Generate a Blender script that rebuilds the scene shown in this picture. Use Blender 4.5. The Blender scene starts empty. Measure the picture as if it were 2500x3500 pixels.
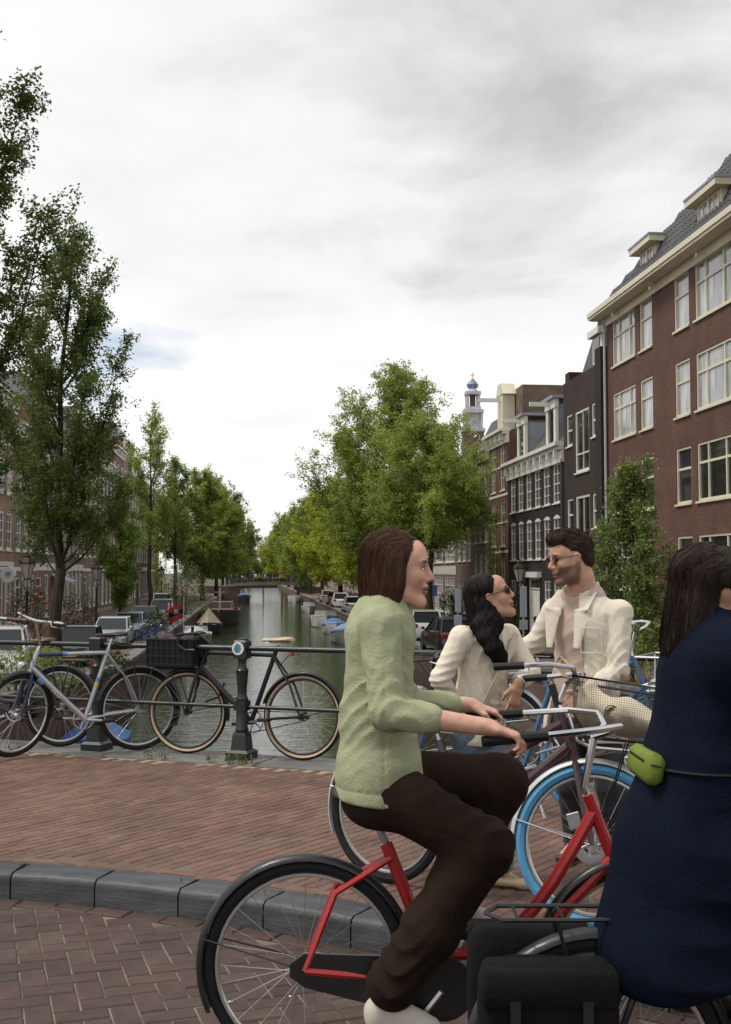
import bpy, bmesh, math, random
import numpy as np
from mathutils import Vector, Matrix, Euler
R = math.radians
rnd = random.Random(7)
sc = bpy.context.scene
col = sc.collection
# ---------------------------------------------------------------- camera
F_PX = 3900.0; PITCH = R(3.0); EYE = 1.66
cam_d = bpy.data.cameras.new('camera'); cam = bpy.data.objects.new('camera', cam_d); col.objects.link(cam)
cam_d.sensor_fit = 'VERTICAL'; cam_d.sensor_height = 36.0; cam_d.sensor_width = 36.0 * 2500 / 3500
cam_d.lens = F_PX / 3500 * 36.0; cam_d.clip_start = 0.05; cam_d.clip_end = 5000
cam.location = (0, 0, EYE); cam.rotation_euler = (R(90) + PITCH, 0, 0); sc.camera = cam
# ---------------------------------------------------------------- sky
SUN_EL, SUN_AZ = R(60), R(258)      # azimuth clockwise from +Y: the veiled sun stands high on the left
w = bpy.data.worlds.new('World'); sc.world = w; w.use_nodes = True
nt = w.node_tree; nt.nodes.clear()
def wn(t, **k):
    n = nt.nodes.new(t)
    for a, b in k.items(): setattr(n, a, b)
    return n
out = wn('ShaderNodeOutputWorld'); bg = wn('ShaderNodeBackground'); nt.links.new(bg.outputs[0], out.inputs[0])
bg.inputs[1].default_value = 0.1
sky = wn('ShaderNodeTexSky', sky_type='NISHITA', sun_disc=False, sun_elevation=SUN_EL, sun_rotation=SUN_AZ)
sky.air_density = 1.0; sky.dust_density = 1.5
tc = wn('ShaderNodeTexCoord'); sep = wn('ShaderNodeSeparateXYZ'); nt.links.new(tc.outputs['Generated'], sep.inputs[0])
def wmath(op, a, b=None, clamp=False):
    n = wn('ShaderNodeMath', operation=op, use_clamp=clamp)
    for i, x in enumerate((a, b)):
        if x is None: continue
        if isinstance(x, (int, float)): n.inputs[i].default_value = x
        else: nt.links.new(x, n.inputs[i])
    return n.outputs[0]
zc = wmath('ADD', wmath('ABSOLUTE', sep.outputs[2]), 0.16)
cmb = wn('ShaderNodeCombineXYZ')
nt.links.new(wmath('DIVIDE', sep.outputs[0], zc), cmb.inputs[0]); nt.links.new(wmath('DIVIDE', sep.outputs[1], zc), cmb.inputs[1])
def wnoise(scale, detail, off, rough=0.5, dist=0.0):
    mp = wn('ShaderNodeMapping'); mp.inputs['Location'].default_value = off; nt.links.new(cmb.outputs[0], mp.inputs[0])
    n = wn('ShaderNodeTexNoise'); nt.links.new(mp.outputs[0], n.inputs['Vector'])
    n.inputs['Scale'].default_value = scale; n.inputs['Detail'].default_value = detail
    n.inputs['Roughness'].default_value = rough; n.inputs['Distortion'].default_value = dist
    return n.outputs['Fac']
big = wnoise(0.55, 5, (14.9, 4.1, 0), 0.5, 0.4)
fine = wnoise(2.1, 8, (7.3, 4.1, 0), 0.55, 0.3)
elev = wmath('MULTIPLY', wmath('MINIMUM', wmath('ABSOLUTE', sep.outputs[2]), 0.5), 0.30)      # thinner, brighter cloud toward the horizon
shade = wmath('ADD', wmath('ADD', wmath('MULTIPLY', big, 0.60), wmath('MULTIPLY', fine, 0.30)), elev)
ramp = wn('ShaderNodeValToRGB'); nt.links.new(shade, ramp.inputs[0])
cr = ramp.color_ramp; cr.elements[0].position = 0.44; cr.elements[0].color = (7.2, 7.2, 7.15, 1)
cr.elements[1].position = 0.70; cr.elements[1].color = (3.8, 3.8, 3.88, 1)
e = cr.elements.new(0.535); e.color = (6.8, 6.8, 6.77, 1)
e = cr.elements.new(0.61); e.color = (6.2, 6.2, 6.23, 1)
gap = wnoise(1.0, 6, (0.35, 5.6, 0), 0.5, 0.2)
gr = wn('ShaderNodeValToRGB'); nt.links.new(gap, gr.inputs[0])
gr.color_ramp.elements[0].position = 0.28; gr.color_ramp.elements[0].color = (0.35, 0.35, 0.35, 1)
gr.color_ramp.elements[1].position = 0.36; gr.color_ramp.elements[1].color = (1, 1, 1, 1)
mixc = wn('ShaderNodeMixRGB'); nt.links.new(gr.outputs[0], mixc.inputs[0]); nt.links.new(sky.outputs[0], mixc.inputs[1]); nt.links.new(ramp.outputs[0], mixc.inputs[2])
nt.links.new(mixc.outputs[0], bg.inputs[0])
# ---------------------------------------------------------------- sun (veiled by cloud)
sd = bpy.data.lights.new('sun', 'SUN'); sd.energy = 1.5; sd.angle = R(14); sd.color = (1.0, 0.94, 0.85)
sun = bpy.data.objects.new('sun', sd); col.objects.link(sun)
sdir = Vector((math.sin(SUN_AZ) * math.cos(SUN_EL), math.cos(SUN_AZ) * math.cos(SUN_EL), math.sin(SUN_EL)))
sun.rotation_euler = (-sdir).to_track_quat('-Z', 'Y').to_euler()
vs = sc.view_settings; vs.view_transform = 'Standard'; vs.look = 'None'; vs.exposure = 0.56; vs.gamma = 1.0; vs.use_curve_mapping = False
sc.cycles.max_bounces = 6; sc.cycles.transparent_max_bounces = 8; sc.cycles.use_denoising = True
sc.cycles.caustics_reflective = False; sc.cycles.caustics_refractive = False
# ---------------------------------------------------------------- layout helpers
AX = math.atan((860 - 1250) / F_PX); CA, SA = math.cos(AX), math.sin(AX)
def W(u, v, z=0.0):                    # canal coordinates: u to the right of the view axis, v along the canal
    return Vector((u * CA + v * SA, -u * SA + v * CA, z))
def UV(p): return (p[0] * CA - p[1] * SA, p[0] * SA + p[1] * CA)
def ray(px, py):
    x = (px - 1250) / F_PX; z = (1750 - py) / F_PX; c, s = math.cos(PITCH), math.sin(PITCH)
    return Vector((x, c - z * s, s + z * c))
def at(px, py, Y):
    r = ray(px, py); k = Y / r.y; return Vector((r.x * k, Y, EYE + r.z * k))
def dp(x, y, Y): return at(x * 1.5394, y * 1.5394, Y)
STREET = -2.04; WATER = -3.24; PAVE = 0.13
UL, UR, QL, QR = -14.0, 15.2, -5.0, 8.3
def gz(v): return 0.0 if v < 8 else (STREET if v > 45 else STREET * (v - 8) / 37.0)
# ---------------------------------------------------------------- materials
MATS = {}
def M(name, c, rough=0.6, metal=0.0, var=0.12, scale=9.0, bump=0.0, bscale=40.0, rnd_=None, ramt=0.3, spec=0.5, coat=0.0, trans=0.0, sheen=0.0, alpha=1.0, c2=None, stretch=None, fold=0.0, fscale=7.0, world=0.0):
    if name in MATS: return MATS[name]
    m = bpy.data.materials.new(name); m.use_nodes = True; t = m.node_tree; b = t.nodes['Principled BSDF']
    L = t.links.new
    b.inputs['Roughness'].default_value = rough; b.inputs['Metallic'].default_value = metal
    b.inputs['Specular IOR Level'].default_value = spec; b.inputs['Coat Weight'].default_value = coat
    if sheen: b.inputs['Sheen Weight'].default_value = sheen
    b.inputs['Alpha'].default_value = alpha
    tcn = t.nodes.new('ShaderNodeTexCoord'); src = tcn.outputs['Object']
    if stretch:
        mp = t.nodes.new('ShaderNodeMapping'); mp.inputs['Scale'].default_value = stretch; L(src, mp.inputs[0]); src = mp.outputs[0]
    n = t.nodes.new('ShaderNodeTexNoise'); n.inputs['Scale'].default_value = scale; n.inputs['Detail'].default_value = 5; L(src, n.inputs['Vector'])
    mr = t.nodes.new('ShaderNodeMapRange'); mr.inputs['From Min'].default_value = 0.3; mr.inputs['From Max'].default_value = 0.7; L(n.outputs['Fac'], mr.inputs['Value'])
    mx = t.nodes.new('ShaderNodeMixRGB'); L(mr.outputs[0], mx.inputs[0])
    lo = c2 if c2 else [x * (1 - var) for x in c]
    mx.inputs[1].default_value = (*lo, 1); mx.inputs[2].default_value = (*[min(1, x * (1 + var)) for x in c], 1)
    res = mx.outputs[0]
    if rnd_:
        if rnd_ == 'obj': ri = t.nodes.new('ShaderNodeObjectInfo').outputs['Random']
        else: ri = t.nodes.new('ShaderNodeNewGeometry').outputs['Random Per Island']
        mr2 = t.nodes.new('ShaderNodeMapRange'); mr2.inputs['To Min'].default_value = 1 - ramt; mr2.inputs['To Max'].default_value = 1 + ramt; L(ri, mr2.inputs['Value'])
        hs = t.nodes.new('ShaderNodeHueSaturation'); L(mr2.outputs[0], hs.inputs['Value']); L(res, hs.inputs['Color'])
        mr3 = t.nodes.new('ShaderNodeMapRange'); mr3.inputs['To Min'].default_value = 0.485; mr3.inputs['To Max'].default_value = 0.515
        wh = t.nodes.new('ShaderNodeTexWhiteNoise'); wh.noise_dimensions = '1D'; L(ri, wh.inputs['W']); L(wh.outputs['Value'], mr3.inputs['Value']); L(mr3.outputs[0], hs.inputs['Hue'])
        res = hs.outputs[0]
    if world:      # stains that run across neighbouring pieces
        gp = t.nodes.new('ShaderNodeNewGeometry'); nw = t.nodes.new('ShaderNodeTexNoise'); nw.inputs['Scale'].default_value = 1.7; nw.inputs['Detail'].default_value = 9; nw.inputs['Roughness'].default_value = .68; L(gp.outputs['Position'], nw.inputs['Vector'])
        mw = t.nodes.new('ShaderNodeMapRange'); mw.inputs['From Min'].default_value = .3; mw.inputs['From Max'].default_value = .7; mw.inputs['To Min'].default_value = 1 - world; mw.inputs['To Max'].default_value = 1 + world; L(nw.outputs['Fac'], mw.inputs['Value'])
        hw_ = t.nodes.new('ShaderNodeHueSaturation'); L(mw.outputs[0], hw_.inputs['Value']); L(res, hw_.inputs['Color']); res = hw_.outputs[0]
    L(res, b.inputs['Base Color'])
    if bump:
        n2 = t.nodes.new('ShaderNodeTexNoise'); n2.inputs['Scale'].default_value = bscale; n2.inputs['Detail'].default_value = 6; L(src, n2.inputs['Vector'])
        bp = t.nodes.new('ShaderNodeBump'); bp.inputs['Strength'].default_value = bump; bp.inputs['Distance'].default_value = 0.01
        L(n2.outputs['Fac'], bp.inputs['Height']); L(bp.outputs[0], b.inputs['Normal'])
        if fold:      # soft creases in cloth
            n3 = t.nodes.new('ShaderNodeTexNoise'); n3.inputs['Scale'].default_value = fscale; n3.inputs['Detail'].default_value = 3; n3.inputs['Distortion'].default_value = 1.6; L(src, n3.inputs['Vector'])
            mm = t.nodes.new('ShaderNodeMath'); mm.operation = 'PINGPONG'; mm.inputs[1].default_value = .11; L(n3.outputs['Fac'], mm.inputs[0])
            b3 = t.nodes.new('ShaderNodeBump'); b3.inputs['Strength'].default_value = fold; b3.inputs['Distance'].default_value = .12; L(mm.outputs[0], b3.inputs['Height']); L(bp.outputs[0], b3.inputs['Normal']); L(b3.outputs[0], b.inputs['Normal'])
    if trans:
        tr = t.nodes.new('ShaderNodeBsdfTranslucent'); L(res, tr.inputs[0]); ms = t.nodes.new('ShaderNodeMixShader'); ms.inputs[0].default_value = trans
        o = t.nodes['Material Output']; L(b.outputs[0], ms.inputs[1]); L(tr.outputs[0], ms.inputs[2]); L(ms.outputs[0], o.inputs[0])
    MATS[name] = m; return m
def brick_mat(name, c1, c2, mortar, bw=0.22, bh=0.068, ms=0.012, flat=False, bump=0.4, grime=0.25, off=0.5):
    if name in MATS: return MATS[name]
    m = bpy.data.materials.new(name); m.use_nodes = True; t = m.node_tree; b = t.nodes['Principled BSDF']; L = t.links.new
    b.inputs['Roughness'].default_value = 0.82; b.inputs['Specular IOR Level'].default_value = 0.3
    tcn = t.nodes.new('ShaderNodeTexCoord'); sp = t.nodes.new('ShaderNodeSeparateXYZ'); L(tcn.outputs['Object'], sp.inputs[0])
    cb = t.nodes.new('ShaderNodeCombineXYZ')
    if flat: L(sp.outputs[0], cb.inputs[0]); L(sp.outputs[1], cb.inputs[1])
    else:
        ad = t.nodes.new('ShaderNodeMath'); L(sp.outputs[0], ad.inputs[0]); L(sp.outputs[1], ad.inputs[1]); L(ad.outputs[0], cb.inputs[0]); L(sp.outputs[2], cb.inputs[1])
    br = t.nodes.new('ShaderNodeTexBrick'); L(cb.outputs[0], br.inputs['Vector']); br.offset = off
    br.inputs['Color1'].default_value = (*c1, 1); br.inputs['Color2'].default_value = (*c2, 1); br.inputs['Mortar'].default_value = (*mortar, 1)
    br.inputs['Scale'].default_value = 1.0; br.inputs['Brick Width'].default_value = bw; br.inputs['Row Height'].default_value = bh
    br.inputs['Mortar Size'].default_value = ms; br.inputs['Mortar Smooth'].default_value = 0.2; br.inputs['Bias'].default_value = -0.1
    n = t.nodes.new('ShaderNodeTexNoise'); n.inputs['Scale'].default_value = 0.7; n.inputs['Detail'].default_value = 7; n.inputs['Roughness'].default_value = 0.65; L(tcn.outputs['Object'], n.inputs['Vector'])
    mr = t.nodes.new('ShaderNodeMapRange'); mr.inputs['From Min'].default_value = 0.3; mr.inputs['From Max'].default_value = 0.7
    mr.inputs['To Min'].default_value = 1 - grime; mr.inputs['To Max'].default_value = 1 + grime; L(n.outputs['Fac'], mr.inputs['Value'])
    hs = t.nodes.new('ShaderNodeHueSaturation'); L(mr.outputs[0], hs.inputs['Value']); L(br.outputs['Color'], hs.inputs['Color']); L(hs.outputs[0], b.inputs['Base Color'])
    bp = t.nodes.new('ShaderNodeBump'); bp.inputs['Strength'].default_value = bump; bp.inputs['Distance'].default_value = 0.008; bp.invert = True
    L(br.outputs['Fac'], bp.inputs['Height']); L(bp.outputs[0], b.inputs['Normal'])
    MATS[name] = m; return m
# ---------------------------------------------------------------- mesh builder
def frame_z(d):
    d = Vector(d).normalized(); a = Vector((0, 0, 1)) if abs(d.z) < 0.92 else Vector((1, 0, 0))
    x = a.cross(d).normalized(); return x, d.cross(x)
class MB:
    def __init__(s): s.v = []; s.f = []; s.m = []; s.mi = 0
    def add(s, vs, fs, T=None, ms=None):
        b = len(s.v)
        s.v += [tuple(T @ Vector(q)) for q in vs] if T is not None else [tuple(q) for q in vs]
        s.f += [tuple(i + b for i in f) for f in fs]; s.m += ms if ms else [s.mi] * len(fs); return s
    def box(s, x0, x1, y0, y1, z0, z1, T=None, bev=0.0):
        if bev <= 0:
            return s.add([(x0,y0,z0),(x1,y0,z0),(x1,y1,z0),(x0,y1,z0),(x0,y0,z1),(x1,y0,z1),(x1,y1,z1),(x0,y1,z1)],
              [(3,2,1,0),(4,5,6,7),(0,1,5,4),(1,2,6,5),(2,3,7,6),(3,0,4,7)], T)
        c = [(x0+bev,y0),(x1-bev,y0),(x1,y0+bev),(x1,y1-bev),(x1-bev,y1),(x0+bev,y1),(x0,y1-bev),(x0,y0+bev)]
        ci = [(x0+bev,y0+bev),(x1-bev,y0+bev),(x1-bev,y0+bev),(x1-bev,y1-bev),(x1-bev,y1-bev),(x0+bev,y1-bev),(x0+bev,y1-bev),(x0+bev,y0+bev)]
        rings = [[(a[0],a[1],z0) for a in ci], [(a[0],a[1],z0+bev) for a in c], [(a[0],a[1],z1-bev) for a in c], [(a[0],a[1],z1) for a in ci]]
        return s.loft(rings, T=T)
    def obox(s, c, size, T=None, bev=0.0):
        return s.box(c[0]-size[0]/2, c[0]+size[0]/2, c[1]-size[1]/2, c[1]+size[1]/2, c[2]-size[2]/2, c[2]+size[2]/2, T, bev)
    def loft(s, rings, cap=True, T=None, closed=False, ms=None):
        n = len(rings[0]); vs = [p for r in rings for p in r]; fs = []
        k = len(rings); mm = []
        for i in range(k if closed else k - 1):
            a, b = i * n, ((i + 1) % k) * n
            for j in range(n):
                fs.append((a + j, a + (j + 1) % n, b + (j + 1) % n, b + j)); mm.append(ms[j] if ms else s.mi)
        if cap and not closed:
            fs += [tuple(range(n))[::-1], tuple((k - 1) * n + j for j in range(n))]; mm += [s.mi, s.mi]
        return s.add(vs, fs, T, mm)
    def tube(s, pts, r, n=8, cap=True, closed=False, T=None, flat=1.0):
        pts = [Vector(p) for p in pts]; k = len(pts); rs = r if isinstance(r, (list, tuple)) else [r] * k
        rings = []; px = None
        for i, p in enumerate(pts):
            a = pts[(i - 1) % k] if (closed or i > 0) else p; b = pts[(i + 1) % k] if (closed or i < k - 1) else p
            d = (b - a)
            if d.length < 1e-9: d = Vector((0, 0, 1))
            d.normalize()
            if px is None: x, y = frame_z(d)
            else:
                x = px - d * px.dot(d)
                x = x.normalized() if x.length > 1e-6 else frame_z(d)[0]
                y = d.cross(x)
            px = x
            rings.append([p + (x * math.cos(2*math.pi*j/n) + y * math.sin(2*math.pi*j/n) * flat) * rs[i] for j in range(n)])
        return s.loft(rings, cap, T, closed)
    def lathe(s, prof, n=16, T=None, cap=True, ms=None):
        rings = [[(r * math.cos(2*math.pi*j/n), r * math.sin(2*math.pi*j/n), z) for j in range(n)] for r, z in prof]
        return s.loft(rings, cap, T)
    def ell(s, c, rad, T=None, nu=14, nv=8):
        rings = []
        for i in range(nv + 1):
            a = -math.pi/2 + math.pi * i / nv; rr = max(math.cos(a), 1e-3)
            rings.append([(c[0]+rad[0]*rr*math.cos(2*math.pi*j/nu), c[1]+rad[1]*rr*math.sin(2*math.pi*j/nu), c[2]+rad[2]*math.sin(a)) for j in range(nu)])
        return s.loft(rings, True, T)
    def prism(s, poly, z0, z1, T=None):
        return s.loft([[(x, y, z0) for x, y in poly], [(x, y, z1) for x, y in poly]], True, T)
    def ring(s, R_, r, n=40, k=8, T=None, a0=0.0, a1=None, ry=None, ms=None):   # torus round the y axis
        closed = a1 is None; ry = ry or r; rings = []
        cnt = n if closed else n + 1
        for i in range(cnt):
            a = a0 + (2*math.pi if closed else a1 - a0) * i / n
            rings.append([((R_ + r*math.cos(2*math.pi*j/k)) * math.cos(a), ry*math.sin(2*math.pi*j/k), (R_ + r*math.cos(2*math.pi*j/k)) * math.sin(a)) for j in range(k)])
        return s.loft(rings, not closed, T, closed, ms)
    def mesh(s, name, mats, smooth=35):
        me = bpy.data.meshes.new(name); me.from_pydata(s.v, [], s.f)
        for m in (mats if isinstance(mats, (list, tuple)) else [mats]): me.materials.append(m)
        if any(s.m): me.polygons.foreach_set('material_index', s.m)
        bm = bmesh.new(); bm.from_mesh(me); bmesh.ops.recalc_face_normals(bm, faces=bm.faces); bm.to_mesh(me); bm.free()
        if smooth:
            me.polygons.foreach_set('use_smooth', [True] * len(me.polygons)); me.set_sharp_from_angle(angle=R(smooth))
        me.update(); return me
    def build(s, name, mats, parent=None, smooth=35, M4=None):
        return link(name, s.mesh(name, mats, smooth), parent, M4)
def link(name, me, parent=None, M4=None):
    o = bpy.data.objects.new(name, me); col.objects.link(o)
    if parent is not None: o.parent = parent
    if M4 is not None: o.matrix_local = M4
    return o
def tag(o, label=None, cat=None, group=None, kind=None):
    if label: o['label'] = label
    if cat: o['category'] = cat
    if group: o['group'] = group
    if kind: o['kind'] = kind
    return o
def thing(name, label, cat, loc=(0,0,0), rz=0.0, group=None, M4=None):
    o = bpy.data.objects.new(name, None); col.objects.link(o); o.empty_display_size = 0.1
    if M4 is not None: o.matrix_world = M4
    else: o.location = loc; o.rotation_euler = (0, 0, rz)
    return tag(o, label, cat, group)
def copy_tree(o, parent=None):
    c = o.copy(); col.objects.link(c)
    if parent is not None: c.parent = parent
    for ch in [x for x in bpy.data.objects if x.parent == o]: copy_tree(ch, c)
    return c
def TR(x=0, y=0, z=0): return Matrix.Translation((x, y, z))
def RZ(a): return Matrix.Rotation(a, 4, 'Z')
def RX(a): return Matrix.Rotation(a, 4, 'X')
def RY(a): return Matrix.Rotation(a, 4, 'Y')
# ================================================================ SETTING
KERB = [(-7.5,6.1),(-5.0,6.04),(-3.2,5.98),(-2.4,5.95),(-1.89,5.9),(-1.6,5.85),(-1.18,5.7),(-.76,5.53),(-.33,5.31),(.1,5.04),(.43,4.84),(.77,4.63),(1.2,4.36),(1.7,4.05),(2.6,3.55),(4.0,2.9),(8.0,1.4)]
kp = [Vector((a, b)) for a, b in KERB]
def resample(pts, step):
    out_ = [pts[0].copy()]; acc = 0.0
    for a, b in zip(pts[:-1], pts[1:]):
        L_ = (b - a).length; d = step - acc
        while d <= L_: out_.append(a.lerp(b, d / L_)); d += step
        acc = (acc + L_) % step
    return out_
def poly_off(pts, d):
    o = []
    for i, p in enumerate(pts):
        t = (pts[min(i+1, len(pts)-1)] - pts[max(i-1, 0)]).normalized(); o.append(p + Vector((-t.y, t.x)) * d)
    return o
def kdist(p):                       # signed distance to the kerb line, positive on the pavement side
    best = 1e9; sg = 1
    for a, b in zip(kp[:-1], kp[1:]):
        ab = b - a; t = max(0, min(1, (p - a).dot(ab) / ab.length_squared)); q = a + ab * t; d = (p - q).length
        if d < best: best = d; sg = 1 if ab.x * (p.y - a.y) - ab.y * (p.x - a.x) > 0 else -1
    return best * sg
RP0 = Vector((-3.28, 10.2)); RD = Vector((5.22, -1.87)).normalized(); RN = Vector((-RD.y, RD.x))     # bridge railing line; RN points to the water
def rail(t, off=0.0): p = RP0 + RD * t + RN * off; return p
def rdist(p): return (p - RP0).dot(RN)
sand = M('joint_sand', (.19,.155,.12), .95, var=.35, scale=4, bump=.6, bscale=120, c2=(.06,.05,.042))
psand = M('pavement_joint', (.12,.10,.082), .95, var=.3, scale=1.6, bump=.5, bscale=100, c2=(.05,.042,.036))
def sandy(m):      # pale sand swept into the joints beside the coping stones
    t = m.node_tree; L = t.links.new; b = t.nodes['Principled BSDF']; src = b.inputs['Base Color'].links[0].from_socket
    g = t.nodes.new('ShaderNodeNewGeometry'); dt = t.nodes.new('ShaderNodeVectorMath'); dt.operation = 'DOT_PRODUCT'; L(g.outputs['Position'], dt.inputs[0]); dt.inputs[1].default_value = (RN.x, RN.y, 0)
    mr = t.nodes.new('ShaderNodeMapRange'); c = RP0.dot(RN); mr.inputs['From Min'].default_value = c - .85; mr.inputs['From Max'].default_value = c - .3; mr.inputs['To Max'].default_value = .30; L(dt.outputs['Value'], mr.inputs['Value'])
    n = t.nodes.new('ShaderNodeTexNoise'); n.inputs['Scale'].default_value = 2.6; n.inputs['Detail'].default_value = 8; n.inputs['Roughness'].default_value = .7; L(g.outputs['Position'], n.inputs['Vector'])
    ad = t.nodes.new('ShaderNodeMath'); L(mr.outputs[0], ad.inputs[0]); L(n.outputs['Fac'], ad.inputs[1]); r2_ = t.nodes.new('ShaderNodeMapRange'); r2_.inputs['From Min'].default_value = .68; r2_.inputs['From Max'].default_value = .78; L(ad.outputs[0], r2_.inputs['Value'])
    mx = t.nodes.new('ShaderNodeMixRGB'); L(r2_.outputs[0], mx.inputs[0]); L(src, mx.inputs[1]); mx.inputs[2].default_value = (.36,.29,.20,1); L(mx.outputs[0], b.inputs['Base Color']); return m
sandy(psand)
road_b = lambda k: M('road_brick_' + k, (.068,.042,.034), .72, world=.3, var=.18, scale=11, bump=.35, bscale=90, rnd_=k, ramt=.17, spec=.4)
pave_b = lambda k: M('pavement_brick_' + k, (.150,.089,.068), .78, world=.28, var=.15, scale=7, bump=.3, bscale=80, rnd_=k, ramt=.15, spec=.3)
stone = M('bluestone', (.046,.049,.055), .5, world=.35, var=.35, scale=9, bump=.35, bscale=35, c2=(.026,.027,.031), stretch=(.5,2,2))
cap_m = M('grey_stone', (.15,.147,.14), .75, world=.25, var=.25, scale=3, bump=.3, bscale=50)
road = MB().add([(-14,-8,-.006),(14,-8,-.006),(14,7.2,-.006),(-14,7.2,-.006)], [(0,1,2,3)]).build('road', sand); tag(road, 'dark red brick road laid in herringbone beside the kerb', kind='structure')
kb = poly_off(kp, 0.215)
pav_poly = [(-7.5, kb[0].y)] + [(p.x, p.y) for p in kb] + [tuple(rail(12.6, -.23)), tuple(rail(-3.2, -.23)), (-7.5, 10.6)]
pave = MB().prism(pav_poly, -.3, PAVE - .005).build('pavement', psand, smooth=0); tag(pave, 'red brick pavement of the bridge between kerb and railing', kind='structure')
# kerb stones
kerb = tag(thing('kerb', 'curved bluestone kerb along the pavement', None), kind='structure'); kerb.pop('category', None) if 'category' in kerb else None
kj = resample(kp, 0.475)
def kerb_mesh(L_, seed):
    q = random.Random(seed); h = PAVE + .004; b = .022
    prof = [(0,-.15),(0,h-b*1.6),(b*.35,h-b*.6),(b*1.2,h),(.2,h+.002),(.208,h-.006),(.208,-.15)]
    mb = MB(); n = 5; rings = []
    for i in range(n + 1):
        x = .004 + (L_ - .008) * i / n; e_ = .005 if i in (0, n) else 0
        rings.append([(x, y + (e_ if y < .1 else -e_) + q.uniform(-.002,.002), z - (e_ if z > 0 else 0) + (q.uniform(-.003,.002) if z > 0 else 0)) for y, z in prof])
    return mb.loft(rings)
for i, (a, b) in enumerate(zip(kj[:-1], kj[1:])):
    if a.x < -6 or a.x > 5: 
        if i % 1: continue
    d = b - a; me = kerb_mesh(d.length, i).build('kerb_stone', stone, kerb, 50, TR(a.x, a.y, 0) @ RZ(math.atan2(d.y, d.x)))
# bricks ------------------------------------------------------------
def brick_mesh(L_, w_, h_, mat):
    mb = MB(); e_ = .006; x, y = L_/2, w_/2
    rings = [[(-x,-y,-.03),(x,-y,-.03),(x,y,-.03),(-x,y,-.03)], [(-x,-y,-e_),(x,-y,-e_),(x,y,-e_),(-x,y,-e_)], [(-x+e_,-y+e_,0),(x-e_,-y+e_,0),(x-e_,y-e_,0),(-x+e_,y-e_,0)]]
    return mb.loft(rings).mesh('brick', mat, 0)
def in_view(p, z):
    d = p.y * math.cos(PITCH) + (z - EYE) * math.sin(PITCH)
    if d < 1: return False
    h_ = -p.y * math.sin(PITCH) + (z - EYE) * math.cos(PITCH)
    return abs(F_PX * p.x / d) < 1290 and abs(F_PX * h_ / d) < 1790
def lay(items, parent, matf, size, z, part_label):
    me = brick_mesh(size[0], size[1], 0, matf('obj'))
    vis = sorted([it for it in items if in_view(it[0], z)], key=lambda it: it[0].length)
    keep = set(id(it) for it in vis[:300]); big_ = MB()
    base = [tuple(v.co) for v in me.vertices]; fc = [tuple(p.vertices) for p in me.polygons]
    q = random.Random(3)
    for it in items:
        p, a = it[0], it[1]; dz = it[2] if len(it) > 2 else 0
        T = TR(p.x, p.y, z + dz + q.uniform(-.0022,.0022)) @ RZ(a + q.uniform(-.012,.012)) @ RX(q.uniform(-.007,.007)) @ RY(q.uniform(-.005,.005)) @ Matrix.Scale(q.uniform(.985,1.0), 4)
        if id(it) in keep: link('brick', me, parent, T)
        else: big_.add(base, fc, T)
    tag(big_.build('brick_field', matf('isl'), parent, 0), kind='stuff')
def road_bricks():
    az = R(18.9); e1 = Vector((-math.sin(az), math.cos(az))); e2 = Vector((math.cos(az), math.sin(az))); wd = .103; items = []
    for r in range(-10, 95):
        for c in range(-70, 75):
            k = (c - r) % 4
            if k == 0: cen = e2 * ((c + 1) * wd) + e1 * ((r + .5) * wd); a = az
            elif k == 3: cen = e2 * ((c + .5) * wd) + e1 * ((r + 1) * wd); a = az + math.pi/2
            else: continue
            if not (0.6 < cen.y < 6.6 and -4.2 < cen.x < 4.2): continue
            if kdist(cen) > -.085: continue
            items.append((cen, a))
    so = poly_off(kp, -.058); sj = resample(so, .206)
    for a, b in zip(sj[:-1], sj[1:]):
        if -4.2 < a.x < 4.2: items.append(((a + b) / 2, math.atan2((b-a).y, (b-a).x), .004))
    lay(items, road, road_b, (.199, .099), 0.0, 'road')
road_bricks()
def pave_bricks():
    az = R(36); e1 = Vector((math.sin(az), math.cos(az))); e2 = Vector((math.cos(az), -math.sin(az))); items = []
    for r in range(-170, 170):
        for c in range(-30, 75):
            cen = e1 * ((c + .5 * (r % 2)) * .205) + e2 * (r * .068)
            if not (-4.3 < cen.x < 4.6 and 3.3 < cen.y < 11.6): continue
            if kdist(cen) < .30 or rdist(cen) > -.30: continue
            items.append((cen, math.pi/2 - az))
    so = poly_off(kp, .268); sj = resample(so, .104)
    for a, b in zip(sj[:-1], sj[1:]):
        if -4.3 < a.x < 4.6: items.append(((a + b) / 2, math.atan2((b-a).y, (b-a).x), .003))
    lay(items, pave, pave_b, (.199, .063), PAVE, 'pavement')
pave_bricks()
# bridge edge, its stone coping and railing --------------------------------------
bridge = thing('bridge', 'low canal bridge edge with grey coping stones under the railing', 'bridge')
t0, t1 = -2.9, 12.3
bt = math.atan2(RD.y, RD.x)
for i in range(11):
    a = t0 + i * 1.385; p = rail(a + .69)
    MB().box(-.688, .688, -.235, .24, -.12, PAVE + .012, bev=.012).build('coping_stone', cap_m, bridge, 40, TR(p.x, p.y, 0) @ RZ(bt))
c0, c1 = rail(t0, .2), rail(t1, .2)
fas = MB(); fas.prism([tuple(rail(t0, .19)), tuple(rail(t1, .19)), tuple(rail(t1, -.6)), tuple(rail(t0, -.6))], -1.0, -.121)
fas.build('fascia', M('bridge_steel', (.05,.06,.055), .5), bridge, 0)
MB().prism([tuple(rail(t0-.6,.1)), tuple(rail(t0+1.6,.1)), tuple(rail(t0+1.6,-6)), tuple(rail(t0-.6,-6))], WATER-.6, -.13).build('abutment', brick_mat('quay_brick', (.15,.085,.065), (.11,.06,.05), (.12,.105,.09)), bridge, 0)
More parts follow.
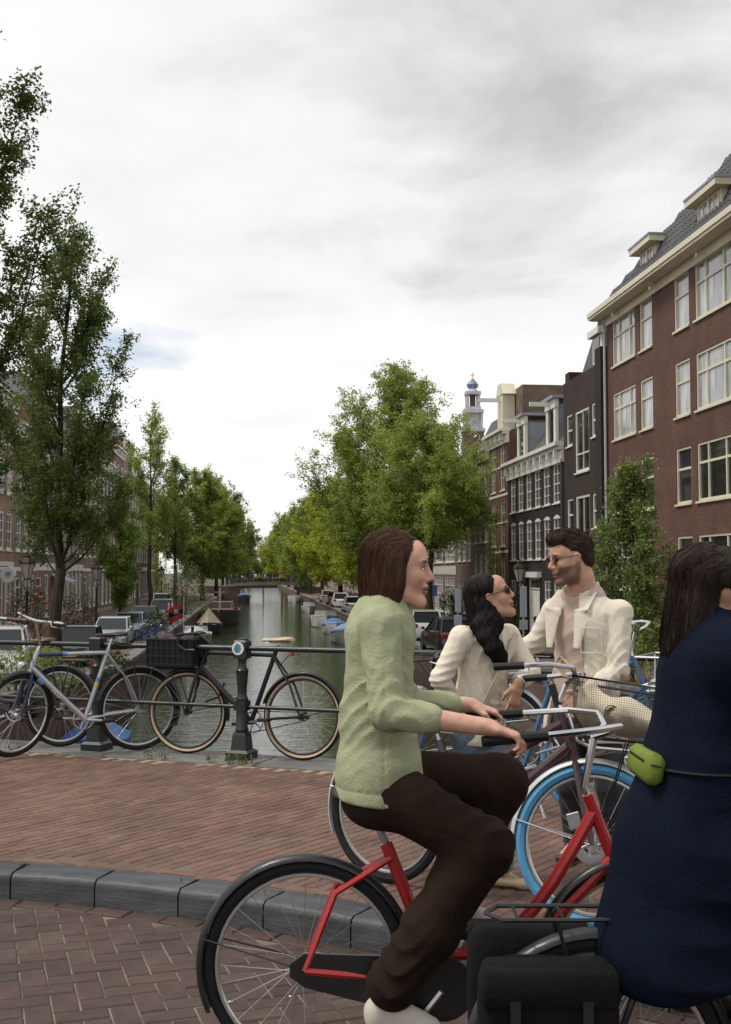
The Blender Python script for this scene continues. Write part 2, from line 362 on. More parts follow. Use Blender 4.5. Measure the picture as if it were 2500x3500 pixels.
MB().prism([tuple(rail(t1-1.6,.1)), tuple(rail(t1+.8,.1)), tuple(rail(t1+.8,-6)), tuple(rail(t1-1.6,-6))], WATER-.6, -.13).build('abutment', MATS['quay_brick'], bridge, 0)
rg = M('railing_green', (.006,.014,.0125), .4, var=.25, scale=20, bump=.12, bscale=60, coat=.2)
railing = thing('bridge_railing', 'dark green cast iron bridge railing with two horizontal rails', 'railing')
ZR = PAVE + .905
for nm, zz, rr in (('top_rail', ZR, .0215), ('lower_rail', PAVE + .43, .016)):
    a, b = rail(t0), rail(t1); MB().tube([(a.x, a.y, zz), (b.x, b.y, zz)], rr, 12).build(nm, rg, railing)
def post_mesh():
    mb = MB(); z = PAVE + .012
    def sq(w_, z0, z1, w2=None, bev=0):
        w2 = w2 or w_; mb.loft([[(-w_,-w_,z0),(w_,-w_,z0),(w_,w_,z0),(-w_,w_,z0)], [(-w2,-w2,z1),(w2,-w2,z1),(w2,w2,z1),(-w2,w2,z1)]])
    sq(.098, z, z + .055); sq(.098, z+.055, z+.075, .075); sq(.068, z+.075, z+.19, .058); sq(.058, z+.19, z+.215, .05)
    mb.lathe([(.05,z+.215),(.056,z+.235),(.048,z+.25),(.046,z+.40),(.05,z+.405)], 12)
    sq(.052, z+.39, z+.47)
    mb.lathe([(.05,z+.47),(.052,z+.485),(.038,z+.51),(.036,z+.53),(.05,z+.70),(.053,z+.715),(.04,z+.73),(.03,z+.77),(.04,z+.81)], 12)
    sq(.055, z+.81, z+.945); sq(.055, z+.945, z+.96, .045); sq(.038, z+.96, z+.975, .034)
    return mb.mesh('post', rg, 30)
pm = post_mesh()
POSTS = [1.0435 + 1.37 * k for k in range(-3, 9)]
for k, t in enumerate(POSTS):
    p = rail(t); po = link('post', pm, railing, TR(p.x, p.y, 0) @ RZ(bt))
    if k == 4:
        st = MB(); st.lathe([(.001,0),(.052,0),(.053,.004),(.001,.0042)], 28); s_ = st.build('sticker', M('sticker_white', (.75,.75,.74), .5), po, 30, TR(-.012, -.0565, ZR + .002) @ RX(R(90)))
        tl = MB(); q = random.Random(2)
        for j in range(16):
            zz = -.034 + j * .0045; hw = math.sqrt(max(0, .039**2 - zz**2)) * q.uniform(.7, 1.0); tl.box(-hw, hw * q.uniform(.7,1), zz-.002, zz+.0021, .004, .0052)
        tl.build('sticker_print', M('sticker_teal', (.05,.22,.28), .5, var=.6, scale=60), po, 0, TR(-.012, -.0565, ZR + .002) @ RX(R(90)))
# water ----------------------------------------------------------------------
def water_mat():
    m = bpy.data.materials.new('canal_water'); m.use_nodes = True; t = m.node_tree; b = t.nodes['Principled BSDF']; L = t.links.new
    b.inputs['Base Color'].default_value = (.016,.024,.008,1); b.inputs['Roughness'].default_value = .06; b.inputs['IOR'].default_value = 1.33; b.inputs['Specular IOR Level'].default_value = .5
    tcn = t.nodes.new('ShaderNodeTexCoord')
    def nz(scale, sx, sy, det):
        mp = t.nodes.new('ShaderNodeMapping'); mp.inputs['Scale'].default_value = (sx, sy, 1); L(tcn.outputs['Object'], mp.inputs[0])
        n = t.nodes.new('ShaderNodeTexNoise'); n.inputs['Scale'].default_value = scale; n.inputs['Detail'].default_value = det; n.inputs['Distortion'].default_value = .6; L(mp.outputs[0], n.inputs['Vector']); return n.outputs['Fac']
    b1 = t.nodes.new('ShaderNodeBump'); b1.inputs['Strength'].default_value = .38; b1.inputs['Distance'].default_value = .05; L(nz(3.2, .6, 1.5, 4), b1.inputs['Height'])
    b2 = t.nodes.new('ShaderNodeBump'); b2.inputs['Strength'].default_value = .12; b2.inputs['Distance'].default_value = .15; L(nz(.6, .8, 1.4, 3), b2.inputs['Height']); L(b1.outputs[0], b2.inputs['Normal'])
    L(b2.outputs[0], b.inputs['Normal']); return m
def uvquad(u0, u1, v0, v1, z): return [tuple(W(u0,v0,z)), tuple(W(u1,v0,z)), tuple(W(u1,v1,z)), tuple(W(u0,v1,z))]
wt = MB().add(uvquad(QL-1, QR+2, -25, 430, WATER), [(0,1,2,3)]).build('canal_water', water_mat(), None, 0); tag(wt, 'dark green rippled canal water', kind='structure')
gm = M('ground_earth', (.09,.085,.07), .9)
tag(MB().add([(-3000,-3000,WATER-1.2),(3000,-3000,WATER-1.2),(3000,3000,WATER-1.2),(-3000,3000,WATER-1.2)], [(0,1,2,3)]).build('ground', gm, None, 0), 'flat ground reaching to the horizon', kind='structure')
st_m = brick_mat('street_brick', (.15,.088,.068), (.105,.062,.05), (.13,.115,.1), .21, .105, .01, True, .3, .3)
def street(name, u0, u1, lab):
    mb = MB(); vs_ = [5.5, 8, 20, 32, 45, 120, 240, 420]
    for a, b in zip(vs_[:-1], vs_[1:]):
        mb.add([tuple(W(u0,a,gz(a))), tuple(W(u1,a,gz(a))), tuple(W(u1,b,gz(b))), tuple(W(u0,b,gz(b)))], [(0,1,2,3)])
    tag(mb.build(name, st_m, None, 0), lab, kind='structure')
street('street', -420, QL, 'brick quay street with parked cars on the left bank'); street('street', QR, 420, 'brick quay street on the right bank under the trees')
far_land = MB().add(uvquad(-900, 900, 419.9, 2500, STREET+.01), [(0,1,2,3)]); tag(far_land.build('land', gm, None, 0), 'land beyond the end of the canal', kind='structure')
def quay(uq, sgn, lab):
    mb = MB(); cp = MB(); vs_ = [6, 12, 20, 28, 36, 45, 80, 120, 180, 260, 420]
    for a, b in zip(vs_[:-1], vs_[1:]):
        za, zb = gz(a), gz(b)
        mb.add([tuple(W(uq,a,WATER-.8)), tuple(W(uq,b,WATER-.8)), tuple(W(uq,b,zb-.05)), tuple(W(uq,a,za-.05)), tuple(W(uq+sgn*.6,a,za-.05)), tuple(W(uq+sgn*.6,b,zb-.05))], [(0,1,2,3),(3,2,5,4)])
        n = max(1, int((b - a) / 1.2)) if b <= 120 else 4
        for k in range(n):
            v0, v1 = a + (b-a)*k/n + .006, a + (b-a)*(k+1)/n - .006; u0, u1 = uq - sgn*.06, uq + sgn*.5
            q = [(u0,v0),(u1,v0),(u1,v1),(u0,v1)]
            cp.loft([[tuple(W(x,y,gz(y)-.12)) for x,y in q], [tuple(W(x,y,gz(y)+.05)) for x,y in q]])
    o = tag(mb.build('quay_wall', MATS['quay_brick'], None, 0), lab, kind='structure'); tag(cp.build('coping_course', cap_m, o, 0), kind='stuff')
quay(QL, -1, 'brick quay wall with grey coping on the left of the canal'); quay(QR, 1, 'brick quay wall with grey coping on the right of the canal')
# ================================================================ HOUSES
cream = M('cream_paint', (.66,.61,.47), .5, var=.07, scale=2)
whitep = M('white_paint', (.72,.70,.65), .5, var=.08, scale=2)
pane_d = M('pane_dark', (.018,.02,.022), .03, var=.5, scale=.5, spec=.8)
pane_l = M('pane_curtain_sky', (.42,.44,.45), .05, var=.25, scale=.9, spec=.9, c2=(.16,.17,.175), stretch=(3,1,.6))  # pale tone: curtains, plus sky reflection put into the pane colour
slate = M('slate_roof', (.06,.06,.065), .6, var=.3, scale=3, bump=.5, bscale=12)
lead = M('lead_grey', (.27,.30,.34), .55, var=.15, scale=2)
WIN_CACHE = {}
def window(parent, x0, x1, z0, z1, style, fm, pm_, sill=True, yd=.10, arch=0.0):
    w_, h_ = round(x1 - x0, 2), round(z1 - z0, 2); key = (w_, h_, str(style), fm.name, pm_.name, sill, arch, yd)
    if key not in WIN_CACHE:
        nv, nh, fw, bw = style; f = MB(); y0, y1 = yd - .07, yd + .03
        f.box(0, fw, y0, y1, 0, h_); f.box(w_-fw, w_, y0, y1, 0, h_); f.box(fw, w_-fw, y0, y1, 0, fw*1.1); f.box(fw, w_-fw, y0, y1, h_-fw, h_)
        for a in nv:
            big_ = a < 0; a = abs(a); b = bw * (1.7 if big_ else 1); f.box(a*w_-b/2, a*w_+b/2, y0+.015, y1-.012, fw*1.1, h_-fw)
        for a in nh:
            big_ = a < 0; a = abs(a); b = bw * (1.7 if big_ else 1); f.box(fw, w_-fw, y0+.018, y1-.014, a*h_-b/2, a*h_+b/2)
        p = MB().box(fw*.8, w_-fw*.8, yd-.004, yd+.03, fw*.8, h_-fw*.8)
        s_ = MB().box(-.06, w_+.06, -.07, yd, -.07, .002)
        if arch:
            s2 = MB(); n = 8; top = [(w_*i/n, h_ + arch*math.sin(math.pi*i/n)) for i in range(n+1)]
            s2.loft([[(x, -.012, z) for x, z in top] + [(w_, -.012, h_-.02), (0, -.012, h_-.02)], [(x, yd, z) for x, z in top] + [(w_, yd, h_-.02), (0, yd, h_-.02)]])
            f.add(s2.v, s2.f)
        WIN_CACHE[key] = (f.mesh('window', fm, 0), p.mesh('pane', pm_, 0), s_.mesh('sill', fm, 0) if sill else None)
    a, b, c = WIN_CACHE[key]
    o = link('window', a, parent, TR(x0, 0, z0)); link('pane', b, o)
    if c: link('sill', c, o)
    return o
S_SASH = ([], [-.5], .07, .04); S_SASH6 = ([.5], [-.5, .25, .75], .07, .03); S_SASH4 = ([.5], [-.55], .07, .03)
def wall_mesh(w_, z0, z1, depth, opens, rev=.13):
    xs = sorted(set([0, w_] + [o[0] for o in opens] + [o[1] for o in opens])); zs = sorted(set([z0, z1] + [o[2] for o in opens] + [o[3] for o in opens]))
    mb = MB()
    for i in range(len(xs)-1):
        for j in range(len(zs)-1):
            cx, cz = (xs[i]+xs[i+1])/2, (zs[j]+zs[j+1])/2
            if any(o[0] < cx < o[1] and o[2] < cz < o[3] for o in opens): continue
            mb.add([(xs[i],0,zs[j]),(xs[i+1],0,zs[j]),(xs[i+1],0,zs[j+1]),(xs[i],0,zs[j+1])], [(0,1,2,3)])
    for a, b, c, d in opens:
        q = [(a,c),(b,c),(b,d),(a,d)]
        for k in range(4):
            p, r = q[k], q[(k+1) % 4]; mb.add([(p[0],0,p[1]),(r[0],0,r[1]),(r[0],rev,r[1]),(p[0],rev,p[1])], [(0,1,2,3)])
    mb.add([(0,0,z0),(w_,0,z0),(w_,depth,z0),(0,depth,z0),(0,0,z1),(w_,0,z1),(w_,depth,z1),(0,depth,z1)], [(1,2,6,5),(2,3,7,6),(3,0,4,7),(4,5,6,7)])
    return mb
def house_root(name, label, side, v0, v1, cat='house', group=None, u=None):
    if side == 'R': p = W(UR if u is None else u, v1, 0); rz = AX_R
    else: p = W(UL if u is None else u, v0, 0); rz = AX_L
    return thing(name, label, cat, p, rz, group)
AX_R = math.atan2(-W(0,1).y, -W(0,1).x); AX_L = math.atan2(W(0,1).y, W(0,1).x)
def house(name, label, side, v0, v1, ztop, wall, rows, doors=(), cornice=None, roof=None, depth=9.0, trim=whitep, z0=None, bands=None, u=None, shop=None):
    """rows: (z0, z1, [(x0,x1)...], style, frame, pane, arch)"""
    root = house_root(name, label, side, v0, v1, u=u); w_ = v1 - v0; z0 = STREET - 1 if z0 is None else z0
    opens = []; wins = []
    for r_ in rows:
        for (a, b) in r_[2]: opens.append((a, b, r_[0], r_[1])); wins.append((a, b, r_))
    for d in doors: opens.append(d[:4])
    wall_mesh(w_, z0, ztop, depth, opens).build('wall', wall, root, 0)
    for a, b, r_ in wins:
        pm_ = r_[5]
        if pm_ is None: pm_ = pane_l if rnd.random() < .35 else pane_d
        window(root, a, b, r_[0], r_[1], r_[3], r_[4], pm_, arch=(r_[6] if len(r_) > 6 else 0))
    for d in doors:
        a, b, c, e_ = d[:4]; dm = d[4] if len(d) > 4 else trim
        f = MB(); f.box(a, a+.09, .02, .12, c, e_); f.box(b-.09, b, .02, .12, c, e_); f.box(a+.09, b-.09, .02, .12, e_-.1, e_); f.box(a+.09, b-.09, .02, .12, e_-.62, e_-.55)
        df = f.build('door_frame', trim, root, 0)
        lf = MB(); lf.box(a+.08, b-.08, .07, .11, c, e_-.6); lf.box(a+.18, b-.18, .055, .072, c+.15, c+.9); lf.box(a+.18, b-.18, .055, .072, c+1.05, e_-.75); lf.build('door', dm, root, 0)
        MB().box(a+.08, b-.08, .08, .11, e_-.56, e_-.09).build('fanlight', pane_d, root, 0)
    if cornice:
        ch, cp, cm = cornice; mb = MB(); mb.box(-.02, w_+.02, -.10, .1, ztop-ch, ztop-ch*.35); mb.box(-.04, w_+.04, -cp*.6, .1, ztop-ch*.35, ztop-ch*.15); mb.box(-.06, w_+.06, -cp, .2, ztop-ch*.15, ztop+.04)
        n = max(2, int(w_/1.3))
        for k in range(n): xx = (k+.5)*w_/n; mb.box(xx-.09, xx+.09, -cp*.75, -.09, ztop-ch*.75, ztop-ch*.34)
        mb.build('cornice', cm, root, 0)
    for bz in bands or ():
        MB().box(0, w_, -.03, .05, bz[0], bz[1]).build('band', bz[2] if len(bz) > 2 else trim, root, 0)
    if roof:
        k = roof[0]; rh, rm = roof[1], roof[2]
        if k == 'pitch':     # ridge along the street
            MB().loft([[(0,.0,ztop+.02),(0,depth,ztop+.02),(0,depth*.55,ztop+rh),(0,depth*.45,ztop+rh)], [(w_,.0,ztop+.02),(w_,depth,ztop+.02),(w_,depth*.55,ztop+rh),(w_,depth*.45,ztop+rh)]]).build('roof', rm, root, 0)
        elif k == 'mansard':
            s_ = roof[3]; MB().loft([[(.1,.15,ztop+.02),(.1,depth,ztop+.02),(.1,depth-s_,ztop+rh),(.1,.15+s_,ztop+rh)], [(w_-.1,.15,ztop+.02),(w_-.1,depth,ztop+.02),(w_-.1,depth-s_,ztop+rh),(w_-.1,.15+s_,ztop+rh)]]).build('roof', rm, root, 0)
        elif k == 'gable':   # ridge square to the street
            MB().loft([[(0,.3,ztop+.02),(w_/2,.3,ztop+rh),(w_,.3,ztop+.02)], [(0,depth,ztop+.02),(w_/2,depth,ztop+rh),(w_,depth,ztop+.02)]]).build('roof', rm, root, 0)
    return root
def even(w_, n, ww, margin=.5):
    if n == 1: return [((w_-ww)/2, (w_+ww)/2)]
    g = (w_ - 2*margin - n*ww) / (n-1); return [(margin + i*(ww+g), margin + i*(ww+g) + ww) for i in range(n)]
# --- big brown brick building on the right ----------------------------------
brown = brick_mat('brown_brick', (.132,.054,.036), (.088,.036,.026), (.14,.102,.086), ms=.011)
V0, V1 = 22.0, 47.5; WB = V1 - V0
wide = [(.8, 3.65), (9.85, 13.0), (15.6, 18.75), (22.0, 24.9)]; nar = [(4.2, 5.6), (7.9, 9.3), (19.3, 20.7)]
S3 = ([-.27, -.73], [-.66], .085, .05); S1 = ([], [-.62], .085, .05)
rows = []
for k, (a, b) in enumerate(((10.30,12.26),(7.18,9.16),(4.06,6.06),(.95,2.92))):
    pmx = (pane_l, pane_l, pane_d, pane_d)[k]
    rows += [(a, b, wide, S3, cream, pmx), (a, b, nar, S1, cream, pmx)]
rows += [(-1.2, .16, [(8.0, 9.3), (10.2, 12.6), (16, 18.4)], S_SASH4, cream, pane_d)]
R1 = house('brick_building', 'large brown brick building with cream windows and dark tiled roof', 'R', V0, V1, 12.55, brown, rows, doors=[(6.6, 7.6, -1.4, .82, M('door_dark', (.03,.025,.02), .5))], depth=12, trim=cream)
ev = MB(); ev.box(-.5, WB+.9, -.65, .3, 12.56, 12.66); ev.box(-.55, WB+.95, -.7, -.5, 12.665, 12.86); ev.box(-.55, -.38, -.5, 11, 12.665, 12.86); ev.box(-.05, WB+.05, -.09, .1, 12.2, 12.555)
ev.build('eave', cream, R1, 0)
for x in (2.0, 6.5, 11.0): 
    b = MB(); b.tube([(x,-.03,12.2),(x,-.2,12.42),(x,-.45,12.45)], .025, 6); b.ell((x,-.38,12.27), (.06,.06,.1)); b.build('bracket', cream, R1)
RH, RS = 7.5, 3.6
MB().loft([[(-.36,-.48,12.72),(WB+.7,-.48,12.72),(WB+.7,12.5,12.72),(-.36,12.5,12.72)], [(25.6,-.48+RS,12.72+RH),(WB+.7,-.48+RS,12.72+RH),(WB+.7,12.5-RS,12.72+RH),(25.6,12.5-RS,12.72+RH)]]).build('roof', slate, R1, 0)
tile_o = M('roof_tile_o', (.045,.046,.05), .5, var=.25, scale=6, rnd_='obj', ramt=.35); tile_i = M('roof_tile_i', (.045,.046,.05), .5, var=.25, scale=6, rnd_='isl', ramt=.35)
def tiles():
    prof = [(0,.0),(.05,.035),(.11,.05),(.17,.03),(.24,.0),(.30,-.004)]; mb = MB()
    vs_ = [(x, 0, z+.03) for x, z in prof] + [(x, .40, z+.008) for x, z in prof] + [(x, 0, z+.012) for x, z in prof]; n = len(prof)
    mb.add(vs_, [(i,i+1,n+i+1,n+i) for i in range(n-1)] + [(2*n+i,2*n+i+1,i+1,i) for i in range(n-1)]); me = mb.mesh('roof_tile', tile_o, 40)
    base = [tuple(v.co) for v in me.vertices]; fc = [tuple(p.vertices) for p in me.polygons]; sl = math.atan2(RH, RS); Ls = math.hypot(RH, RS); big_ = MB(); items = []
    for r in range(int(Ls/.34)):
        s_ = r*.34; xl = -.3 + 26*(s_+.25)/Ls
        for c in range(int((WB+.7-xl)/.29)):
            x = WB + .7 - (c+1)*.29
            if 12 < x < 26 and (s_ < -1): continue
            items.append((x, s_))
    items.sort(key=lambda q: -1 if 2 < q[0] < 16 else 1)
    vis = [q for q in items if q[0] < 15.2]; vis.sort(key=lambda q: (q[1] > 3.2, -q[0])); keep = set(vis[:300])
    for x, s_ in items:
        T = TR(0,-.48,12.76) @ RX(sl) @ TR(x, s_, 0)
        if (x, s_) in keep: link('roof_tile', me, R1, T)
        elif x < 17: big_.add(base, fc, T)
    tag(big_.build('roof_tile_field', tile_i, R1, 40), kind='stuff')
tiles()
def dormer(x0, x1, zb, zt, y0, dep, parent, fm, side, nwin):
    d = MB(); d.box(x0, x1, y0, y0+dep, zb, zt); d_ = d.build('dormer', side, parent, 0)
    MB().box(x0-.3, x1+.3, y0-.35, y0+dep+.4, zt, zt+.22).build('dormer_fascia', fm, d_, 0); MB().box(x0-.33, x1+.33, y0-.38, y0+dep+.5, zt+.222, zt+.30).build('dormer_roof', lead, d_, 0)
    g = (x1-x0-.24)/nwin
    for k in range(nwin):
        a = x0+.12+k*g; f = MB(); yy = y0-.05
        f.box(a, a+.07, yy, y0+.01, zb+.1, zt-.04); f.box(a+g-.1, a+g-.03, yy, y0+.01, zb+.1, zt-.04); f.box(a+.07, a+g-.1, yy, y0+.01, zb+.1, zb+.17); f.box(a+.07, a+g-.1, yy, y0+.01, zt-.1, zt-.04)
        f.box(a+g/2-.03, a+g/2, yy+.01, y0+.01, zb+.17, zt-.1); wn_ = f.build('window', fm, d_, 0); MB().box(a+.07, a+g-.1, y0-.02, y0+.005, zb+.17, zt-.1).build('pane', pane_l, wn_, 0)
dormer(4.7, 6.4, 13.2, 14.05, -.12, 1.3, R1, cream, cream, 2); dormer(10.5, 12.5, 13.2, 14.1, -.12, 1.3, R1, cream, cream, 2); dormer(17.0, 19.0, 13.2, 14.1, -.12, 1.3, R1, cream, cream, 2)
dp_ = MB(); dp_.tube([(.08,-.12,12.5),(.08,-.12,-2)], .06, 8); dp_.build('drain_pipe', M('pipe_grey', (.45,.45,.44), .5), R1)
# --- dark brown modern house ---------------------------------------------------
dk = brick_mat('dark_brick', (.052,.034,.028), (.038,.024,.021), (.05,.04,.036), ms=.008)
S_M = ([], [-.5], .09, .05); S_B = ([.5], [-.3], .12, .04)
r2 = []
for zt, zb in ((9.18, 6.28),): r2.append((zb, zt, [(2.0, 4.2)], S_B, whitep, pane_d))
r2 += [(7.68, 9.2, [(.55, 1.5), (4.65, 5.75)], S_M, whitep, pane_d), (2.3, 5.2, [(2.0, 4.2)], S_B, whitep, pane_d), (3.6, 5.15, [(.55, 1.5), (4.65, 5.75)], S_M, whitep, pane_d), (-1.2, 1.2, [(.6, 2.6), (3.2, 5.4)], S_B, whitep, pane_d)]
R2 = house('dark_brick_house', 'dark brown flat topped brick house with white framed windows', 'R', 47.55, 54.4, 10.85, dk, r2, depth=9)
MB().box(6.0, 6.8, -.25, 1.2, -2, 11.4).build('pier', brick_mat('pier_brick', (.03,.022,.02), (.022,.016,.015), (.035,.03,.028)), R2, 0)
MB().box(0, .7, .1, 1.0, 10.86, 11.35).build('chimney', dk, R2, 0)
MB().loft([[(2.4,.2,10.86),(5.9,.2,10.86),(5.9,8,10.86),(2.4,8,10.86)], [(3.2,.8,13.3),(5.9,.8,13.3),(5.9,7,13.3),(3.2,7,13.3)]]).build('roof', slate, R2, 0)
MB().box(3.0, 6.0, .5, 7.2, 13.31, 13.65).build('roof_edge', whitep, R2, 0)
d2 = MB().box(4.4, 5.8, .15, 3, 11.0, 12.2).build('dormer', whitep, R2, 0); MB().box(4.6, 5.5, .11, .17, 11.1, 12.1).build('pane', pane_d, d2, 0); MB().box(4.2, 5.85, -.05, 3.1, 12.21, 12.5).build('dormer_roof', whitep, d2, 0)
# --- black house with white cornice -----------------------------------------------
blk = brick_mat('black_brick', (.028,.025,.023), (.021,.019,.018), (.032,.028,.026), ms=.008)
we = even(12.2, 6, 1.3, .7)
R3 = house('black_house', 'black brick house with white cornice and six tall windows per floor', 'R', 54.45, 66.65, 8.0, blk,
  [(5.1, 7.05, we, S_SASH6, whitep, pane_d), (2.33, 4.35, we, S_SASH6, whitep, pane_d, .16), (-.75, 1.2, [we[0], we[1], we[4], we[5]], S_SASH6, whitep, pane_d)], doors=[(5.0, 7.3, -1.95, 1.35, whitep)], cornice=(.95, .45, whitep), roof=('pitch', 4.0, M('tile_grey', (.085,.075,.065), .75, var=.35, scale=4, bump=.6, bscale=9)), depth=8)
MB().box(4.6, 7.7, -.25, .05, 1.36, 1.66).build('door_cornice', whitep, R3, 0)
for xa in (2.1, 8.6):
    d = MB(); d.box(xa, xa+1.7, .25, 2.6, 8.1, 10.1); d_ = d.build('dormer', lead, R3, 0)
    f = MB(); f.box(xa-.1, xa+.3, .1, .26, 8.1, 10.0); f.box(xa+1.4, xa+1.8, .1, .26, 8.1, 10.0); f.box(xa-.15, xa+1.85, .05, .26, 10.0, 10.45); f.box(xa+.45, xa+1.25, .15, .26, 8.1, 8.3); f.build('dormer_front', whitep, d_, 0)
    MB().box(xa+.3, xa+1.4, .18, .262, 8.3, 10.0).build('pane', pane_d, d_, 0); MB().box(xa-.25, xa+1.95, -.1, 2.7, 10.46, 10.62).build('dormer_roof', lead, d_, 0)
    MB().box(xa+.76, xa+.94, -1.0, .3, 10.16, 10.38).build('hoist_beam', whitep, d_, 0)
dp2 = MB(); dp2.tube([(12.15,-.1,7.2),(12.15,-.1,-2)], .055, 8); dp2.build('drain_pipe', M('pipe_dark', (.05,.055,.06), .5), R3)
# --- red brick house with banded trim and hoist gable ----------------------------------
redb = brick_mat('red_brick', (.17,.062,.042), (.13,.048,.036), (.15,.12,.1), ms=.01)
w4 = even(5.3, 2, 1.25, .75)
R4 = house('hoist_house', 'narrow red brick house with white banding and tall hoist gable', 'R', 66.7, 72.0, 10.2, redb,
  [(6.6, 9.6, w4, S_SASH6, whitep, pane_d), (3.2, 5.9, w4, S_SASH6, whitep, pane_d), (-.2, 2.5, w4, S_SASH6, whitep, pane_d)], cornice=(.8, .5, whitep), bands=[(6.25,6.4),(9.75,9.9),(2.8,2.95),(8.0,8.1),(4.6,4.7)], depth=9)
g = MB(); g.box(1.9, 3.4, .15, .9, 10.25, 12.6); g.loft([[(1.7,.1,12.6),(3.6,.1,12.6),(3.6,.95,12.6),(1.7,.95,12.6)], [(2.2,.1,13.3),(3.1,.1,13.3),(3.1,.95,13.3),(2.2,.95,13.3)]]); g.build('gable', cream, R4, 0)
MB().box(2.55, 2.75, -1.25, .2, 12.2, 12.42).build('hoist_beam', whitep, R4, 0)
MB().box(.2, 5.25, .95, 8.5, 10.25, 12.9).build('roof_box', M('roof_brown', (.14,.10,.075), .7, var=.25, scale=1.5), R4, 0)
MB().box(0, 5.3, 6.0, 9, 12.91, 13.3).build('roof_edge', M('roof_brown2', (.12,.09,.07), .7), R4, 0)
# --- further right houses --------------------------------------------------------------
cols = [brick_mat('brick_a', (.235,.125,.09), (.19,.098,.074), (.22,.18,.16)), brick_mat('brick_b', (.175,.11,.085), (.14,.085,.068), (.17,.15,.13)), brick_mat('brick_c', (.33,.165,.115), (.27,.13,.095), (.30,.25,.21)), brick_mat('brick_d', (.24,.165,.125), (.19,.135,.105), (.23,.2,.17))]
w5 = even(5.6, 3, 1.1, .5)
house('neck_gable_house', 'brown brick house with shaped white gable behind the street tree', 'R', 72.05, 77.65, 9.6, cols[1],
  [(6.6,8.8,w5,S_SASH6,whitep,pane_d),(3.6,5.8,w5,S_SASH6,whitep,pane_d),(.6,2.8,w5,S_SASH6,whitep,pane_d)], doors=[(.5,1.7,-2,.2,M('door_green',(.02,.05,.035),.4))], cornice=(.7,.4,whitep), roof=('mansard', 2.4, slate, 1.2))
w6 = even(6.3, 3, 1.2, .6)
house('brown_house', 'brown brick house with three tall windows per floor beside the shopfront', 'R', 77.7, 84.0, 8.6, cols[1],
  [(5.6,7.8,w6,S_SASH6,whitep,pane_l),(2.42,4.8,w6,S_SASH6,whitep,pane_l),(-1.3,1.2,w6,S_SASH6,whitep,pane_d)], cornice=(.7,.4,whitep), roof=('pitch', 3.2, M('tile_orange', (.42,.13,.05), .8, var=.2, scale=5)))
w7 = [(.5,4.9),(5.7,10.1)]
S_W5 = ([.2,.4,.6,.8], [-.5,.25,.75], .08, .05)
R7 = house('shopfront_house', 'brown brick house with pale shopfront and broad many paned windows', 'R', 84.05, 94.8, 8.3, cols[0],
  [(5.4,7.4,w7,S_W5,whitep,pane_l),(2.4,4.4,w7,S_W5,whitep,pane_l),(-1.5,1.3,w7,S_W5,whitep,pane_l)], cornice=(.7,.4,whitep), roof=('pitch', 3.4, slate), bands=[(1.45,2.1,M('shop_grey',(.55,.55,.52),.6)), (-2.2,-1.6,M('plinth_grey',(.3,.3,.29),.7))])
vv = 94.9
for k, (wd, ht, ci, tx) in enumerate(((8,8.8,0,'dark red'),(7,9.6,1,'umber'),(9,8.2,2,'rusty red'),(8,9.0,3,'sandy brown'),(10,8.4,0,'maroon'),(9,9.8,1,'dull brown'))):
    wn_ = even(wd, 4 if wd > 7 else 3, 1.0, .5)
    house('canal_house', tx + ' brick canal house on the right quay, %s past the shopfront house' % ('first','second','third','fourth','fifth','sixth')[k], 'R', vv, vv+wd-.05, ht, cols[ci],
      [(z, z+2.0, wn_, S_SASH4, whitep, None) for z in (ht-3.0, ht-5.9, ht-9.0)], cornice=(.6,.35,whitep), roof=(('pitch', 3.2, slate), ('mansard', 2.6, slate, 1.1))[k % 2]); vv += wd
# --- left row ------------------------------------------------------------------------------
L_specs = [ # v0, v1, top, brick, n, row heights, cornice, roof, look
 (58.0, 69.3, 11.8, 2, 5, 'orange red brick house at the far left with white sash windows'),
 (69.35, 76.2, 10.6, 3, 3, 'brown brick house with a pale bow fronted ground floor'),
 (76.25, 84.4, 12.6, 0, 3, 'dark brick house behind the big street tree'),
 (84.45, 91.0, 11.2, 2, 3, 'reddish brick house with four close set white windows'),
 (91.05, 97.3, 10.2, 1, 3, 'umber brick house with pale ground floor trim'),
 (97.35, 106.0, 13.4, 3, 3, 'sandy brown tall house beside the columnar tree'),
 (106.05, 117.5, 12.2, 1, 4, 'dull brown brick house with pale stone bands'),
 (117.55, 127.0, 14.6, 0, 3, 'tall dark brick house with broad grey roof'),
 (127.05, 136.0, 16.0, 2, 4, 'tallest red brick house of the left row with flat top'),
 (136.05, 148.0, 12.2, 3, 4, 'pale brown house beyond the tallest one'),
 (148.05, 160.0, 13.0, 1, 4, 'brown brick house before the dense far trees'),
 (160.05, 176.0, 12.4, 0, 5, 'last dark red house visible on the left row')]
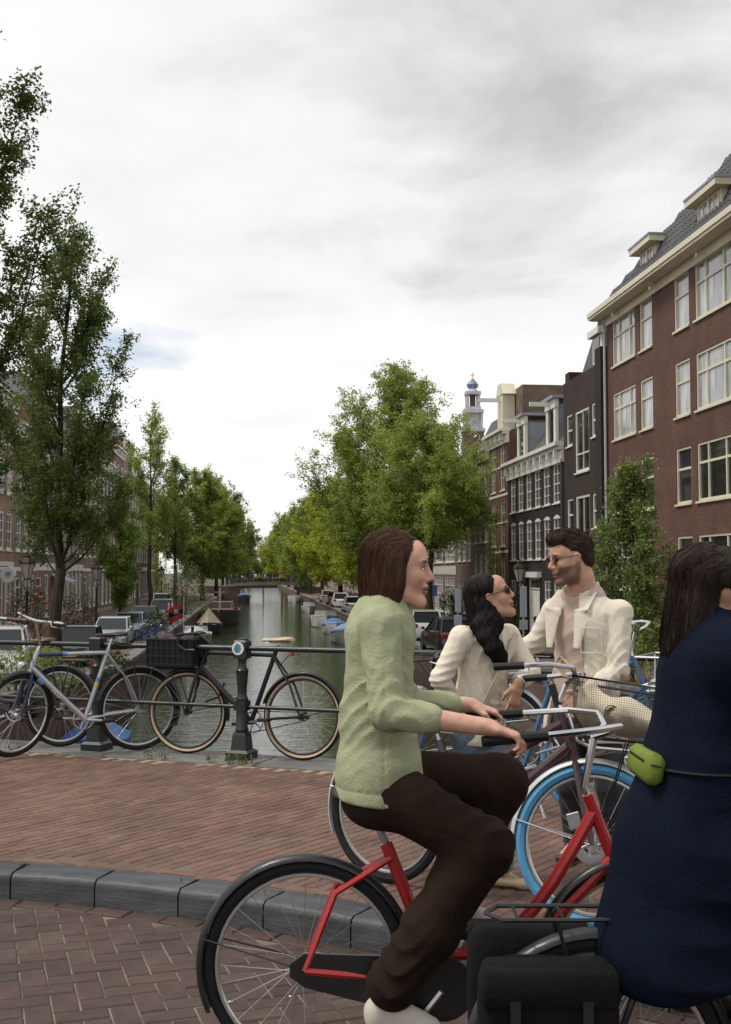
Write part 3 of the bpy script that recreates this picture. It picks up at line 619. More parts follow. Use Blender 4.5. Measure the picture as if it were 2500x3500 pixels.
for k, (v0, v1, ht, ci, n, lab) in enumerate(L_specs):
    w_ = v1 - v0; ww = min(1.55, (w_-1.0)/n*.74); xs_ = even(w_, n, ww, .55)
    zt = ht - .9; rows = []
    lev = [(-1.4, 1.5), (2.9, 5.1), (6.1, 8.1), (8.9, 10.6), (11.4, 13.0)]
    for j, (a, b) in enumerate(lev):
        if b > ht - .7: break
        rows.append((a, b, xs_ if j else xs_[1:], ([.5], [-.5,.25,.75], .15, .045) if j % 2 else ([.5], [-.55], .15, .045), whitep, None))
    rr = (('mansard', 2.6, slate, 1.2), ('pitch', 3.4, M('tile_orange2', (.33,.12,.06), .8, var=.25, scale=5)), ('mansard', 2.2, lead, 1.0))[k % 3]
    bd = [(1.75, 2.25, whitep), (-2.2, -1.75, M('plinth_grey',(.3,.3,.29),.7))] if k % 2 == 0 else [(1.7, 1.95, whitep)]
    hs = house('canal_house', lab, 'L', v0, v1, ht, cols[ci], rows, doors=[(xs_[0][0], xs_[0][1], -2.0, 1.3, M(('door_green','door_dark','door_blue')[k % 3], ((.02,.05,.035),(.03,.025,.02),(.03,.05,.09))[k % 3], .4))], cornice=(.8, .45, whitep), roof=rr, bands=bd)
    if k in (0, 1, 3, 4):
        for a, b in xs_: MB().box(a-.22, a-.05, -.06, .02, -1.7, 1.69).build('pilaster', whitep, hs, 0)
# ================================================================ TREES AND PLANTS
bark = M('bark', (.052,.046,.026), .9, spec=.15, var=.4, scale=6, bump=.9, bscale=14, stretch=(1,1,.25), c2=(.024,.022,.014))
def leaf_mat(name, c, c2, tr=.5):
    return M(name, c, .55, var=.2, scale=.55, rnd_='isl', ramt=.42, spec=.35, trans=tr, c2=c2)
lf_dark = leaf_mat('leaf_dark', (.125,.17,.038), (.08,.12,.028)); lf_mid = leaf_mat('leaf_mid', (.31,.37,.08), (.21,.27,.06)); lf_lime = leaf_mat('leaf_lime', (.42,.46,.06), (.31,.37,.045))
lf_grey = leaf_mat('leaf_grey', (.20,.24,.11), (.12,.15,.06)); lf_fresh = leaf_mat('leaf_fresh', (.21,.28,.055), (.13,.19,.04))
def leaves(P, D, size, g, fold=.25):
    """P (n,3) centres, D (n,3) rough normals -> verts, faces of folded pointed leaves"""
    n = len(P); a = g.normal(size=(n,3)); D = D + a*.55; D /= np.linalg.norm(D, axis=1)[:,None]
    t = np.cross(D, g.normal(size=(n,3))); t /= np.linalg.norm(t, axis=1)[:,None]; b = np.cross(D, t)
    s = (size * g.uniform(.65, 1.35, n))[:,None]
    v = np.stack([P - t*s*.5, P + b*s*.32 - D*s*fold*.4, P + t*s*.5, P - b*s*.32 - D*s*fold*.4], 1).reshape(-1,3)
    return v
def fast_mesh(name, V, mat):
    n = len(V)//4; me = bpy.data.meshes.new(name); me.vertices.add(len(V)); me.vertices.foreach_set('co', V.astype(np.float32).ravel())
    me.loops.add(n*4); me.loops.foreach_set('vertex_index', np.arange(n*4, dtype=np.int32)); me.polygons.add(n)
    me.polygons.foreach_set('loop_start', np.arange(0, n*4, 4, dtype=np.int32)); me.materials.append(mat); me.update(calc_edges=True); return me
def unit_(a): return a/(np.linalg.norm(a)+1e-9)
def tree_parts(H, prof, th, tr, ncl, npl, ls, seed, up=.5, cl=(.45,.35), lean=(0,0), shell=.55):
    g = np.random.default_rng(seed); mb = MB()
    zs = [p[0]*H for p in prof]; rs = [p[1] for p in prof]; cx = [p[2] if len(p) > 2 else 0 for p in prof]
    def cen(z): return np.array([np.interp(z, zs, cx) + lean[0]*z/H, lean[1]*z/H, z])
    top = H*.93; tp = [tuple(cen(top*k/9) * np.array([1,1,0]) * min(1, max(0,(k-2)/5)) + np.array([0,0,top*k/9-.3*(k==0)]) + np.append(g.normal(size=2)*tr*.25*(k>0), 0)) for k in range(10)]
    mb.tube(tp, [tr*1.35*(k==0) + tr*(1-.09*k)*(k>0)*(1 if k*top/9 < th*1.2 else .8) for k in range(10)], 9)
    LV = []; rad = lambda z: float(np.interp(z, zs, rs)); nl = max(10, int(ncl/13)); zlo, zhi = zs[0], zs[-1]
    def spray(c, d, k_):
        for j in range(3):
            td = d*(.55+up*.5) + g.normal(size=3)*.6 + np.array([0,0,.3*up]); td /= np.linalg.norm(td); L_ = cl[0]*g.uniform(.9,2.4)*k_; s0 = c + g.normal(size=3)*cl[1]*.5
            n = max(3, int(npl*.24*g.uniform(.5,1.5))); tt = g.uniform(0,1,n)[:,None]; k = td*tt*L_ + g.normal(size=(n,3))*(.04+ls*.5); k[:,2] -= (tt[:,0]**2)*L_*(.30-.2*min(1,up))
            LV.append(leaves(s0 + k, np.array([0,0,.7]) + g.normal(size=(n,3))*.5, ls, g))
    def bez(a_, b_, c_, t): return a_*(1-t)**2 + 2*b_*t*(1-t) + c_*t*t
    for i in range(nl):
        q = (i + g.uniform(0,1))/nl; zt = zlo + (zhi-zlo)*(.04 + .96*q**.85); az = i*2.39996 + g.uniform(-.5,.5); rt = rad(zt)*g.uniform(.72,1.14) if i % 4 else rad(zt)*g.uniform(.2,.6)
        tip = cen(zt) + np.array([rt*math.cos(az), rt*math.sin(az), 0]); zb = min(max(th*g.uniform(.9,1.15), zt - rt*(.55+1.5*up) - .8), top*.92); bz = np.array(tp[min(9, int(round(zb/top*9)))]); base = np.array([bz[0], bz[1], zb])
        ctl = base + (tip-base)*np.array([.75,.75,.30 if up > .3 else .5]); ll = np.linalg.norm(tip-base); rr = tr*.10 + .007*ll
        mb.tube([tuple(bez(base, ctl, tip, t)) for t in (0,.25,.5,.75,1)], [rr, rr*.8, rr*.6, rr*.35, .006], 5, False)
        nc = max(3, int(ll/.42)); subs = []
        for j in range(nc):
            t = .28 + .72*(j + g.uniform(0,.8))/nc; c = bez(base, ctl, tip, min(t,1)); d = bez(base, ctl, tip, min(1,t+.05)) - c; d = d/(np.linalg.norm(d)+1e-6); spray(c, d, .8)
            if g.uniform() < .75:
                o_ = unit_(np.cross(d, g.normal(size=3)))*.8 + d*.7 + np.array([0,0,.2]); e_ = c + o_*g.uniform(.4,1.0)*(.35+.22*rad(zt)); mb.tube([tuple(c), tuple((c+e_)/2 + np.array([0,0,-.03])), tuple(e_)], [rr*.35,.008,.004], 4, False)
                for f_ in (.55, 1.0): spray(c + (e_-c)*f_, unit_(e_-c), .75)
    for k in range(5): z = top*(.72+.06*k); spray(np.array(tp[min(9,int(z/top*9))])*np.array([1,1,0]) + np.array([0,0,z]), np.array([0,0,1.]), 1)
    return mb, np.concatenate(LV)
def tree(name, label, pos, lm, group=None, rz=0, **kw):
    root = thing(name, label, 'tree', pos, rz, group); mb, V = tree_parts(**kw)
    mb.build('trunk', bark, root); o = link('crown', fast_mesh('crown', V, lm), root); return root
def TP(u, v): return W(u, v, gz(v))
UPR = [(.30,.5),(.36,1.6),(.5,2.2),(.65,2.3),(.8,1.7),(.9,1.0),(1,.15)]
GL = 'elms on the left quay'
tree('elm_tree', 'tall dark upright elm cut by the left edge of the picture', TP(-8.7, 32), lf_dark, GL, H=20.6, prof=[(.2,.9),(.3,2.3),(.5,3.0),(.65,2.8),(.8,2.2),(.92,1.2),(1,.2)], th=3.6, tr=.24, ncl=400, npl=150, ls=.115, seed=1, up=1.0)
tree('elm_tree', 'tall upright elm with mossy trunk beside the nearest left street lamp', TP(-7.6, 46), lf_dark, GL, H=17.8, prof=[(.27,1.0),(.32,2.3),(.42,3.0),(.55,2.9),(.7,2.3,.1),(.82,1.6,.3),(.92,.9,.4),(1,.15,.4)], th=3.6, tr=.25, ncl=360, npl=150, ls=.115, seed=2, up=1.0)
tree('columnar_tree', 'small dense columnar tree between two lamps on the left quay', TP(-7.4, 66), lf_fresh, None, H=8.8, prof=[(.2,.3),(.3,.8),(.5,1.0),(.7,.85),(.88,.5),(1,.1)], th=1.6, tr=.1, ncl=260, npl=170, ls=.115, seed=3, up=1.0, cl=(.3,.22))
tree('elm_tree', 'slender elm with a sparse light crown on the left quay', TP(-8, 92), lf_mid, GL, H=16.8, prof=[(.32,.4),(.42,1.6),(.6,2.2),(.75,1.9),(.9,1.3),(1,.4)], th=5, tr=.2, ncl=190, npl=85, ls=.15, seed=4, up=1.0)
tree('elm_tree', 'fresh green elm beyond the slender one on the left quay', TP(-8, 122), lf_fresh, GL, H=16.4, prof=[(.25,.5),(.36,2.0),(.55,2.7),(.75,2.2),(.9,1.3),(1,.2)], th=4.5, tr=.22, ncl=220, npl=95, ls=.17, seed=5, up=.9)
A_ = dict(H=17, prof=[(.15,2.0),(.25,4.6),(.45,5.8),(.65,5.3),(.82,3.8),(.94,2.0),(1,.4)], th=3.2, tr=.3, ncl=420, npl=115, ls=.23, up=.4, cl=(.7,.6), shell=.4)
tree('lime_tree', 'broad dark tree where the left quay trees close together', TP(-6.2, 150), lf_mid, 'far left quay trees', seed=6, **A_)
tree('lime_tree', 'broad rounded tree just left of the far bridge', TP(-5.2, 174), lf_fresh, 'far left quay trees', seed=7, **A_)
for k, (v, u, lm, t) in enumerate(((215, -5.4, lf_mid, 'first'), (255, -5.2, lf_fresh, 'second'), (300, -5.2, lf_mid, 'third'), (345, -5, lf_fresh, 'fourth'))):
    tree('lime_tree', 'distant rounded tree on the left bank, %s one past the far bridge' % t, TP(u, v), lm, 'trees past the far bridge', seed=20+k, **{**A_, 'ncl': 300, 'npl': 80, 'ls': .33})
for k, (u, v, lm) in enumerate(((-9, 372, lf_mid), (-2.5, 385, lf_fresh), (4, 378, lf_mid), (11, 370, lf_fresh))):
    tree('lime_tree', ('leftmost','second','third','rightmost')[k] + ' of the four hazy trees closing the end of the canal', W(u, v, STREET), lm, 'trees closing the canal', seed=70+k, **{**A_, 'H': 15 - 3*(k in (1,2)), 'ncl': 220, 'npl': 60, 'ls': .42, 'th': 2.0})
tag(MB().add([tuple(W(-12,365,WATER+.2)), tuple(W(16,365,WATER+.2)), tuple(W(16,365,STREET+.02)), tuple(W(-12,365,STREET+.02)), tuple(W(16,421,STREET+.02)), tuple(W(-12,421,STREET+.02))], [(0,1,2,3),(3,2,4,5)]).build('embankment', gm, None, 0), 'far embankment closing the canal', kind='structure')
GR = 'trees on the right quay'
tree('street_tree', 'leafy street tree standing on the right quay in front of the shopfront', TP(10.3, 65), lf_mid, GR, H=12.6, prof=[(.40,2.2),(.46,3.6),(.58,3.9),(.72,3.3),(.86,2.2,-.2),(.95,1.1,-.3),(1,.2,-.3)], th=5.0, tr=.22, ncl=440, npl=165, ls=.125, seed=8, up=.25, cl=(.55,.4))
tree('lime_tree', 'largest pale green tree on the right quay, its crown above all others', TP(9.6, 76), lf_mid, GR, H=17.4, prof=[(.28,3.0),(.4,4.8),(.55,5.4,-.4),(.7,4.8,-.4),(.84,3.2,-.1),(.94,1.8,.3),(1,.3,.4)], th=4.5, tr=.3, ncl=620, npl=150, ls=.145, seed=9, up=.35, cl=(.65,.5), shell=.42)
tree('lime_tree', 'bright yellow green tree beyond the largest on the right quay', TP(9.4, 98), lf_lime, GR, H=12.0, prof=[(.2,2.2),(.35,3.6),(.6,3.8),(.8,2.8),(.93,1.4),(1,.3)], th=3, tr=.25, ncl=260, npl=120, ls=.18, seed=10, up=.4, cl=(.65,.5))
tree('lime_tree', 'lime coloured rounded tree mid way along the right quay', TP(9.6, 124), lf_lime, GR, seed=11, **{**A_, 'H': 13.5, 'ncl': 340})
tree('lime_tree', 'mid green tree left of the lime coloured one on the right quay', TP(9.6, 156), lf_mid, GR, seed=12, **{**A_, 'H': 15, 'ncl': 340})
tree('lime_tree', 'tree beside the right end of the far bridge', TP(9.8, 190), lf_fresh, GR, seed=13, **{**A_, 'H': 16, 'ncl': 340})
for k, (v, lm, t) in enumerate(((230, lf_mid, 'first'), (275, lf_lime, 'second'), (330, lf_mid, 'third'))):
    tree('lime_tree', 'distant tree on the right bank, %s one past the far bridge' % t, TP(8.9, v), lm, 'trees past the far bridge', seed=30+k, **{**A_, 'ncl': 300, 'npl': 80, 'ls': .33})
tree('young_tree', 'young glossy leaved tree in front of the brown brick building', TP(9.6, 28.2), leaf_mat('leaf_young', (.23,.29,.085), (.13,.18,.05)), None, H=5.6, prof=[(.12,.5),(.28,1.15),(.42,1.3),(.6,.95),(.8,.5),(.92,.28),(1,.08)], th=.5, tr=.05, ncl=400, npl=120, ls=.085, seed=14, up=.6, cl=(.16,.12))
# shrubs ------------------------------------------------------------------------------
def bush(name, label, pos, rx, ry, h_, lm, n, ls, seed, flowers=None, stems=7, cat='shrub', group=None):
    g = np.random.default_rng(seed); root = thing(name, label, cat, pos, 0, group); mb = MB(); LV = []; FV = []
    for k in range(stems):
        a = g.uniform(0, 6.28); r_ = g.uniform(.2,.9); mb.tube([(0.1*math.cos(a), .1*math.sin(a), -.05), (rx*r_*.6*math.cos(a), ry*r_*.6*math.sin(a), h_*.5), (rx*r_*math.cos(a), ry*r_*math.sin(a), h_*g.uniform(.7,.98))], [.02,.012,.004], 4)
    ncl = max(8, n//40)
    for k in range(ncl):
        a = g.uniform(0, 6.28); zz = g.uniform(.05,1)**.8; r_ = g.uniform(.2,1)**.5 * math.sqrt(max(.05, 1-(zz-.35)**2/.6))
        c = np.array([rx*r_*math.cos(a), ry*r_*math.sin(a), h_*zz*.92]); k_ = g.normal(size=(40,3)) * np.array([rx,ry,h_])*.13
        LV.append(leaves(c+k_, np.array([0,0,.7])+k_, ls, g))
        if flowers and g.uniform() < .6: f = g.normal(size=(5,3))*np.array([rx,ry,h_])*.1; FV.append(leaves(c+f, np.array([0,-1,.5])+f*0, ls*1.1, g))
    mb.build('stem', bark, root); link('foliage', fast_mesh('foliage', np.concatenate(LV), lm), root)
    if FV: tag(link('flower_heads', fast_mesh('flower_heads', np.concatenate(FV), flowers), root), kind='stuff')
    return root
pinkf = M('pink_petal', (.62,.16,.19), .6, var=.3, trans=.2); lf_sh = leaf_mat('leaf_shrub', (.07,.12,.03), (.04,.07,.02))
def LP(px, py, Y): p = at(px, py, Y); u, v = UV(p); return Vector((p.x, p.y, gz(v)))
bush('shrub', 'low green shrubs on the left quay behind the parked bicycles', LP(60, 2380, 25), 1.3, .9, 1.0, lf_fresh, 2000, .09, 41)
bush('shrub', 'green weeds on the quay edge behind the railing post', LP(320, 2280, 31), 1.2, .8, .8, lf_sh, 900, .09, 42)
bush('rose_bush', 'climbing rose bush with pink flowers by the far left house', LP(90, 2060, 56), 1.1, .7, 3.2, lf_sh, 1800, .13, 43, pinkf)
bush('shrub', 'tall brownish shrub beside the big elm trunk', LP(270, 2050, 58), 1.3, .8, 2.6, leaf_mat('leaf_brown', (.10,.10,.035), (.06,.055,.02)), 1300, .12, 44)
bush('shrub', 'loose willowy shrub on the left quay beside the old barge', W(-5.7, 100, STREET), 2.0, 1.8, 4.3, lf_grey, 3000, .16, 45, stems=12)
bush('shrub', 'bright green climber standing behind the willowy shrub', W(-8.5, 108, STREET), .8, .8, 5.5, lf_lime, 1500, .18, 46)
bush('shrub', 'small shrub between parked cars on the left quay', W(-5.9, 72, STREET), .9, .8, 1.2, lf_sh, 700, .12, 47)
bush('shrub', 'dense green planting on the right quay just behind the railing', W(8.9, 19.5, gz(19.5)), 1.5, 1.3, 1.7, lf_grey, 3000, .085, 48)
bush('shrub', 'bamboo like shrub in front of the brown building at right', W(11.3, 25, gz(25)), 1.3, 1.1, 2.0, lf_sh, 2400, .10, 49)
bush('shrub', 'lush low shrubs at the foot of the young tree', W(9.7, 26, gz(26)), 1.2, 1.2, 1.5, lf_fresh, 2000, .09, 50)
bush('climbing_rose', 'climber with small red flowers up the black house front', W(14.7, 62, STREET), .5, 1.2, 3.6, lf_sh, 1400, .13, 51, M('red_petal', (.45,.05,.04), .6))
bush('climber', 'light green climber between the red brick house and the black house', W(14.6, 68, STREET), .5, .8, 6.6, lf_mid, 1600, .15, 52)
bush('shrub', 'potted green shrub under the shop windows on the right', W(14.3, 82, STREET), .7, 1.6, 2.4, lf_sh, 1400, .14, 53)
bush('shrub', 'hanging green plant on the right abutment of the far bridge', W(8.9, 195, STREET+.6), 1.9, 1.2, 1.6, lf_sh, 900, .2, 54)
# ================================================================ BICYCLES
blackp = M('black_paint', (.010,.010,.011), .42, var=.2, scale=20, coat=.15); rubber = M('tyre_rubber', (.016,.016,.017), .85, spec=.25, var=.25, scale=30); chrome = M('chrome', (.62,.62,.63), .22, 1.0, var=.08)
alu = M('aluminium', (.5,.5,.51), .36, 1.0, var=.1); tan = M('tan_sidewall', (.52,.40,.26), .75, var=.12); blplast = M('black_plastic', (.014,.014,.015), .55, var=.15, spec=.3); redlens = M('red_lens', (.42,.015,.015), .25, coat=.4)
leather_b = M('brown_leather', (.12,.05,.03), .5, var=.25, scale=18, bump=.15); leather_t = M('tan_leather', (.55,.40,.26), .55, var=.18, scale=14, bump=.15); blackseat = M('black_seat', (.018,.018,.018), .6, var=.2); lampw = M('lamp_glass', (.55,.55,.52), .1, coat=.5)
tyreblue = M('tyre_blue', (.085,.30,.52), .6, var=.12, scale=12); rimw = M('rim_silver', (.55,.54,.52), .32, .8, var=.08)
def wheel_parts(r, tw, tyre, rim, nsp, side=None, disc=False, hubm=None):
    rr = r - tw*2 - .006; w_ = MB()
    w_.ring(rr, .009, 48, 6, ry=.011)
    w_.tube([(0,-.04,0),(0,.04,0)], .016, 10); w_.tube([(0,-.034,0),(0,-.029,0)], .030, 12); w_.tube([(0,.029,0),(0,.034,0)], .030, 12); w_.tube([(0,-.062,0),(0,.062,0)], .006, 6)
    t = MB(); ms = None
    if side: ms = [0,1,1,0,1,1,0,0] if False else [0,0,1,1,1,1,0,0]
    k = 8; ms2 = ms
    t.ring(r - tw, tw, 52, k, ms=ms2)
    s = MB(); q = random.Random(5)
    for i in range(nsp):
        a = 2*math.pi*i/nsp; sd = 1 if i % 2 else -1; b = a + (.42 if (i//2) % 2 else -.42)
        s.tube([(.028*math.cos(b), sd*.030, .028*math.sin(b)), ((rr-.006)*math.cos(a), sd*.003, (rr-.006)*math.sin(a))], .0012, 3, False)
    d = None
    if disc:
        d = MB(); d.ring(.062, .022, 40, 4, TR(0,-.037,0), ry=.0014)
        for i in range(6): a = i*math.pi/3; d.tube([(.02*math.cos(a),-.037,.02*math.sin(a)),(.05*math.cos(a+.35),-.037,.05*math.sin(a+.35))], .004, 4)
    return w_.mesh('wheel', [rim]), t.mesh('tyre', [tyre, side] if side else [tyre], 40), s.mesh('spoke_set', alu, 0), d.mesh('brake_disc', alu, 30) if d else None
WC = {}
def add_wheel(root, M4, r, tw, tyre, rim, nsp=28, side=None, disc=False):
    key = (r, tw, tyre.name, rim.name, nsp, side.name if side else '', disc)
    if key not in WC: WC[key] = wheel_parts(r, tw, tyre, rim, nsp, side, disc)
    a, b, c, d = WC[key]; o = link('wheel', a, root, M4); link('tyre', b, o); link('spoke_set', c, o)
    if d: link('brake_disc', d, o)
    return o
def saddle_mb(L_=.27, w_=.1, h_=.055):
    st = [(-.5,.55,.75),(-.46,.85,.95),(-.3,1.0,1.0),(-.1,.72,.82),(.1,.38,.72),(.3,.24,.72),(.45,.2,.66),(.5,.1,.5)]; mb = MB(); rings = []
    for x, wf, hf in st:
        ww = w_*wf; rings.append([(x*L_, ww*math.cos(a)*1.0, h_*(.0 if math.sin(a) < 0 else 0) + h_*hf*(math.sin(a)*.5 if math.sin(a) > 0 else math.sin(a)*.28)) for a in [2*math.pi*k/14 for k in range(14)]])
    mb.loft(rings); return mb
def mudguard(R_, w_, a0, a1, n=26):
    mb = MB(); rings = []
    for i in range(n+1):
        a = a0 + (a1-a0)*i/n; ring = []
        for (dr, y) in ((-.012,-1),(.002,-.6),(.006,0),(.002,.6),(-.012,1),(-.016,1),(-.003,.55),(.001,0),(-.003,-.55),(-.016,-1)): ring.append(((R_+dr)*math.cos(a), y*w_, (R_+dr)*math.sin(a)))
        rings.append(ring)
    return mb.loft(rings)
def bike(name, label, rear, front, lean=0.0, steer=0.0, o=None, group=None):
    """rear, front: ground contact points; lean to the bike's own left (+)"""
    o = dict(dict(r=.345, tw=.02, wb=None, frame='diamond', fm=blackp, fm2=None, tr=.017, tyre=rubber, ftyre=None, side=None, rim=rimw, sp=28, guard=blackp, bars='flat', barm=blackp, grip=blplast, saddle=blackseat, sh=.92, bh=1.02, rack=None, tail=True, lamp=True, crank=R(-20), disc=False, case=None, reach=.0, stand=True, guards=True, headz=.86, sttop=.62), **(o or {}))
    rear = Vector(rear); front = Vector(front); wb = o['wb'] or (front-rear).length; d = front-rear; yaw = math.atan2(d.y, d.x)
    M4 = Matrix.Translation(rear) @ RZ(yaw) @ RX(-lean); root = thing(name, label, 'bicycle', M4=M4, group=group)
    r = o['r']; RHb = Vector((0,0,r)); FH = Vector((wb,0,r)); BB = Vector((.455,0,.285)); SHt = Vector((.455-o['sttop']*math.cos(R(71)) , 0, .285+o['sttop']*math.sin(R(71)))) if o['frame'] != 'oma' else Vector((.455-.5*math.cos(R(68)),0,.285+.5*math.sin(R(68))))
    ha = R(69); HB = Vector((FH.x - .055*0 - (.40)*math.cos(ha) + .045, 0, r + .40*math.sin(ha) - .02)); hd = Vector((-math.cos(ha), 0, math.sin(ha))); hl = max(.1, (o['headz'] - HB.z)/hd.z); HT = HB + hd*hl
    S = Matrix.Translation(HB) @ Matrix.Rotation(steer, 4, hd) @ Matrix.Translation(-HB)
    fr = MB(); tr = o['tr']; F_ = o['frame']
    fr.tube([HB - hd*.01, HT + hd*.01], .021, 10)
    sd_ = (SHt-BB).normalized()
    if F_ == 'diamond':
        fr.tube([HB + hd*.03, BB], tr*1.35, 10); fr.tube([HT - hd*.03, SHt - sd_*.04], tr, 10)
    elif F_ == 'aero':   # heavy sloping tubes of a city bike with battery
        fr.tube([HB + hd*.06, BB + Vector((.02,0,.02))], tr*1.8, 10, flat=.8); fr.tube([HT - hd*.05, SHt - sd_*.22], tr*1.25, 10)
    elif F_ == 'step':
        fr.tube([HB + hd*.02, BB + Vector((.06,0,.02)), BB], tr*1.25, 10); fr.tube([HT - hd*.02, (HT+BB)*.5 + Vector((-.02,0,.0)), BB + Vector((-.035,0,.14))], tr, 10)
    elif F_ == 'oma':
        a, b = HT - hd*.05, BB + sd_*.1; fr.tube([a + (b-a)*t + Vector((.0,0,-.16*math.sin(math.pi*t))) for t in [k/8 for k in range(9)]], tr, 10); fr.tube([HB + (BB-HB)*t + Vector((0,0,-.06*math.sin(math.pi*t))) for t in [k/8 for k in range(9)]], tr*1.1, 10)
    fr.tube([BB, SHt], tr*1.05, 10); fr.tube([BB - Vector((0,.036,0)), BB + Vector((0,.036,0))], .022, 12)
    for s in (-1, 1):
        fr.tube([BB + Vector((0,s*.03,0)), Vector((.25,s*.05,(r+BB.z)/2+.005)), RHb + Vector((0,s*.062,0))], tr*.62, 6); fr.tube([SHt - sd_*.05 + Vector((0,s*.02,0)), Vector((.10,s*.05,r+.25)), RHb + Vector((0,s*.062,0))], tr*.52, 6)
    fr.build('frame', o['fm2'] or o['fm'], root)
    fk = MB(); cr_ = HB - hd*.02
    for s in (-1, 1): fk.tube([cr_ + Vector((0,s*.03,0)), cr_.lerp(FH, .25) + Vector((0,s*.052,0)), FH + Vector((-.03,s*.058,.1)), FH + Vector((0,s*.058,0))], [.016,.016,.012,.010], 8)
    fk.tube([cr_ + Vector((0,-.04,0)), cr_ + Vector((0,.04,0))], .017, 8); fk.build('fork', o['fm'], root, M4=S)
    add_wheel(root, TR(*RHb), r, o['tw'], o['tyre'], o['rim'], o['sp'], o['side']); add_wheel(root, S @ TR(*FH), r, o['tw'], o['ftyre'] or o['tyre'], o['rim'], o['sp'], o['side'], o['disc'])
    if o['guards']:
        g = mudguard(r+.018, .028, R(15), R(205)); 
        for s in (-1,1): g.tube([(0,s*.06,0), ((r+.01)*math.cos(R(165)), s*.026, (r+.01)*math.sin(R(165)))], .003, 4)
        g.build('mudguard', o['guard'], root, 50, TR(*RHb)); g = mudguard(r+.018, .026, R(62), R(190))
        for s in (-1,1): g.tube([(0,s*.06,0), ((r+.01)*math.cos(R(168)), s*.025, (r+.01)*math.sin(R(168)))], .003, 4)
        g.build('mudguard', o['guard'], root, 50, S @ TR(*FH))
    # seat
    sp = SHt + sd_*(o['sh'] - .05 - SHt.z)/sd_.z; p = MB(); p.tube([SHt - sd_*.02, sp], .0135, 8); p.tube([sp + Vector((-.09,-.02,.012)), sp + Vector((.1,-.015,.012))], .004, 5); p.tube([sp + Vector((-.09,.02,.012)), sp + Vector((.1,.015,.012))], .004, 5); p.build('seat_post', alu, root)
    saddle_mb().build('saddle', o['saddle'], root, 60, TR(sp.x+.01, 0, sp.z+.03) @ RY(R(2)))
    # handlebar
    b = MB(); st = HT + hd*(.05); zt = o['bh']; kind = o['bars']; gl = []
    if kind == 'flat':
        cz = Vector((HT.x+.05, 0, zt)); b.tube([HT, st, cz], .014, 8); pts = lambda s: [cz, cz + Vector((.0,s*.1,.005)), cz + Vector((-.03,s*.26,.02)), cz + Vector((-.06,s*.31,.015))]; gl = lambda s: [cz + Vector((-.02,s*.19,.016)), cz + Vector((-.06,s*.31,.015))]
    elif kind == 'drop':
        cz = Vector((HT.x+.09, 0, zt)); b.tube([HT, st, cz], .014, 8); pts = lambda s: [cz, cz + Vector((0,s*.17,0)), cz + Vector((.05,s*.2,0)), cz + Vector((.10,s*.2,-.03)), cz + Vector((.10,s*.2,-.09)), cz + Vector((.03,s*.21,-.13)), cz + Vector((-.05,s*.21,-.13))]; gl = lambda s: [cz + Vector((.05,s*.2,.0)), cz + Vector((.12,s*.2,-.01)), cz + Vector((.12,s*.2,.05))]
    else:   # swept back dutch bar
        up = Vector((HT.x+.02+o['reach'], 0, zt-.06)); b.tube([HT, HT + hd*.04, up], .013, 8); cz = up; k = .36 if kind == 'oma' else .22
        pts = lambda s: [cz, cz + Vector((.05,s*.07,.03)), cz + Vector((.05,s*.17,.06)), cz + Vector((-.04,s*.26,.06)), cz + Vector((-.04-k*.5,s*.29,.045)), cz + Vector((-.04-k,s*.30,.03))]; gl = lambda s: [cz + Vector((-.04-k*.45,s*.288,.046)), cz + Vector((-.05-k,s*.30,.03))]
    for s in (-1, 1): b.tube(pts(s), .0115, 8)
    bo = b.build('handlebar', o['barm'], root, M4=S)
    for s in (-1, 1):
        g = MB(); g.tube(gl(s), .0165, 8); g.build('grip', o['grip'], bo)
        a = gl(s)[0]; l = MB(); l.tube([a + Vector((.02,0,-.01)), a + Vector((.03,s*.03,-.03)), a + Vector((-.05,s*.08,-.045))], .005, 5); l.build('brake_lever', alu if kind != 'drop' else blplast, bo)
    cb = MB(); cb.tube([cz + Vector((0,-.15,.02)), cz + Vector((.10,-.08,.0)), HT + Vector((.06,0,-.05)), HB + Vector((.02,.0,.02))], .0028, 5); cb.tube([cz + Vector((0,.15,.02)), cz + Vector((.12,.05,-.02)), HT + Vector((.05,.01,-.08)), HB + Vector((.0,.02,.0))], .0028, 5); cb.build('cable', blplast, root, M4=S)
    # drivetrain (right side is -y)
    c = MB(); ca = o['crank']; c.ring(.085, .006, 32, 4, TR(BB.x,-.045,BB.z), ry=.002)
    for i in range(5): a = i*2*math.pi/5; c.tube([(BB.x,-.045,BB.z),(BB.x+.083*math.cos(a),-.045,BB.z+.083*math.sin(a))], .006, 4)
    ends = []
    for s, a in ((-1, ca), (1, ca+math.pi)):
        e_ = BB + Vector((.17*math.cos(a), s*.075, .17*math.sin(a))); c.tube([BB + Vector((0,s*.03,0)), BB + Vector((.01*math.cos(a),s*.065,.01*math.sin(a))), e_], .011, 6); ends.append((s, e_))
    c.build('crank', o['barm'] if o['barm'] is alu else alu, root)
    for s, e_ in ends: pd = MB(); pd.box(-.045,.045,-.008 if s > 0 else -.09,.09 if s > 0 else .008,-.012,.012, TR(*e_), bev=.004); pd.build('pedal', blplast, root)
    ch = MB(); ch.tube([(BB.x,-.045,BB.z+.087),(0,-.045,r+.035)], .004, 4); ch.tube([(BB.x,-.045,BB.z-.087),(0,-.045,r-.035)], .004, 4); ch.ring(.034, .006, 20, 4, TR(0,-.045,r), ry=.003); ch.build('chain', M('chain_dark',(.05,.045,.04),.5,.6), root)
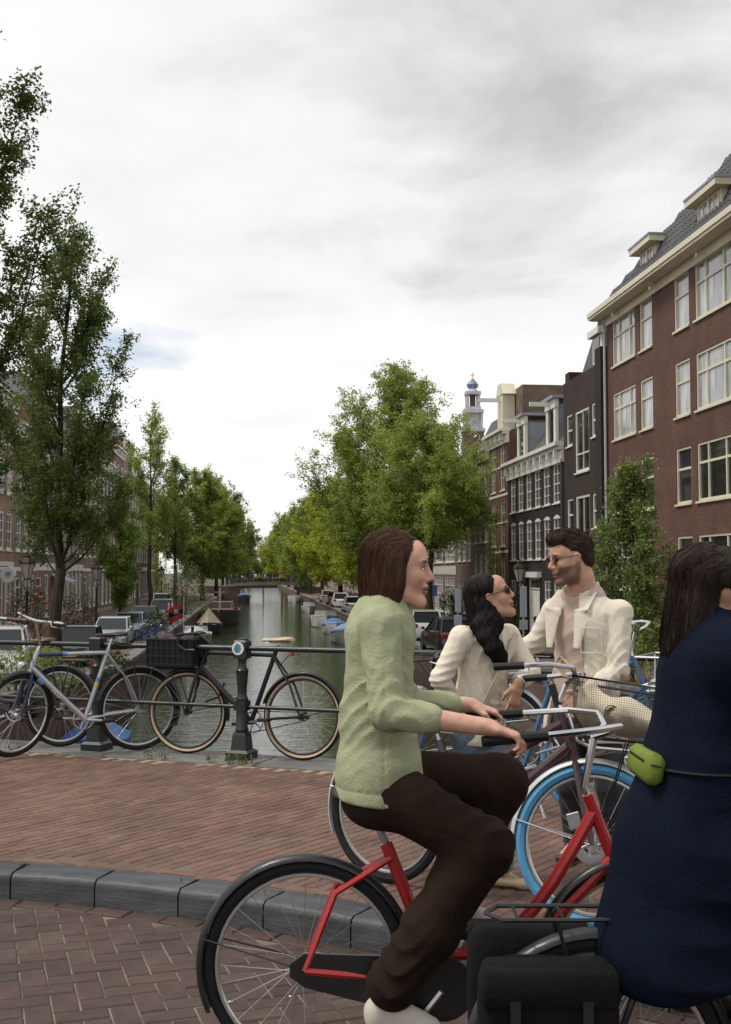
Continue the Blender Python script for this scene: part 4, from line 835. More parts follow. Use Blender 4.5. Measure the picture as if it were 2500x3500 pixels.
    if o['case']:
        k = MB(); pr = []
        for i in range(13): a = R(-100) + R(200)*i/12; pr.append((BB.x + .105*math.cos(a), BB.z + .105*math.sin(a)))
        pr += [(0.0, r+.055), (-.05, r+.02), (-.05, r-.02), (0, r-.055)]; k.loft([[(x,-.062,z) for x, z in pr], [(x,-.05,z) for x, z in pr]]); k.build('chain_case', o['case'], root)
    if o['rack']:
        k = MB(); z = 2*r + .06
        for s in (-1, 1): k.tube([(.2,s*.05,z+.0),(-.05,s*.065,z),(-.26,s*.065,z),(-.30,0,z)], .006, 6); k.tube([(-.12,s*.065,z),(-.01,s*.07,r+.01)], .006, 6); k.tube([(.06,s*.06,z),(-.0,s*.07,r+.01)], .006, 6)
        for x in (-.22,-.1,.02,.12): k.tube([(x,-.06,z),(x,.06,z)], .004, 5)
        k.build('rack', o['rack'], root)
    if o['tail']:
        z = 2*r + .02; MB().box(-.30,-.27,-.03,.03,z-.0,z+.04,bev=.006).build('tail_lamp', redlens, root) if o['rack'] else MB().box(-.035,-.01,-.022,.022,-.02,.02,T=TR(SHt.x-.12,0,SHt.z-.02),bev=.005).build('tail_lamp', redlens, root)
        if not o['rack']: MB().tube([SHt + Vector((-.02,0,-.14)), SHt + Vector((-.12,0,-.03))], .004, 5).build('lamp_stay', blplast, root)
    if o['lamp']: l = MB(); l.lathe([(.012,-.06),(.026,-.03),(.032,0),(.030,.006)], 14, TR(HB.x+.10,0,HB.z+.06) @ RY(R(90))); l.tube([(HB.x+.05,0,HB.z+.06),(HB.x,0,HB.z+.03)], .005, 5); lo = l.build('head_lamp', chrome, root, M4=S); MB().lathe([(.001,.0),(.028,.0),(.02,.009),(.001,.012)], 14, TR(HB.x+.106,0,HB.z+.06) @ RY(R(90))).build('lens', lampw, lo)
    if o['stand']: MB().tube([BB + Vector((-.06,.05,-.02)), BB + Vector((-.16,.13,-.27))], .008, 6).build('kickstand', alu, root)
    root['_pts'] = [0]; del root['_pts']
    return dict(root=root, M=M4, S=S, HT=HT, HB=HB, BB=BB, SH=SHt, sp=sp, cz=cz, FH=FH, wb=wb, hd=hd)
def XY(x, y, z=PAVE): return Vector((x, y, z))
ZC = PAVE + .014
# black bicycle with tan tyres and crate
bA = bike('bicycle', 'matte black bicycle with tan tyre walls, tan saddle and a crate on its front', XY(-.515, 9.28, ZC), XY(-1.50, 9.62, ZC), lean=R(-4), steer=R(8), o=dict(frame='diamond', tr=.0185, side=tan, rim=blackp, saddle=leather_t, bars='drop', sh=.975, bh=1.0, headz=.87, lamp=True, stand=False, crank=R(-10), barm=blackp))
fr_ = bA
def crate(M4):
    root = thing('crate', 'black plastic crate on the front of the black bicycle', 'crate', M4=M4)
    b = MB(); w_, d_, h_, t = .40, .30, .235, .008
    b.box(-w_/2,w_/2,-d_/2,d_/2,0,.012); b.build('base', blplast, root, 0)
    for nm, T, L_ in (('side_panel', TR(0,-d_/2,0), w_), ('side_panel', TR(0,d_/2,0) @ RZ(math.pi), w_), ('end_panel', TR(-w_/2,0,0) @ RZ(-math.pi/2), d_), ('end_panel', TR(w_/2,0,0) @ RZ(math.pi/2), d_)):
        p = MB(); p.box(-L_/2,L_/2,0,t,.012,h_,T)
        for z in (.018,.085,.15,.222): p.box(-L_/2-.006,L_/2+.006,-.012,-.0005,z,z+.012,T)
        n = int(L_/.05)
        for i in range(n+1): x = -L_/2 + L_*i/n; p.box(x-.003,x+.003,-.009,-.0008,.03,.222,T)
        p.build(nm, blplast, root, 0)
    return root
pc = bA['M'] @ bA['S'] @ Vector((bA['HT'].x+.27, 0, .725))
cr_rot = math.atan2(-.32,.98) + R(2)
crate(Matrix.Translation(pc) @ RZ(cr_rot))
cl = MB(); g_ = np.random.default_rng(9)
for k in range(6): cl.ell((g_.uniform(-.12,.12), g_.uniform(-.08,.08), .20+g_.uniform(-.01,.02)), (.09,.07,.05), nu=10, nv=6)
ob = cl.build('folded_jacket', M('dusky_cloth', (.06,.045,.06), .9, var=.4, scale=12, bump=.5, bscale=20), None, 60, Matrix.Translation(pc) @ RZ(cr_rot)); tag(ob, 'dusky crumpled cloth lying in the black crate', 'cloth')
pf = MB(); pf.tube([(bA['HT'].x+.03,-.06,.70),(bA['HT'].x+.42,-.1,.71),(bA['HT'].x+.42,.1,.71),(bA['HT'].x+.03,.06,.70)], .008, 6, closed=True)
for s in (-1,1): pf.tube([(bA['HT'].x+.30,s*.09,.71),(bA['FH'].x,s*.066,bA['FH'].z)], .006, 6)
pf.build('front_rack', blackp, bA['root'], M4=bA['S'])
wl = MB(); d0 = bA['HB'].lerp(bA['BB'], .42); wl.tube([d0 + Vector((-.02,-.02,.07)), d0 + Vector((.02,.01,-.05)), d0 + Vector((.14,.0,-.09))], .008, 6); wl.build('lock', blplast, bA['root'])
# silver and navy bicycle
navyp = M('navy_paint', (.02,.028,.06), .35, var=.15, coat=.3); silverp = M('silver_paint', (.42,.43,.45), .35, .5, var=.1)
bB = bike('bicycle', 'silver and navy bicycle with turned front wheel leaning on the railing', XY(-1.93, 9.80, ZC), XY(-2.79, 9.38, ZC), lean=R(-3), steer=R(30), o=dict(wb=1.0, frame='diamond', fm=navyp, fm2=silverp, tr=.0175, guard=blackp, bars='flat', barm=chrome, sh=1.0, bh=1.12, headz=.86, rack=blackp, stand=False, crank=R(5), guards=True))
hb, bb_ = bB['HB'], bB['BB']
bd = MB(); a0 = hb.lerp(bb_, .14); a1 = hb.lerp(bb_, .24); bd.tube([a0, a1], .0255, 12); bd.build('blue_band', M('band_blue', (.10,.22,.50), .4), bB['root'])
tt0 = bB['HT'] - bB['hd']*.03; sd_ = bB['SH'] - (bB['SH']-bB['BB']).normalized()*.04
MB().tube([tt0, tt0.lerp(sd_, .42)], .0185, 12).build('navy_sleeve', navyp, bB['root']); MB().tube([bb_.lerp(bB['SH'], .52), bb_.lerp(bB['SH'], .58)], .0195, 12).build('blue_band', MATS['band_blue'], bB['root']); MB().tube([bb_.lerp(bB['SH'], .46), bb_.lerp(bB['SH'], .51)], .0205, 12).build('yellow_band', M('band_yellow', (.62,.40,.03), .4), bB['root'])
MB().tube([tt0.lerp(sd_, .36), tt0.lerp(sd_, .42)], .0195, 12).build('blue_band', MATS['band_blue'], bB['root'])
def text_on(txt, size, parent, M4, mat, name='lettering', ext=.0006):
    cu = bpy.data.curves.new(name, 'FONT'); cu.body = txt; cu.size = size; cu.extrude = ext; cu.align_x = 'CENTER'; cu.align_y = 'CENTER'; to = bpy.data.objects.new(name, cu); col.objects.link(to)
    dg = bpy.context.evaluated_depsgraph_get(); me = bpy.data.meshes.new_from_object(to.evaluated_get(dg)); bpy.data.objects.remove(to); me.materials.clear(); me.materials.append(mat); return link(name, me, parent, M4)
# letters run down the tube, seen from its left side (+y)
def tube_text(txt, a, b, rad, size, parent, mat, side=1):
    mid = (a+b)/2; d = (b-a).normalized()
    if side > 0: d = d
    nrm = Vector((0, side, 0)); upv = nrm.cross(d); Mx = Matrix((d, upv, nrm)).transposed().to_4x4(); Mx.translation = mid + nrm*(rad+.001); return text_on(txt, size, parent, Mx, mat)
tube_text('STELLA', hb.lerp(bb_, .3), hb.lerp(bb_, .62), .0236, .032, bB['root'], M('letter_pale', (.75,.75,.74), .5), 1)
# dark bicycle with brown saddle, mostly past the left edge
bC = bike('bicycle', 'dark step through bicycle with brown leather saddle at the left edge', XY(-2.66, 10.0, ZC), XY(-3.72, 10.22, ZC), lean=R(-2), steer=R(-10), o=dict(frame='oma', fm=blackp, tr=.02, saddle=leather_b, grip=leather_b, bars='oma', barm=chrome, sh=.93, bh=1.13, headz=.9, case=blackp, stand=False, rack=blackp))
# blue bicycle with silver front carrier at the right
bluef = M('blue_paint', (.035,.10,.22), .35, var=.12, coat=.3)
bF = bike('bicycle', 'blue bicycle with a silver front carrier leaning on the railing at right', XY(.98, 8.28, ZC), XY(2.02, 7.90, ZC), lean=R(4), steer=R(-12), o=dict(frame='step', fm=bluef, ftyre=tyreblue, guard=silverp, bars='dutch', barm=chrome, sh=.95, bh=1.16, headz=.92, rack=blackp))
cf = MB(); x0 = bF['HT'].x + .10; z0 = .74
for z, k in ((z0,0),(z0+.20,.05)):
    q = [(x0-k*.2,-.17-k,z),(x0+.34+k,-.17-k,z),(x0+.40+k,-.12,z),(x0+.40+k,.12,z),(x0+.34+k,.17+k,z),(x0-k*.2,.17+k,z)]; cf.tube(q, .009, 6, closed=True)
for i in range(6):
    t = i/5
    for s in (-1, 1): cf.tube([(x0+.34*t, s*.17, z0), (x0-.01+.38*t, s*.22, z0+.2)], .005, 5)
    cf.tube([(x0+.40,-.15+.3*t,z0),(x0+.45,-.19+.38*t,z0+.2)], .005, 5); cf.tube([(x0,-.17+.34*t,z0),(x0+.38,-.17+.34*t,z0)], .004, 5)
for s in (-1,1): cf.tube([(x0+.2,s*.16,z0),(bF['FH'].x,s*.07,bF['FH'].z)], .007, 6)
cf.build('front_carrier', alu, bF['root'], M4=bF['S'])
# blue tyred bicycle behind the couple
bG = bike('bicycle', 'grey bicycle with blue tyres standing behind the woman', XY(1.42, 7.12, PAVE), XY(.34, 7.50, PAVE), lean=R(-2), steer=R(10), o=dict(frame='step', fm=bluef, tyre=tyreblue, guard=silverp, bars='flat', barm=blackp, sh=.92, bh=.98, headz=.88))
def mesh_basket(x0, z0, L_, w_, h_, S_, root, name='basket', mat=blackp, n=14, flare=.04):
    b = MB()
    def P4(i, t, lvl):   # points round the rim
        k = flare*lvl; return None
    def wall(a, b_, a2, b2, nx, nz):
        for i in range(nx+1): t = i/nx; b.tube([Vector(a).lerp(Vector(b_), t), Vector(a2).lerp(Vector(b2), t)], .00065, 3, False)
        for j in range(nz+1): t = j/nz; b.tube([Vector(a).lerp(Vector(a2), t), Vector(b_).lerp(Vector(b2), t)], .00065, 3, False)
    f = flare; lo = [(x0,-w_/2,z0),(x0+L_,-w_/2,z0),(x0+L_,w_/2,z0),(x0,w_/2,z0)]; hi = [(x0-f*.3,-w_/2-f,z0+h_),(x0+L_+f,-w_/2-f,z0+h_*.86),(x0+L_+f,w_/2+f,z0+h_*.86),(x0-f*.3,w_/2+f,z0+h_)]
    for k in range(4): wall(lo[k], lo[(k+1)%4], hi[k], hi[(k+1)%4], 40, 26)
    wall(lo[0], lo[1], lo[3], lo[2], 14, 12)
    bo = b.build(name, mat, root, 0, S_); rm = MB(); rm.tube(hi, .006, 6, closed=True); rm.tube(lo, .005, 6, closed=True); rm.build('rim_wire', mat, bo); return bo
mesh_basket(bG['HT'].x+.06, .76, .34, .34, .22, bG['S'], bG['root'])
# ---- rental bicycle with blue front tyre in front of the couple
plum = M('plum_paint', (.055,.026,.030), .34, var=.12, coat=.35)
fE = XY(.985, 5.02); rE = fE + Vector((-.90,.70,0)).normalized()*1.13
bE = bike('bicycle', 'plum coloured rental bicycle with one blue front tyre and wire basket', rE, fE, lean=R(3), steer=R(20), o=dict(frame='aero', fm=plum, tr=.021, tw=.024, ftyre=tyreblue, guard=M('guard_silver', (.55,.56,.57), .35, .3), bars='dutch', barm=chrome, grip=blplast, sh=.80, bh=1.09, headz=.90, disc=True, sttop=.46, rack=blackp, crank=R(140), lamp=False))
hb, bb_, S_ = bE['HB'], bE['BB'], bE['S']
bt_ = MB(); a = hb.lerp(bb_, .36); b = hb.lerp(bb_, .86); n_ = Vector((.45,0,.9)).normalized(); off = Vector((-.03,0,.075))
d = (b-a).normalized(); upv = Vector((0,1,0)).cross(d)
rings = []
for t, k in ((0,.5),(.06,.85),(.2,1),(.8,1),(.95,.85),(1,.55)):
    c = a.lerp(b, t) + upv*(-.0) + Vector((-.035,0,.05)); rings.append([c + Vector((0,.042*k*math.cos(q),0)) + Vector((-d.z,0,d.x))*(.062*k*math.sin(q))*(-1) for q in [2*math.pi*i/10 for i in range(10)]])
bt_.loft(rings); bt_.build('battery', blplast, bE['root'], 50)
a, b = hb.lerp(bb_, .08), hb.lerp(bb_, .40)
nrm = Vector((0,-1,0)); dd = (a-b).normalized(); up2 = nrm.cross(dd); Mx = Matrix((dd, up2, nrm)).transposed().to_4x4(); Mx.translation = (a+b)/2 + nrm*.0325
text_on('SWAPFIETS', .03, bE['root'], Mx, M('letter_pale', (.75,.75,.74), .5))
x0 = bE['HT'].x + .075; z0 = .80
mesh_basket(x0+.02, z0, .36, .40, .25, S_, bE['root'])
rk = MB()
for s in (-1, 1): rk.tube([(x0-.06,s*.13,z0+.12),(x0-.02,s*.14,z0+.10),(x0+.03,s*.15,z0-.02),(x0+.10,s*.16,z0-.045),(x0+.40,s*.16,z0-.045)], .0095, 8); rk.tube([(x0+.16,s*.15,z0-.045),(hb.x+.05,s*.03,hb.z+.02)], .006, 6)
for x in (x0+.12,x0+.25,x0+.40): rk.tube([(x,-.16,z0-.045),(x,.16,z0-.045)], .006, 6)
rk.build('front_rack', chrome, bE['root'], M4=S_)
sm = bE['M'] @ S_ @ Vector((bE['HT'].x+.02, 0, .98))
MB().tube([bE['HT'] - bE['hd']*.02, bE['HT'] + bE['hd']*.13], .017, 10).build('stem', blplast, bE['root'], M4=S_)
cal = MB(); cal.box(-.03,.03,-.055,-.04,-.02,.05, TR(bE['FH'].x-.075,0,bE['FH'].z+.08) @ RY(R(-20)), bev=.004); cal.build('brake_caliper', alu, bE['root'], M4=S_)
# ================================================================ PEOPLE (one smooth surface each, from blended volumes)
def nv(*a): return np.array(a, dtype=np.float64)
def unit(a): a = np.asarray(a, float); return a/np.linalg.norm(a)
class Vol:
    def __init__(s, lo, hi, h):
        s.lo = np.array(lo, float); s.h = h; n = np.ceil((np.array(hi) - s.lo)/h).astype(int) + 1
        s.ax = [s.lo[i] + h*np.arange(n[i]) for i in range(3)]; s.F = np.full(n, .12, np.float32)
    def sl(s, lo, hi):
        r = []
        for i in range(3):
            a = int(max(0, math.floor((lo[i]-s.lo[i])/s.h))); b = int(min(len(s.ax[i]), math.ceil((hi[i]-s.lo[i])/s.h)+1))
            if b <= a: return None
            r.append(slice(a, b))
        return tuple(r)
    def grid(s, sl): return s.ax[0][sl[0]][:,None,None], s.ax[1][sl[1]][None,:,None], s.ax[2][sl[2]][None,None,:]
    def put(s, sl, d, k, op='+'):
        A_ = s.F[sl]
        if op == '-':
            d = -d; h_ = np.clip(.5 - .5*(A_-d)/max(k,1e-5), 0, 1); s.F[sl] = (A_ + (d-A_)*h_ + k*h_*(1-h_)).astype(np.float32)
        else:
            h_ = np.clip(.5 + .5*(A_-d)/max(k,1e-5), 0, 1); s.F[sl] = (A_ + (d-A_)*h_ - k*h_*(1-h_)).astype(np.float32)
    def cone(s, a, b, r0, r1, k=.02, op='+'):
        a, b = np.asarray(a, float), np.asarray(b, float); m = max(r0, r1) + k + .03
        sl = s.sl(np.minimum(a,b)-m, np.maximum(a,b)+m)
        if sl is None: return s
        X, Y, Z = s.grid(sl); ab = b-a; t = np.clip(((X-a[0])*ab[0] + (Y-a[1])*ab[1] + (Z-a[2])*ab[2])/max(ab@ab,1e-9), 0, 1)
        d = np.sqrt((X-a[0]-t*ab[0])**2 + (Y-a[1]-t*ab[1])**2 + (Z-a[2]-t*ab[2])**2) - (r0 + (r1-r0)*t); s.put(sl, d, k, op); return s
    def chain(s, pts, rs, k=.02):
        for i in range(len(pts)-1): s.cone(pts[i], pts[i+1], rs[i], rs[i+1], k)
        return s
    def slab(s, a, b, ra, rb, S, k=.03, op='+'):      # elliptical cone; ra=(side, front) radii, S the side vector
        a, b = np.asarray(a, float), np.asarray(b, float); S = unit(S); ab = b-a; A_ = unit(ab) if ab@ab > 1e-9 else np.array([0,0,1.]); S = unit(S - A_*(S@A_)); Fv = np.cross(A_, S); m = max(*ra, *rb) + k + .03
        sl = s.sl(np.minimum(a,b)-m, np.maximum(a,b)+m)
        if sl is None: return s
        X, Y, Z = s.grid(sl); t = np.clip(((X-a[0])*ab[0] + (Y-a[1])*ab[1] + (Z-a[2])*ab[2])/max(ab@ab,1e-9), 0, 1)
        q = [X-a[0]-t*ab[0], Y-a[1]-t*ab[1], Z-a[2]-t*ab[2]]; dt = lambda v: q[0]*v[0] + q[1]*v[1] + q[2]*v[2]
        rs = ra[0]+(rb[0]-ra[0])*t; rf = ra[1]+(rb[1]-ra[1])*t; rm = np.minimum(rs, rf)
        d = (np.sqrt((dt(S)/rs)**2 + (dt(Fv)/rf)**2 + (dt(A_)/rm)**2) - 1)*rm; s.put(sl, d, k, op); return s
    def slabs(s, pts, rads, S, k=.03):
        for i in range(len(pts)-1): s.slab(pts[i], pts[i+1], rads[i], rads[i+1], S, k)
        return s
    def ell(s, c, r, axes=None, k=.02, op='+'):
        c = np.asarray(c, float); m = max(r) + k + .02; sl = s.sl(c-m, c+m)
        if sl is None: return s
        X, Y, Z = s.grid(sl); q = [X-c[0], Y-c[1], Z-c[2]]
        if axes is None: axes = np.eye(3)
        p = [q[0]*a[0] + q[1]*a[1] + q[2]*a[2] for a in axes]
        k0 = np.sqrt(sum((p[i]/r[i])**2 for i in range(3))); k1 = np.sqrt(sum((p[i]/r[i]**2)**2 for i in range(3))); s.put(sl, k0*(k0-1)/np.maximum(k1, 1e-6), k, op); return s
    def fn(s, f, lo, hi, k=.004, op='-'):
        sl = s.sl(lo, hi)
        if sl is not None: X, Y, Z = s.grid(sl); s.put(sl, f(X, Y, Z), k, op)
        return s
    def wrinkle(s, amp, f=1.0, axis=(0,0,1), seed=0.0, lo=None, hi=None):
        sl = s.sl(lo if lo is not None else s.lo, hi if hi is not None else s.lo + 99); X, Y, Z = s.grid(sl); a = unit(axis); b = unit(np.cross(a, [.3,.8,.52])); c = np.cross(a, b)
        u = X*a[0]+Y*a[1]+Z*a[2]; v = X*b[0]+Y*b[1]+Z*b[2]; w_ = X*c[0]+Y*c[1]+Z*c[2]
        rg_ = lambda q: 1 - 2*np.abs(np.sin(q))**.8
        m1 = np.clip(.5+.9*np.sin(f*7*v+5*w_+seed*3), 0, 1); m2 = np.clip(.5+.9*np.sin(f*9*w_-4*v+seed), 0, 1)
        n = rg_(f*(34*u + 2.8*np.sin(f*9*v+seed) + 2.4*np.sin(f*8*w_+2*seed)))*m1 + .7*rg_(f*(46*u + 22*v + 2.6*np.sin(f*13*w_+seed)))*m2; s.F[sl] += (-amp*n).astype(np.float32); return s
    def folds(s, c, rad, axis, amp, f=1.2, seed=0.):      # creases gathered round one place
        c = np.asarray(c, float); sl = s.sl(c-2.2*rad, c+2.2*rad)
        if sl is None: return s
        X, Y, Z = s.grid(sl); a = unit(axis); b = unit(np.cross(a, [.3,.8,.52])); e = np.cross(a, b); x, y, z = X-c[0], Y-c[1], Z-c[2]
        u = x*a[0]+y*a[1]+z*a[2]; v = x*b[0]+y*b[1]+z*b[2]; w_ = x*e[0]+y*e[1]+z*e[2]; m = np.exp(-(x*x+y*y+z*z)/rad**2)
        q = f*(36*u + 3.0*np.sin(15*v+seed) + 2.5*np.sin(13*w_+2*seed) + 14*v*np.sin(4*w_+seed)); n = 1 - 2.2*np.abs(np.sin(q))**.55; s.F[sl] += (-amp*m*n*(.55+.45*np.sin(11*v-7*w_+seed))).astype(np.float32); return s
    def seam(s, dist, depth=.003, width=.004, lo=None, hi=None):
        sl = s.sl(lo if lo is not None else s.lo, hi if hi is not None else s.lo + 99)
        if sl is None: return s
        X, Y, Z = s.grid(sl); s.F[sl] += (depth*np.exp(-(dist(X, Y, Z)/width)**2)).astype(np.float32); return s
    def strands(s, amp, axis, f=1.0, seed=0.):
        X, Y, Z = s.grid(tuple(slice(0, n) for n in s.F.shape)); a = unit(axis); b = unit(np.cross(a, [.3,.8,.52])); c = np.cross(a, b)
        u = X*a[0]+Y*a[1]+Z*a[2]; v = X*b[0]+Y*b[1]+Z*b[2]; w_ = X*c[0]+Y*c[1]+Z*c[2]
        s.F += (amp*(np.sin(f*(210*v + 3*np.sin(16*u+seed))) * .6 + .6*np.sin(f*(160*w_ + 4*np.sin(12*u+seed*2))))).astype(np.float32); return s
    def mesh(s, name, mats, smooth_it=1, matfn=None):
        F = s.F; ins = F < 0; n = F.shape; c = [ins[i:n[0]-1+i, j:n[1]-1+j, k:n[2]-1+k] for i in (0,1) for j in (0,1) for k in (0,1)]
        anyc = c[0].copy(); allc = c[0].copy()
        for q in c[1:]: anyc |= q; allc &= q
        act = anyc & ~allc; I = np.argwhere(act); nV = len(I); idx = np.full(act.shape, -1, np.int32); idx[act] = np.arange(nV)
        acc = np.zeros((nV,3)); cnt = np.zeros(nV)
        corner = [(i,j,k) for i in (0,1) for j in (0,1) for k in (0,1)]
        val = [F[I[:,0]+i, I[:,1]+j, I[:,2]+k].astype(float) for i,j,k in corner]
        for p in range(8):
            for ax in range(3):
                if corner[p][ax]: continue
                q = corner.index(tuple(corner[p][m] + (m == ax) for m in range(3))); a, b = val[p], val[q]; m = (a < 0) != (b < 0); t = a/np.where(m, a-b, 1)
                pos = np.tile(np.array(corner[p], float), (nV,1)); pos[:,ax] += t; acc[m] += pos[m]; cnt[m] += 1
        V = s.lo + s.h*(I + acc/np.maximum(cnt,1)[:,None]); Q = []
        for ax in range(3):
            b1, b2 = [(1,2),(2,0),(0,1)][ax]; lo = [slice(1,-1)]*3; lo[ax] = slice(0,-1); hi = [slice(1,-1)]*3; hi[ax] = slice(1,None)
            A_, B_ = ins[tuple(lo)], ins[tuple(hi)]; ch = A_ != B_; E = np.argwhere(ch); flip = A_[ch]
            base = E.copy(); base[:,b1] += 1; base[:,b2] += 1
            def id_(d1, d2): e_ = base.copy(); e_[:,b1] -= d1; e_[:,b2] -= d2; return idx[e_[:,0], e_[:,1], e_[:,2]]
            q = np.stack([id_(0,0), id_(1,0), id_(1,1), id_(0,1)], 1); q[~flip] = q[~flip][:,::-1]; Q.append(q)
        Q = np.concatenate(Q); Q = Q[(Q >= 0).all(1)]
        for _ in range(smooth_it):
            sm = np.zeros_like(V); cn = np.zeros(len(V))
            ii = np.concatenate([Q[:,0],Q[:,1],Q[:,2],Q[:,3],Q[:,1],Q[:,2],Q[:,3],Q[:,0]]); jj = np.concatenate([Q[:,1],Q[:,2],Q[:,3],Q[:,0],Q[:,0],Q[:,1],Q[:,2],Q[:,3]]); cn = np.bincount(ii, minlength=len(V)).astype(float)
            for ax in range(3): sm[:,ax] = np.bincount(ii, V[jj,ax], minlength=len(V))
            V = V*.5 + .5*sm/np.maximum(cn,1)[:,None]
        me = bpy.data.meshes.new(name); m = len(Q); me.vertices.add(len(V)); me.vertices.foreach_set('co', V.astype(np.float32).ravel()); me.loops.add(m*4); me.loops.foreach_set('vertex_index', Q.astype(np.int32).ravel())
        me.polygons.add(m); me.polygons.foreach_set('loop_start', np.arange(0, m*4, 4, dtype=np.int32)); me.polygons.foreach_set('use_smooth', np.ones(m, bool))
        for q in (mats if isinstance(mats, (list, tuple)) else [mats]): me.materials.append(q)
        if matfn is not None:
            if getattr(matfn, 'paint', False):
                at_ = me.attributes.new('paint', 'FLOAT_COLOR', 'POINT'); at_.data.foreach_set('color', matfn(V).astype(np.float32).ravel())
            else: me.polygons.foreach_set('material_index', matfn(V[Q].mean(1)).astype(np.int32))
        me.update(calc_edges=True); return me
class Head:
    def __init__(s, c, fwd, up, sc_=1.0):
        s.c = np.array(c, float); s.f = unit(fwd); s.l = unit(np.cross(up, s.f)); s.u = np.cross(s.f, s.l); s.s = sc_; s.ax = np.array([s.f, s.l, s.u])
    def p(s, x, y, z): return s.c + s.s*(x*s.f + y*s.l + z*s.u)
    def inv(s, P): return ((P - s.c) @ s.ax.T)/s.s
    def M4(s): m = Matrix((s.f, s.l, s.u)).transposed().to_4x4() @ Matrix.Scale(s.s, 4); m.translation = Vector(s.c); return m
    def build(s, V, fem=False):
        E = lambda c, r, k=.012, op='+': V.ell(s.p(*c), [q*s.s for q in r], s.ax, k*s.s, op)
        C = lambda a, b, r0, r1, k=.012: V.cone(s.p(*a), s.p(*b), r0*s.s, r1*s.s, k*s.s)
        jw = .040 if fem else .047
        E((-.018,0,.034), (.098,.074,.086)); E((.025,0,-.025), (.066,.060,.088), .03); E((.055,0,.045), (.035,.055,.045), .03)
        for y in (-1, 1):
            C((-.005,y*(jw+.012),-.045), (.012,y*jw,-.083), .020, .020, .03); C((.012,y*jw,-.083), (.072,y*.012,-.108), .020, .017, .025); E((.060,y*.036,-.025), (.028,.022,.026), .02); E((-.006,y*.071,-.008), (.017,.009,.030), .006); E((-.010,y*.078,.004), (.016,.006,.022), .006)
        E((.074,0,-.108), (.020,.022,.019), .02)
        for y in (-1, 1): E((.079,y*.030,.024), (.014,.024,.009), .015); E((.092,y*.031,.003), (.014,.018,.011), .012, '-'); E((.073,y*.031,.002), (.0135,.0135,.0125), .004)
        C((.083,0,.024), (.109,0,-.026), .0075, .0125, .012)
        for y in (-1, 1): E((.097,y*.012,-.033), (.013,.009,.008), .006)
        E((.088,0,-.057), (.014,.026,.012), .012); E((.094,0,-.0625), (.008,.021,.0062), .005); E((.091,0,-.074), (.0095,.019,.0078), .005)
        E((.094,0,-.0685), (.008,.022,.0018), .003, '-')
        C((-.035,0,-.06), (-.045,0,-.12), .050 if fem else .058, .047 if fem else .056, .03)
    def matfn(s, beard=False, brow=(.03,.018,.012), lip=(.40,.15,.13), bc=(.085,.05,.033)):
        def ss(a, b, x): t = np.clip((x-a)/(b-a), 0, 1); return t*t*(3-2*t)
        def f(P):
            q = s.inv(P); x, y, z = q.T; ay = np.abs(y); near = (np.abs(x) < .2) & (np.abs(z) < .2); o = np.zeros((len(P), 4))
            def lay(c, w_): w_ = (w_*near)[:,None]; o[:,:3] = o[:,:3]*(1-w_) + np.array(c)*w_; o[:,3:] = o[:,3:]*(1-w_) + w_
            if beard:
                line = -.030 + .35*np.clip(.03-x,0,.05); w_ = ss(.012,-.010, z-(-.036+.25*np.clip(.045-x,0,.06))) * ss(-.035,-.012, x + .15*z) * ss(-.140,-.118, z) * (1 - ss(.078,.09,x)*ss(-.056,-.046,z)); lay(bc, .80*w_)
            lay(lip, ss(.083,.090,x)*ss(-.084,-.079,z)*ss(-.054,-.060,z)*ss(.026,.020,ay))
            lay(brow, .9*ss(.062,.072,x)*ss(.008,.014,ay)*ss(.056,.048,ay)*ss(.019,.0225,z)*ss(.034,.029,z))
            lay((.06,.045,.04), ss(.066,.070,x)*ss(.0895,.0865,x)*ss(.017,.021,ay)*ss(.046,.042,ay)*ss(.0085,.006,np.abs(z-.002)))
            return o
        f.paint = True; return f
def hand(V, wrist, d, n, sc_=1.0, curl=.35, thumb=1, spread=.0, k=.006):
    d = unit(d); n = unit(np.asarray(n) - d*(np.asarray(n)@d)); w_ = np.cross(d, n)*thumb; P = lambda a, b, c: np.asarray(wrist) + sc_*(a*d + b*w_ + c*n)
    V.slab(P(-.03,0,0), P(.02,0,0), (.026*sc_,.020*sc_), (.034*sc_,.017*sc_), w_, .012); V.slab(P(.02,0,0), P(.085,0,.0), (.034*sc_,.017*sc_), (.038*sc_,.013*sc_), w_, .012)
    for i, (o_, L_) in enumerate(((.031,.070),(.0105,.080),(-.0105,.075),(-.031,.058))):
        p = P(.088 - .008*abs(i-1.2), o_, 0); a = curl*(.35 + .08*i); r = .0088*sc_; dd = unit(d + w_*spread*o_*8)
        for f_ in (.45,.31,.24):
            q = p + sc_*L_*f_*(dd*math.cos(a) + n*math.sin(a)); V.cone(p, q, r, r*.9, .004); p = q; r *= .9; a += curl*.9
    p = P(.012,.026,.008); q = P(.048,.052,.016); V.cone(p, q, .0125*sc_, .0105*sc_, .012); V.cone(q, P(.078,.056-.012*curl,.026+.01*curl), .0105*sc_, .0085*sc_, .006)
def skin(name, c, c2):
    m = M(name, c, .5, var=.08, scale=30, spec=.4, c2=c2, bump=.08, bscale=350); t = m.node_tree; b = t.nodes['Principled BSDF']; src = b.inputs['Base Color'].links[0].from_socket
    a = t.nodes.new('ShaderNodeAttribute'); a.attribute_name = 'paint'; mx = t.nodes.new('ShaderNodeMixRGB'); t.links.new(a.outputs['Alpha'], mx.inputs[0]); t.links.new(src, mx.inputs[1]); t.links.new(a.outputs['Color'], mx.inputs[2]); t.links.new(mx.outputs[0], b.inputs['Base Color'])
    b.inputs['Subsurface Weight'].default_value = .12; b.inputs['Subsurface Radius'].default_value = (.012,.005,.003); return m
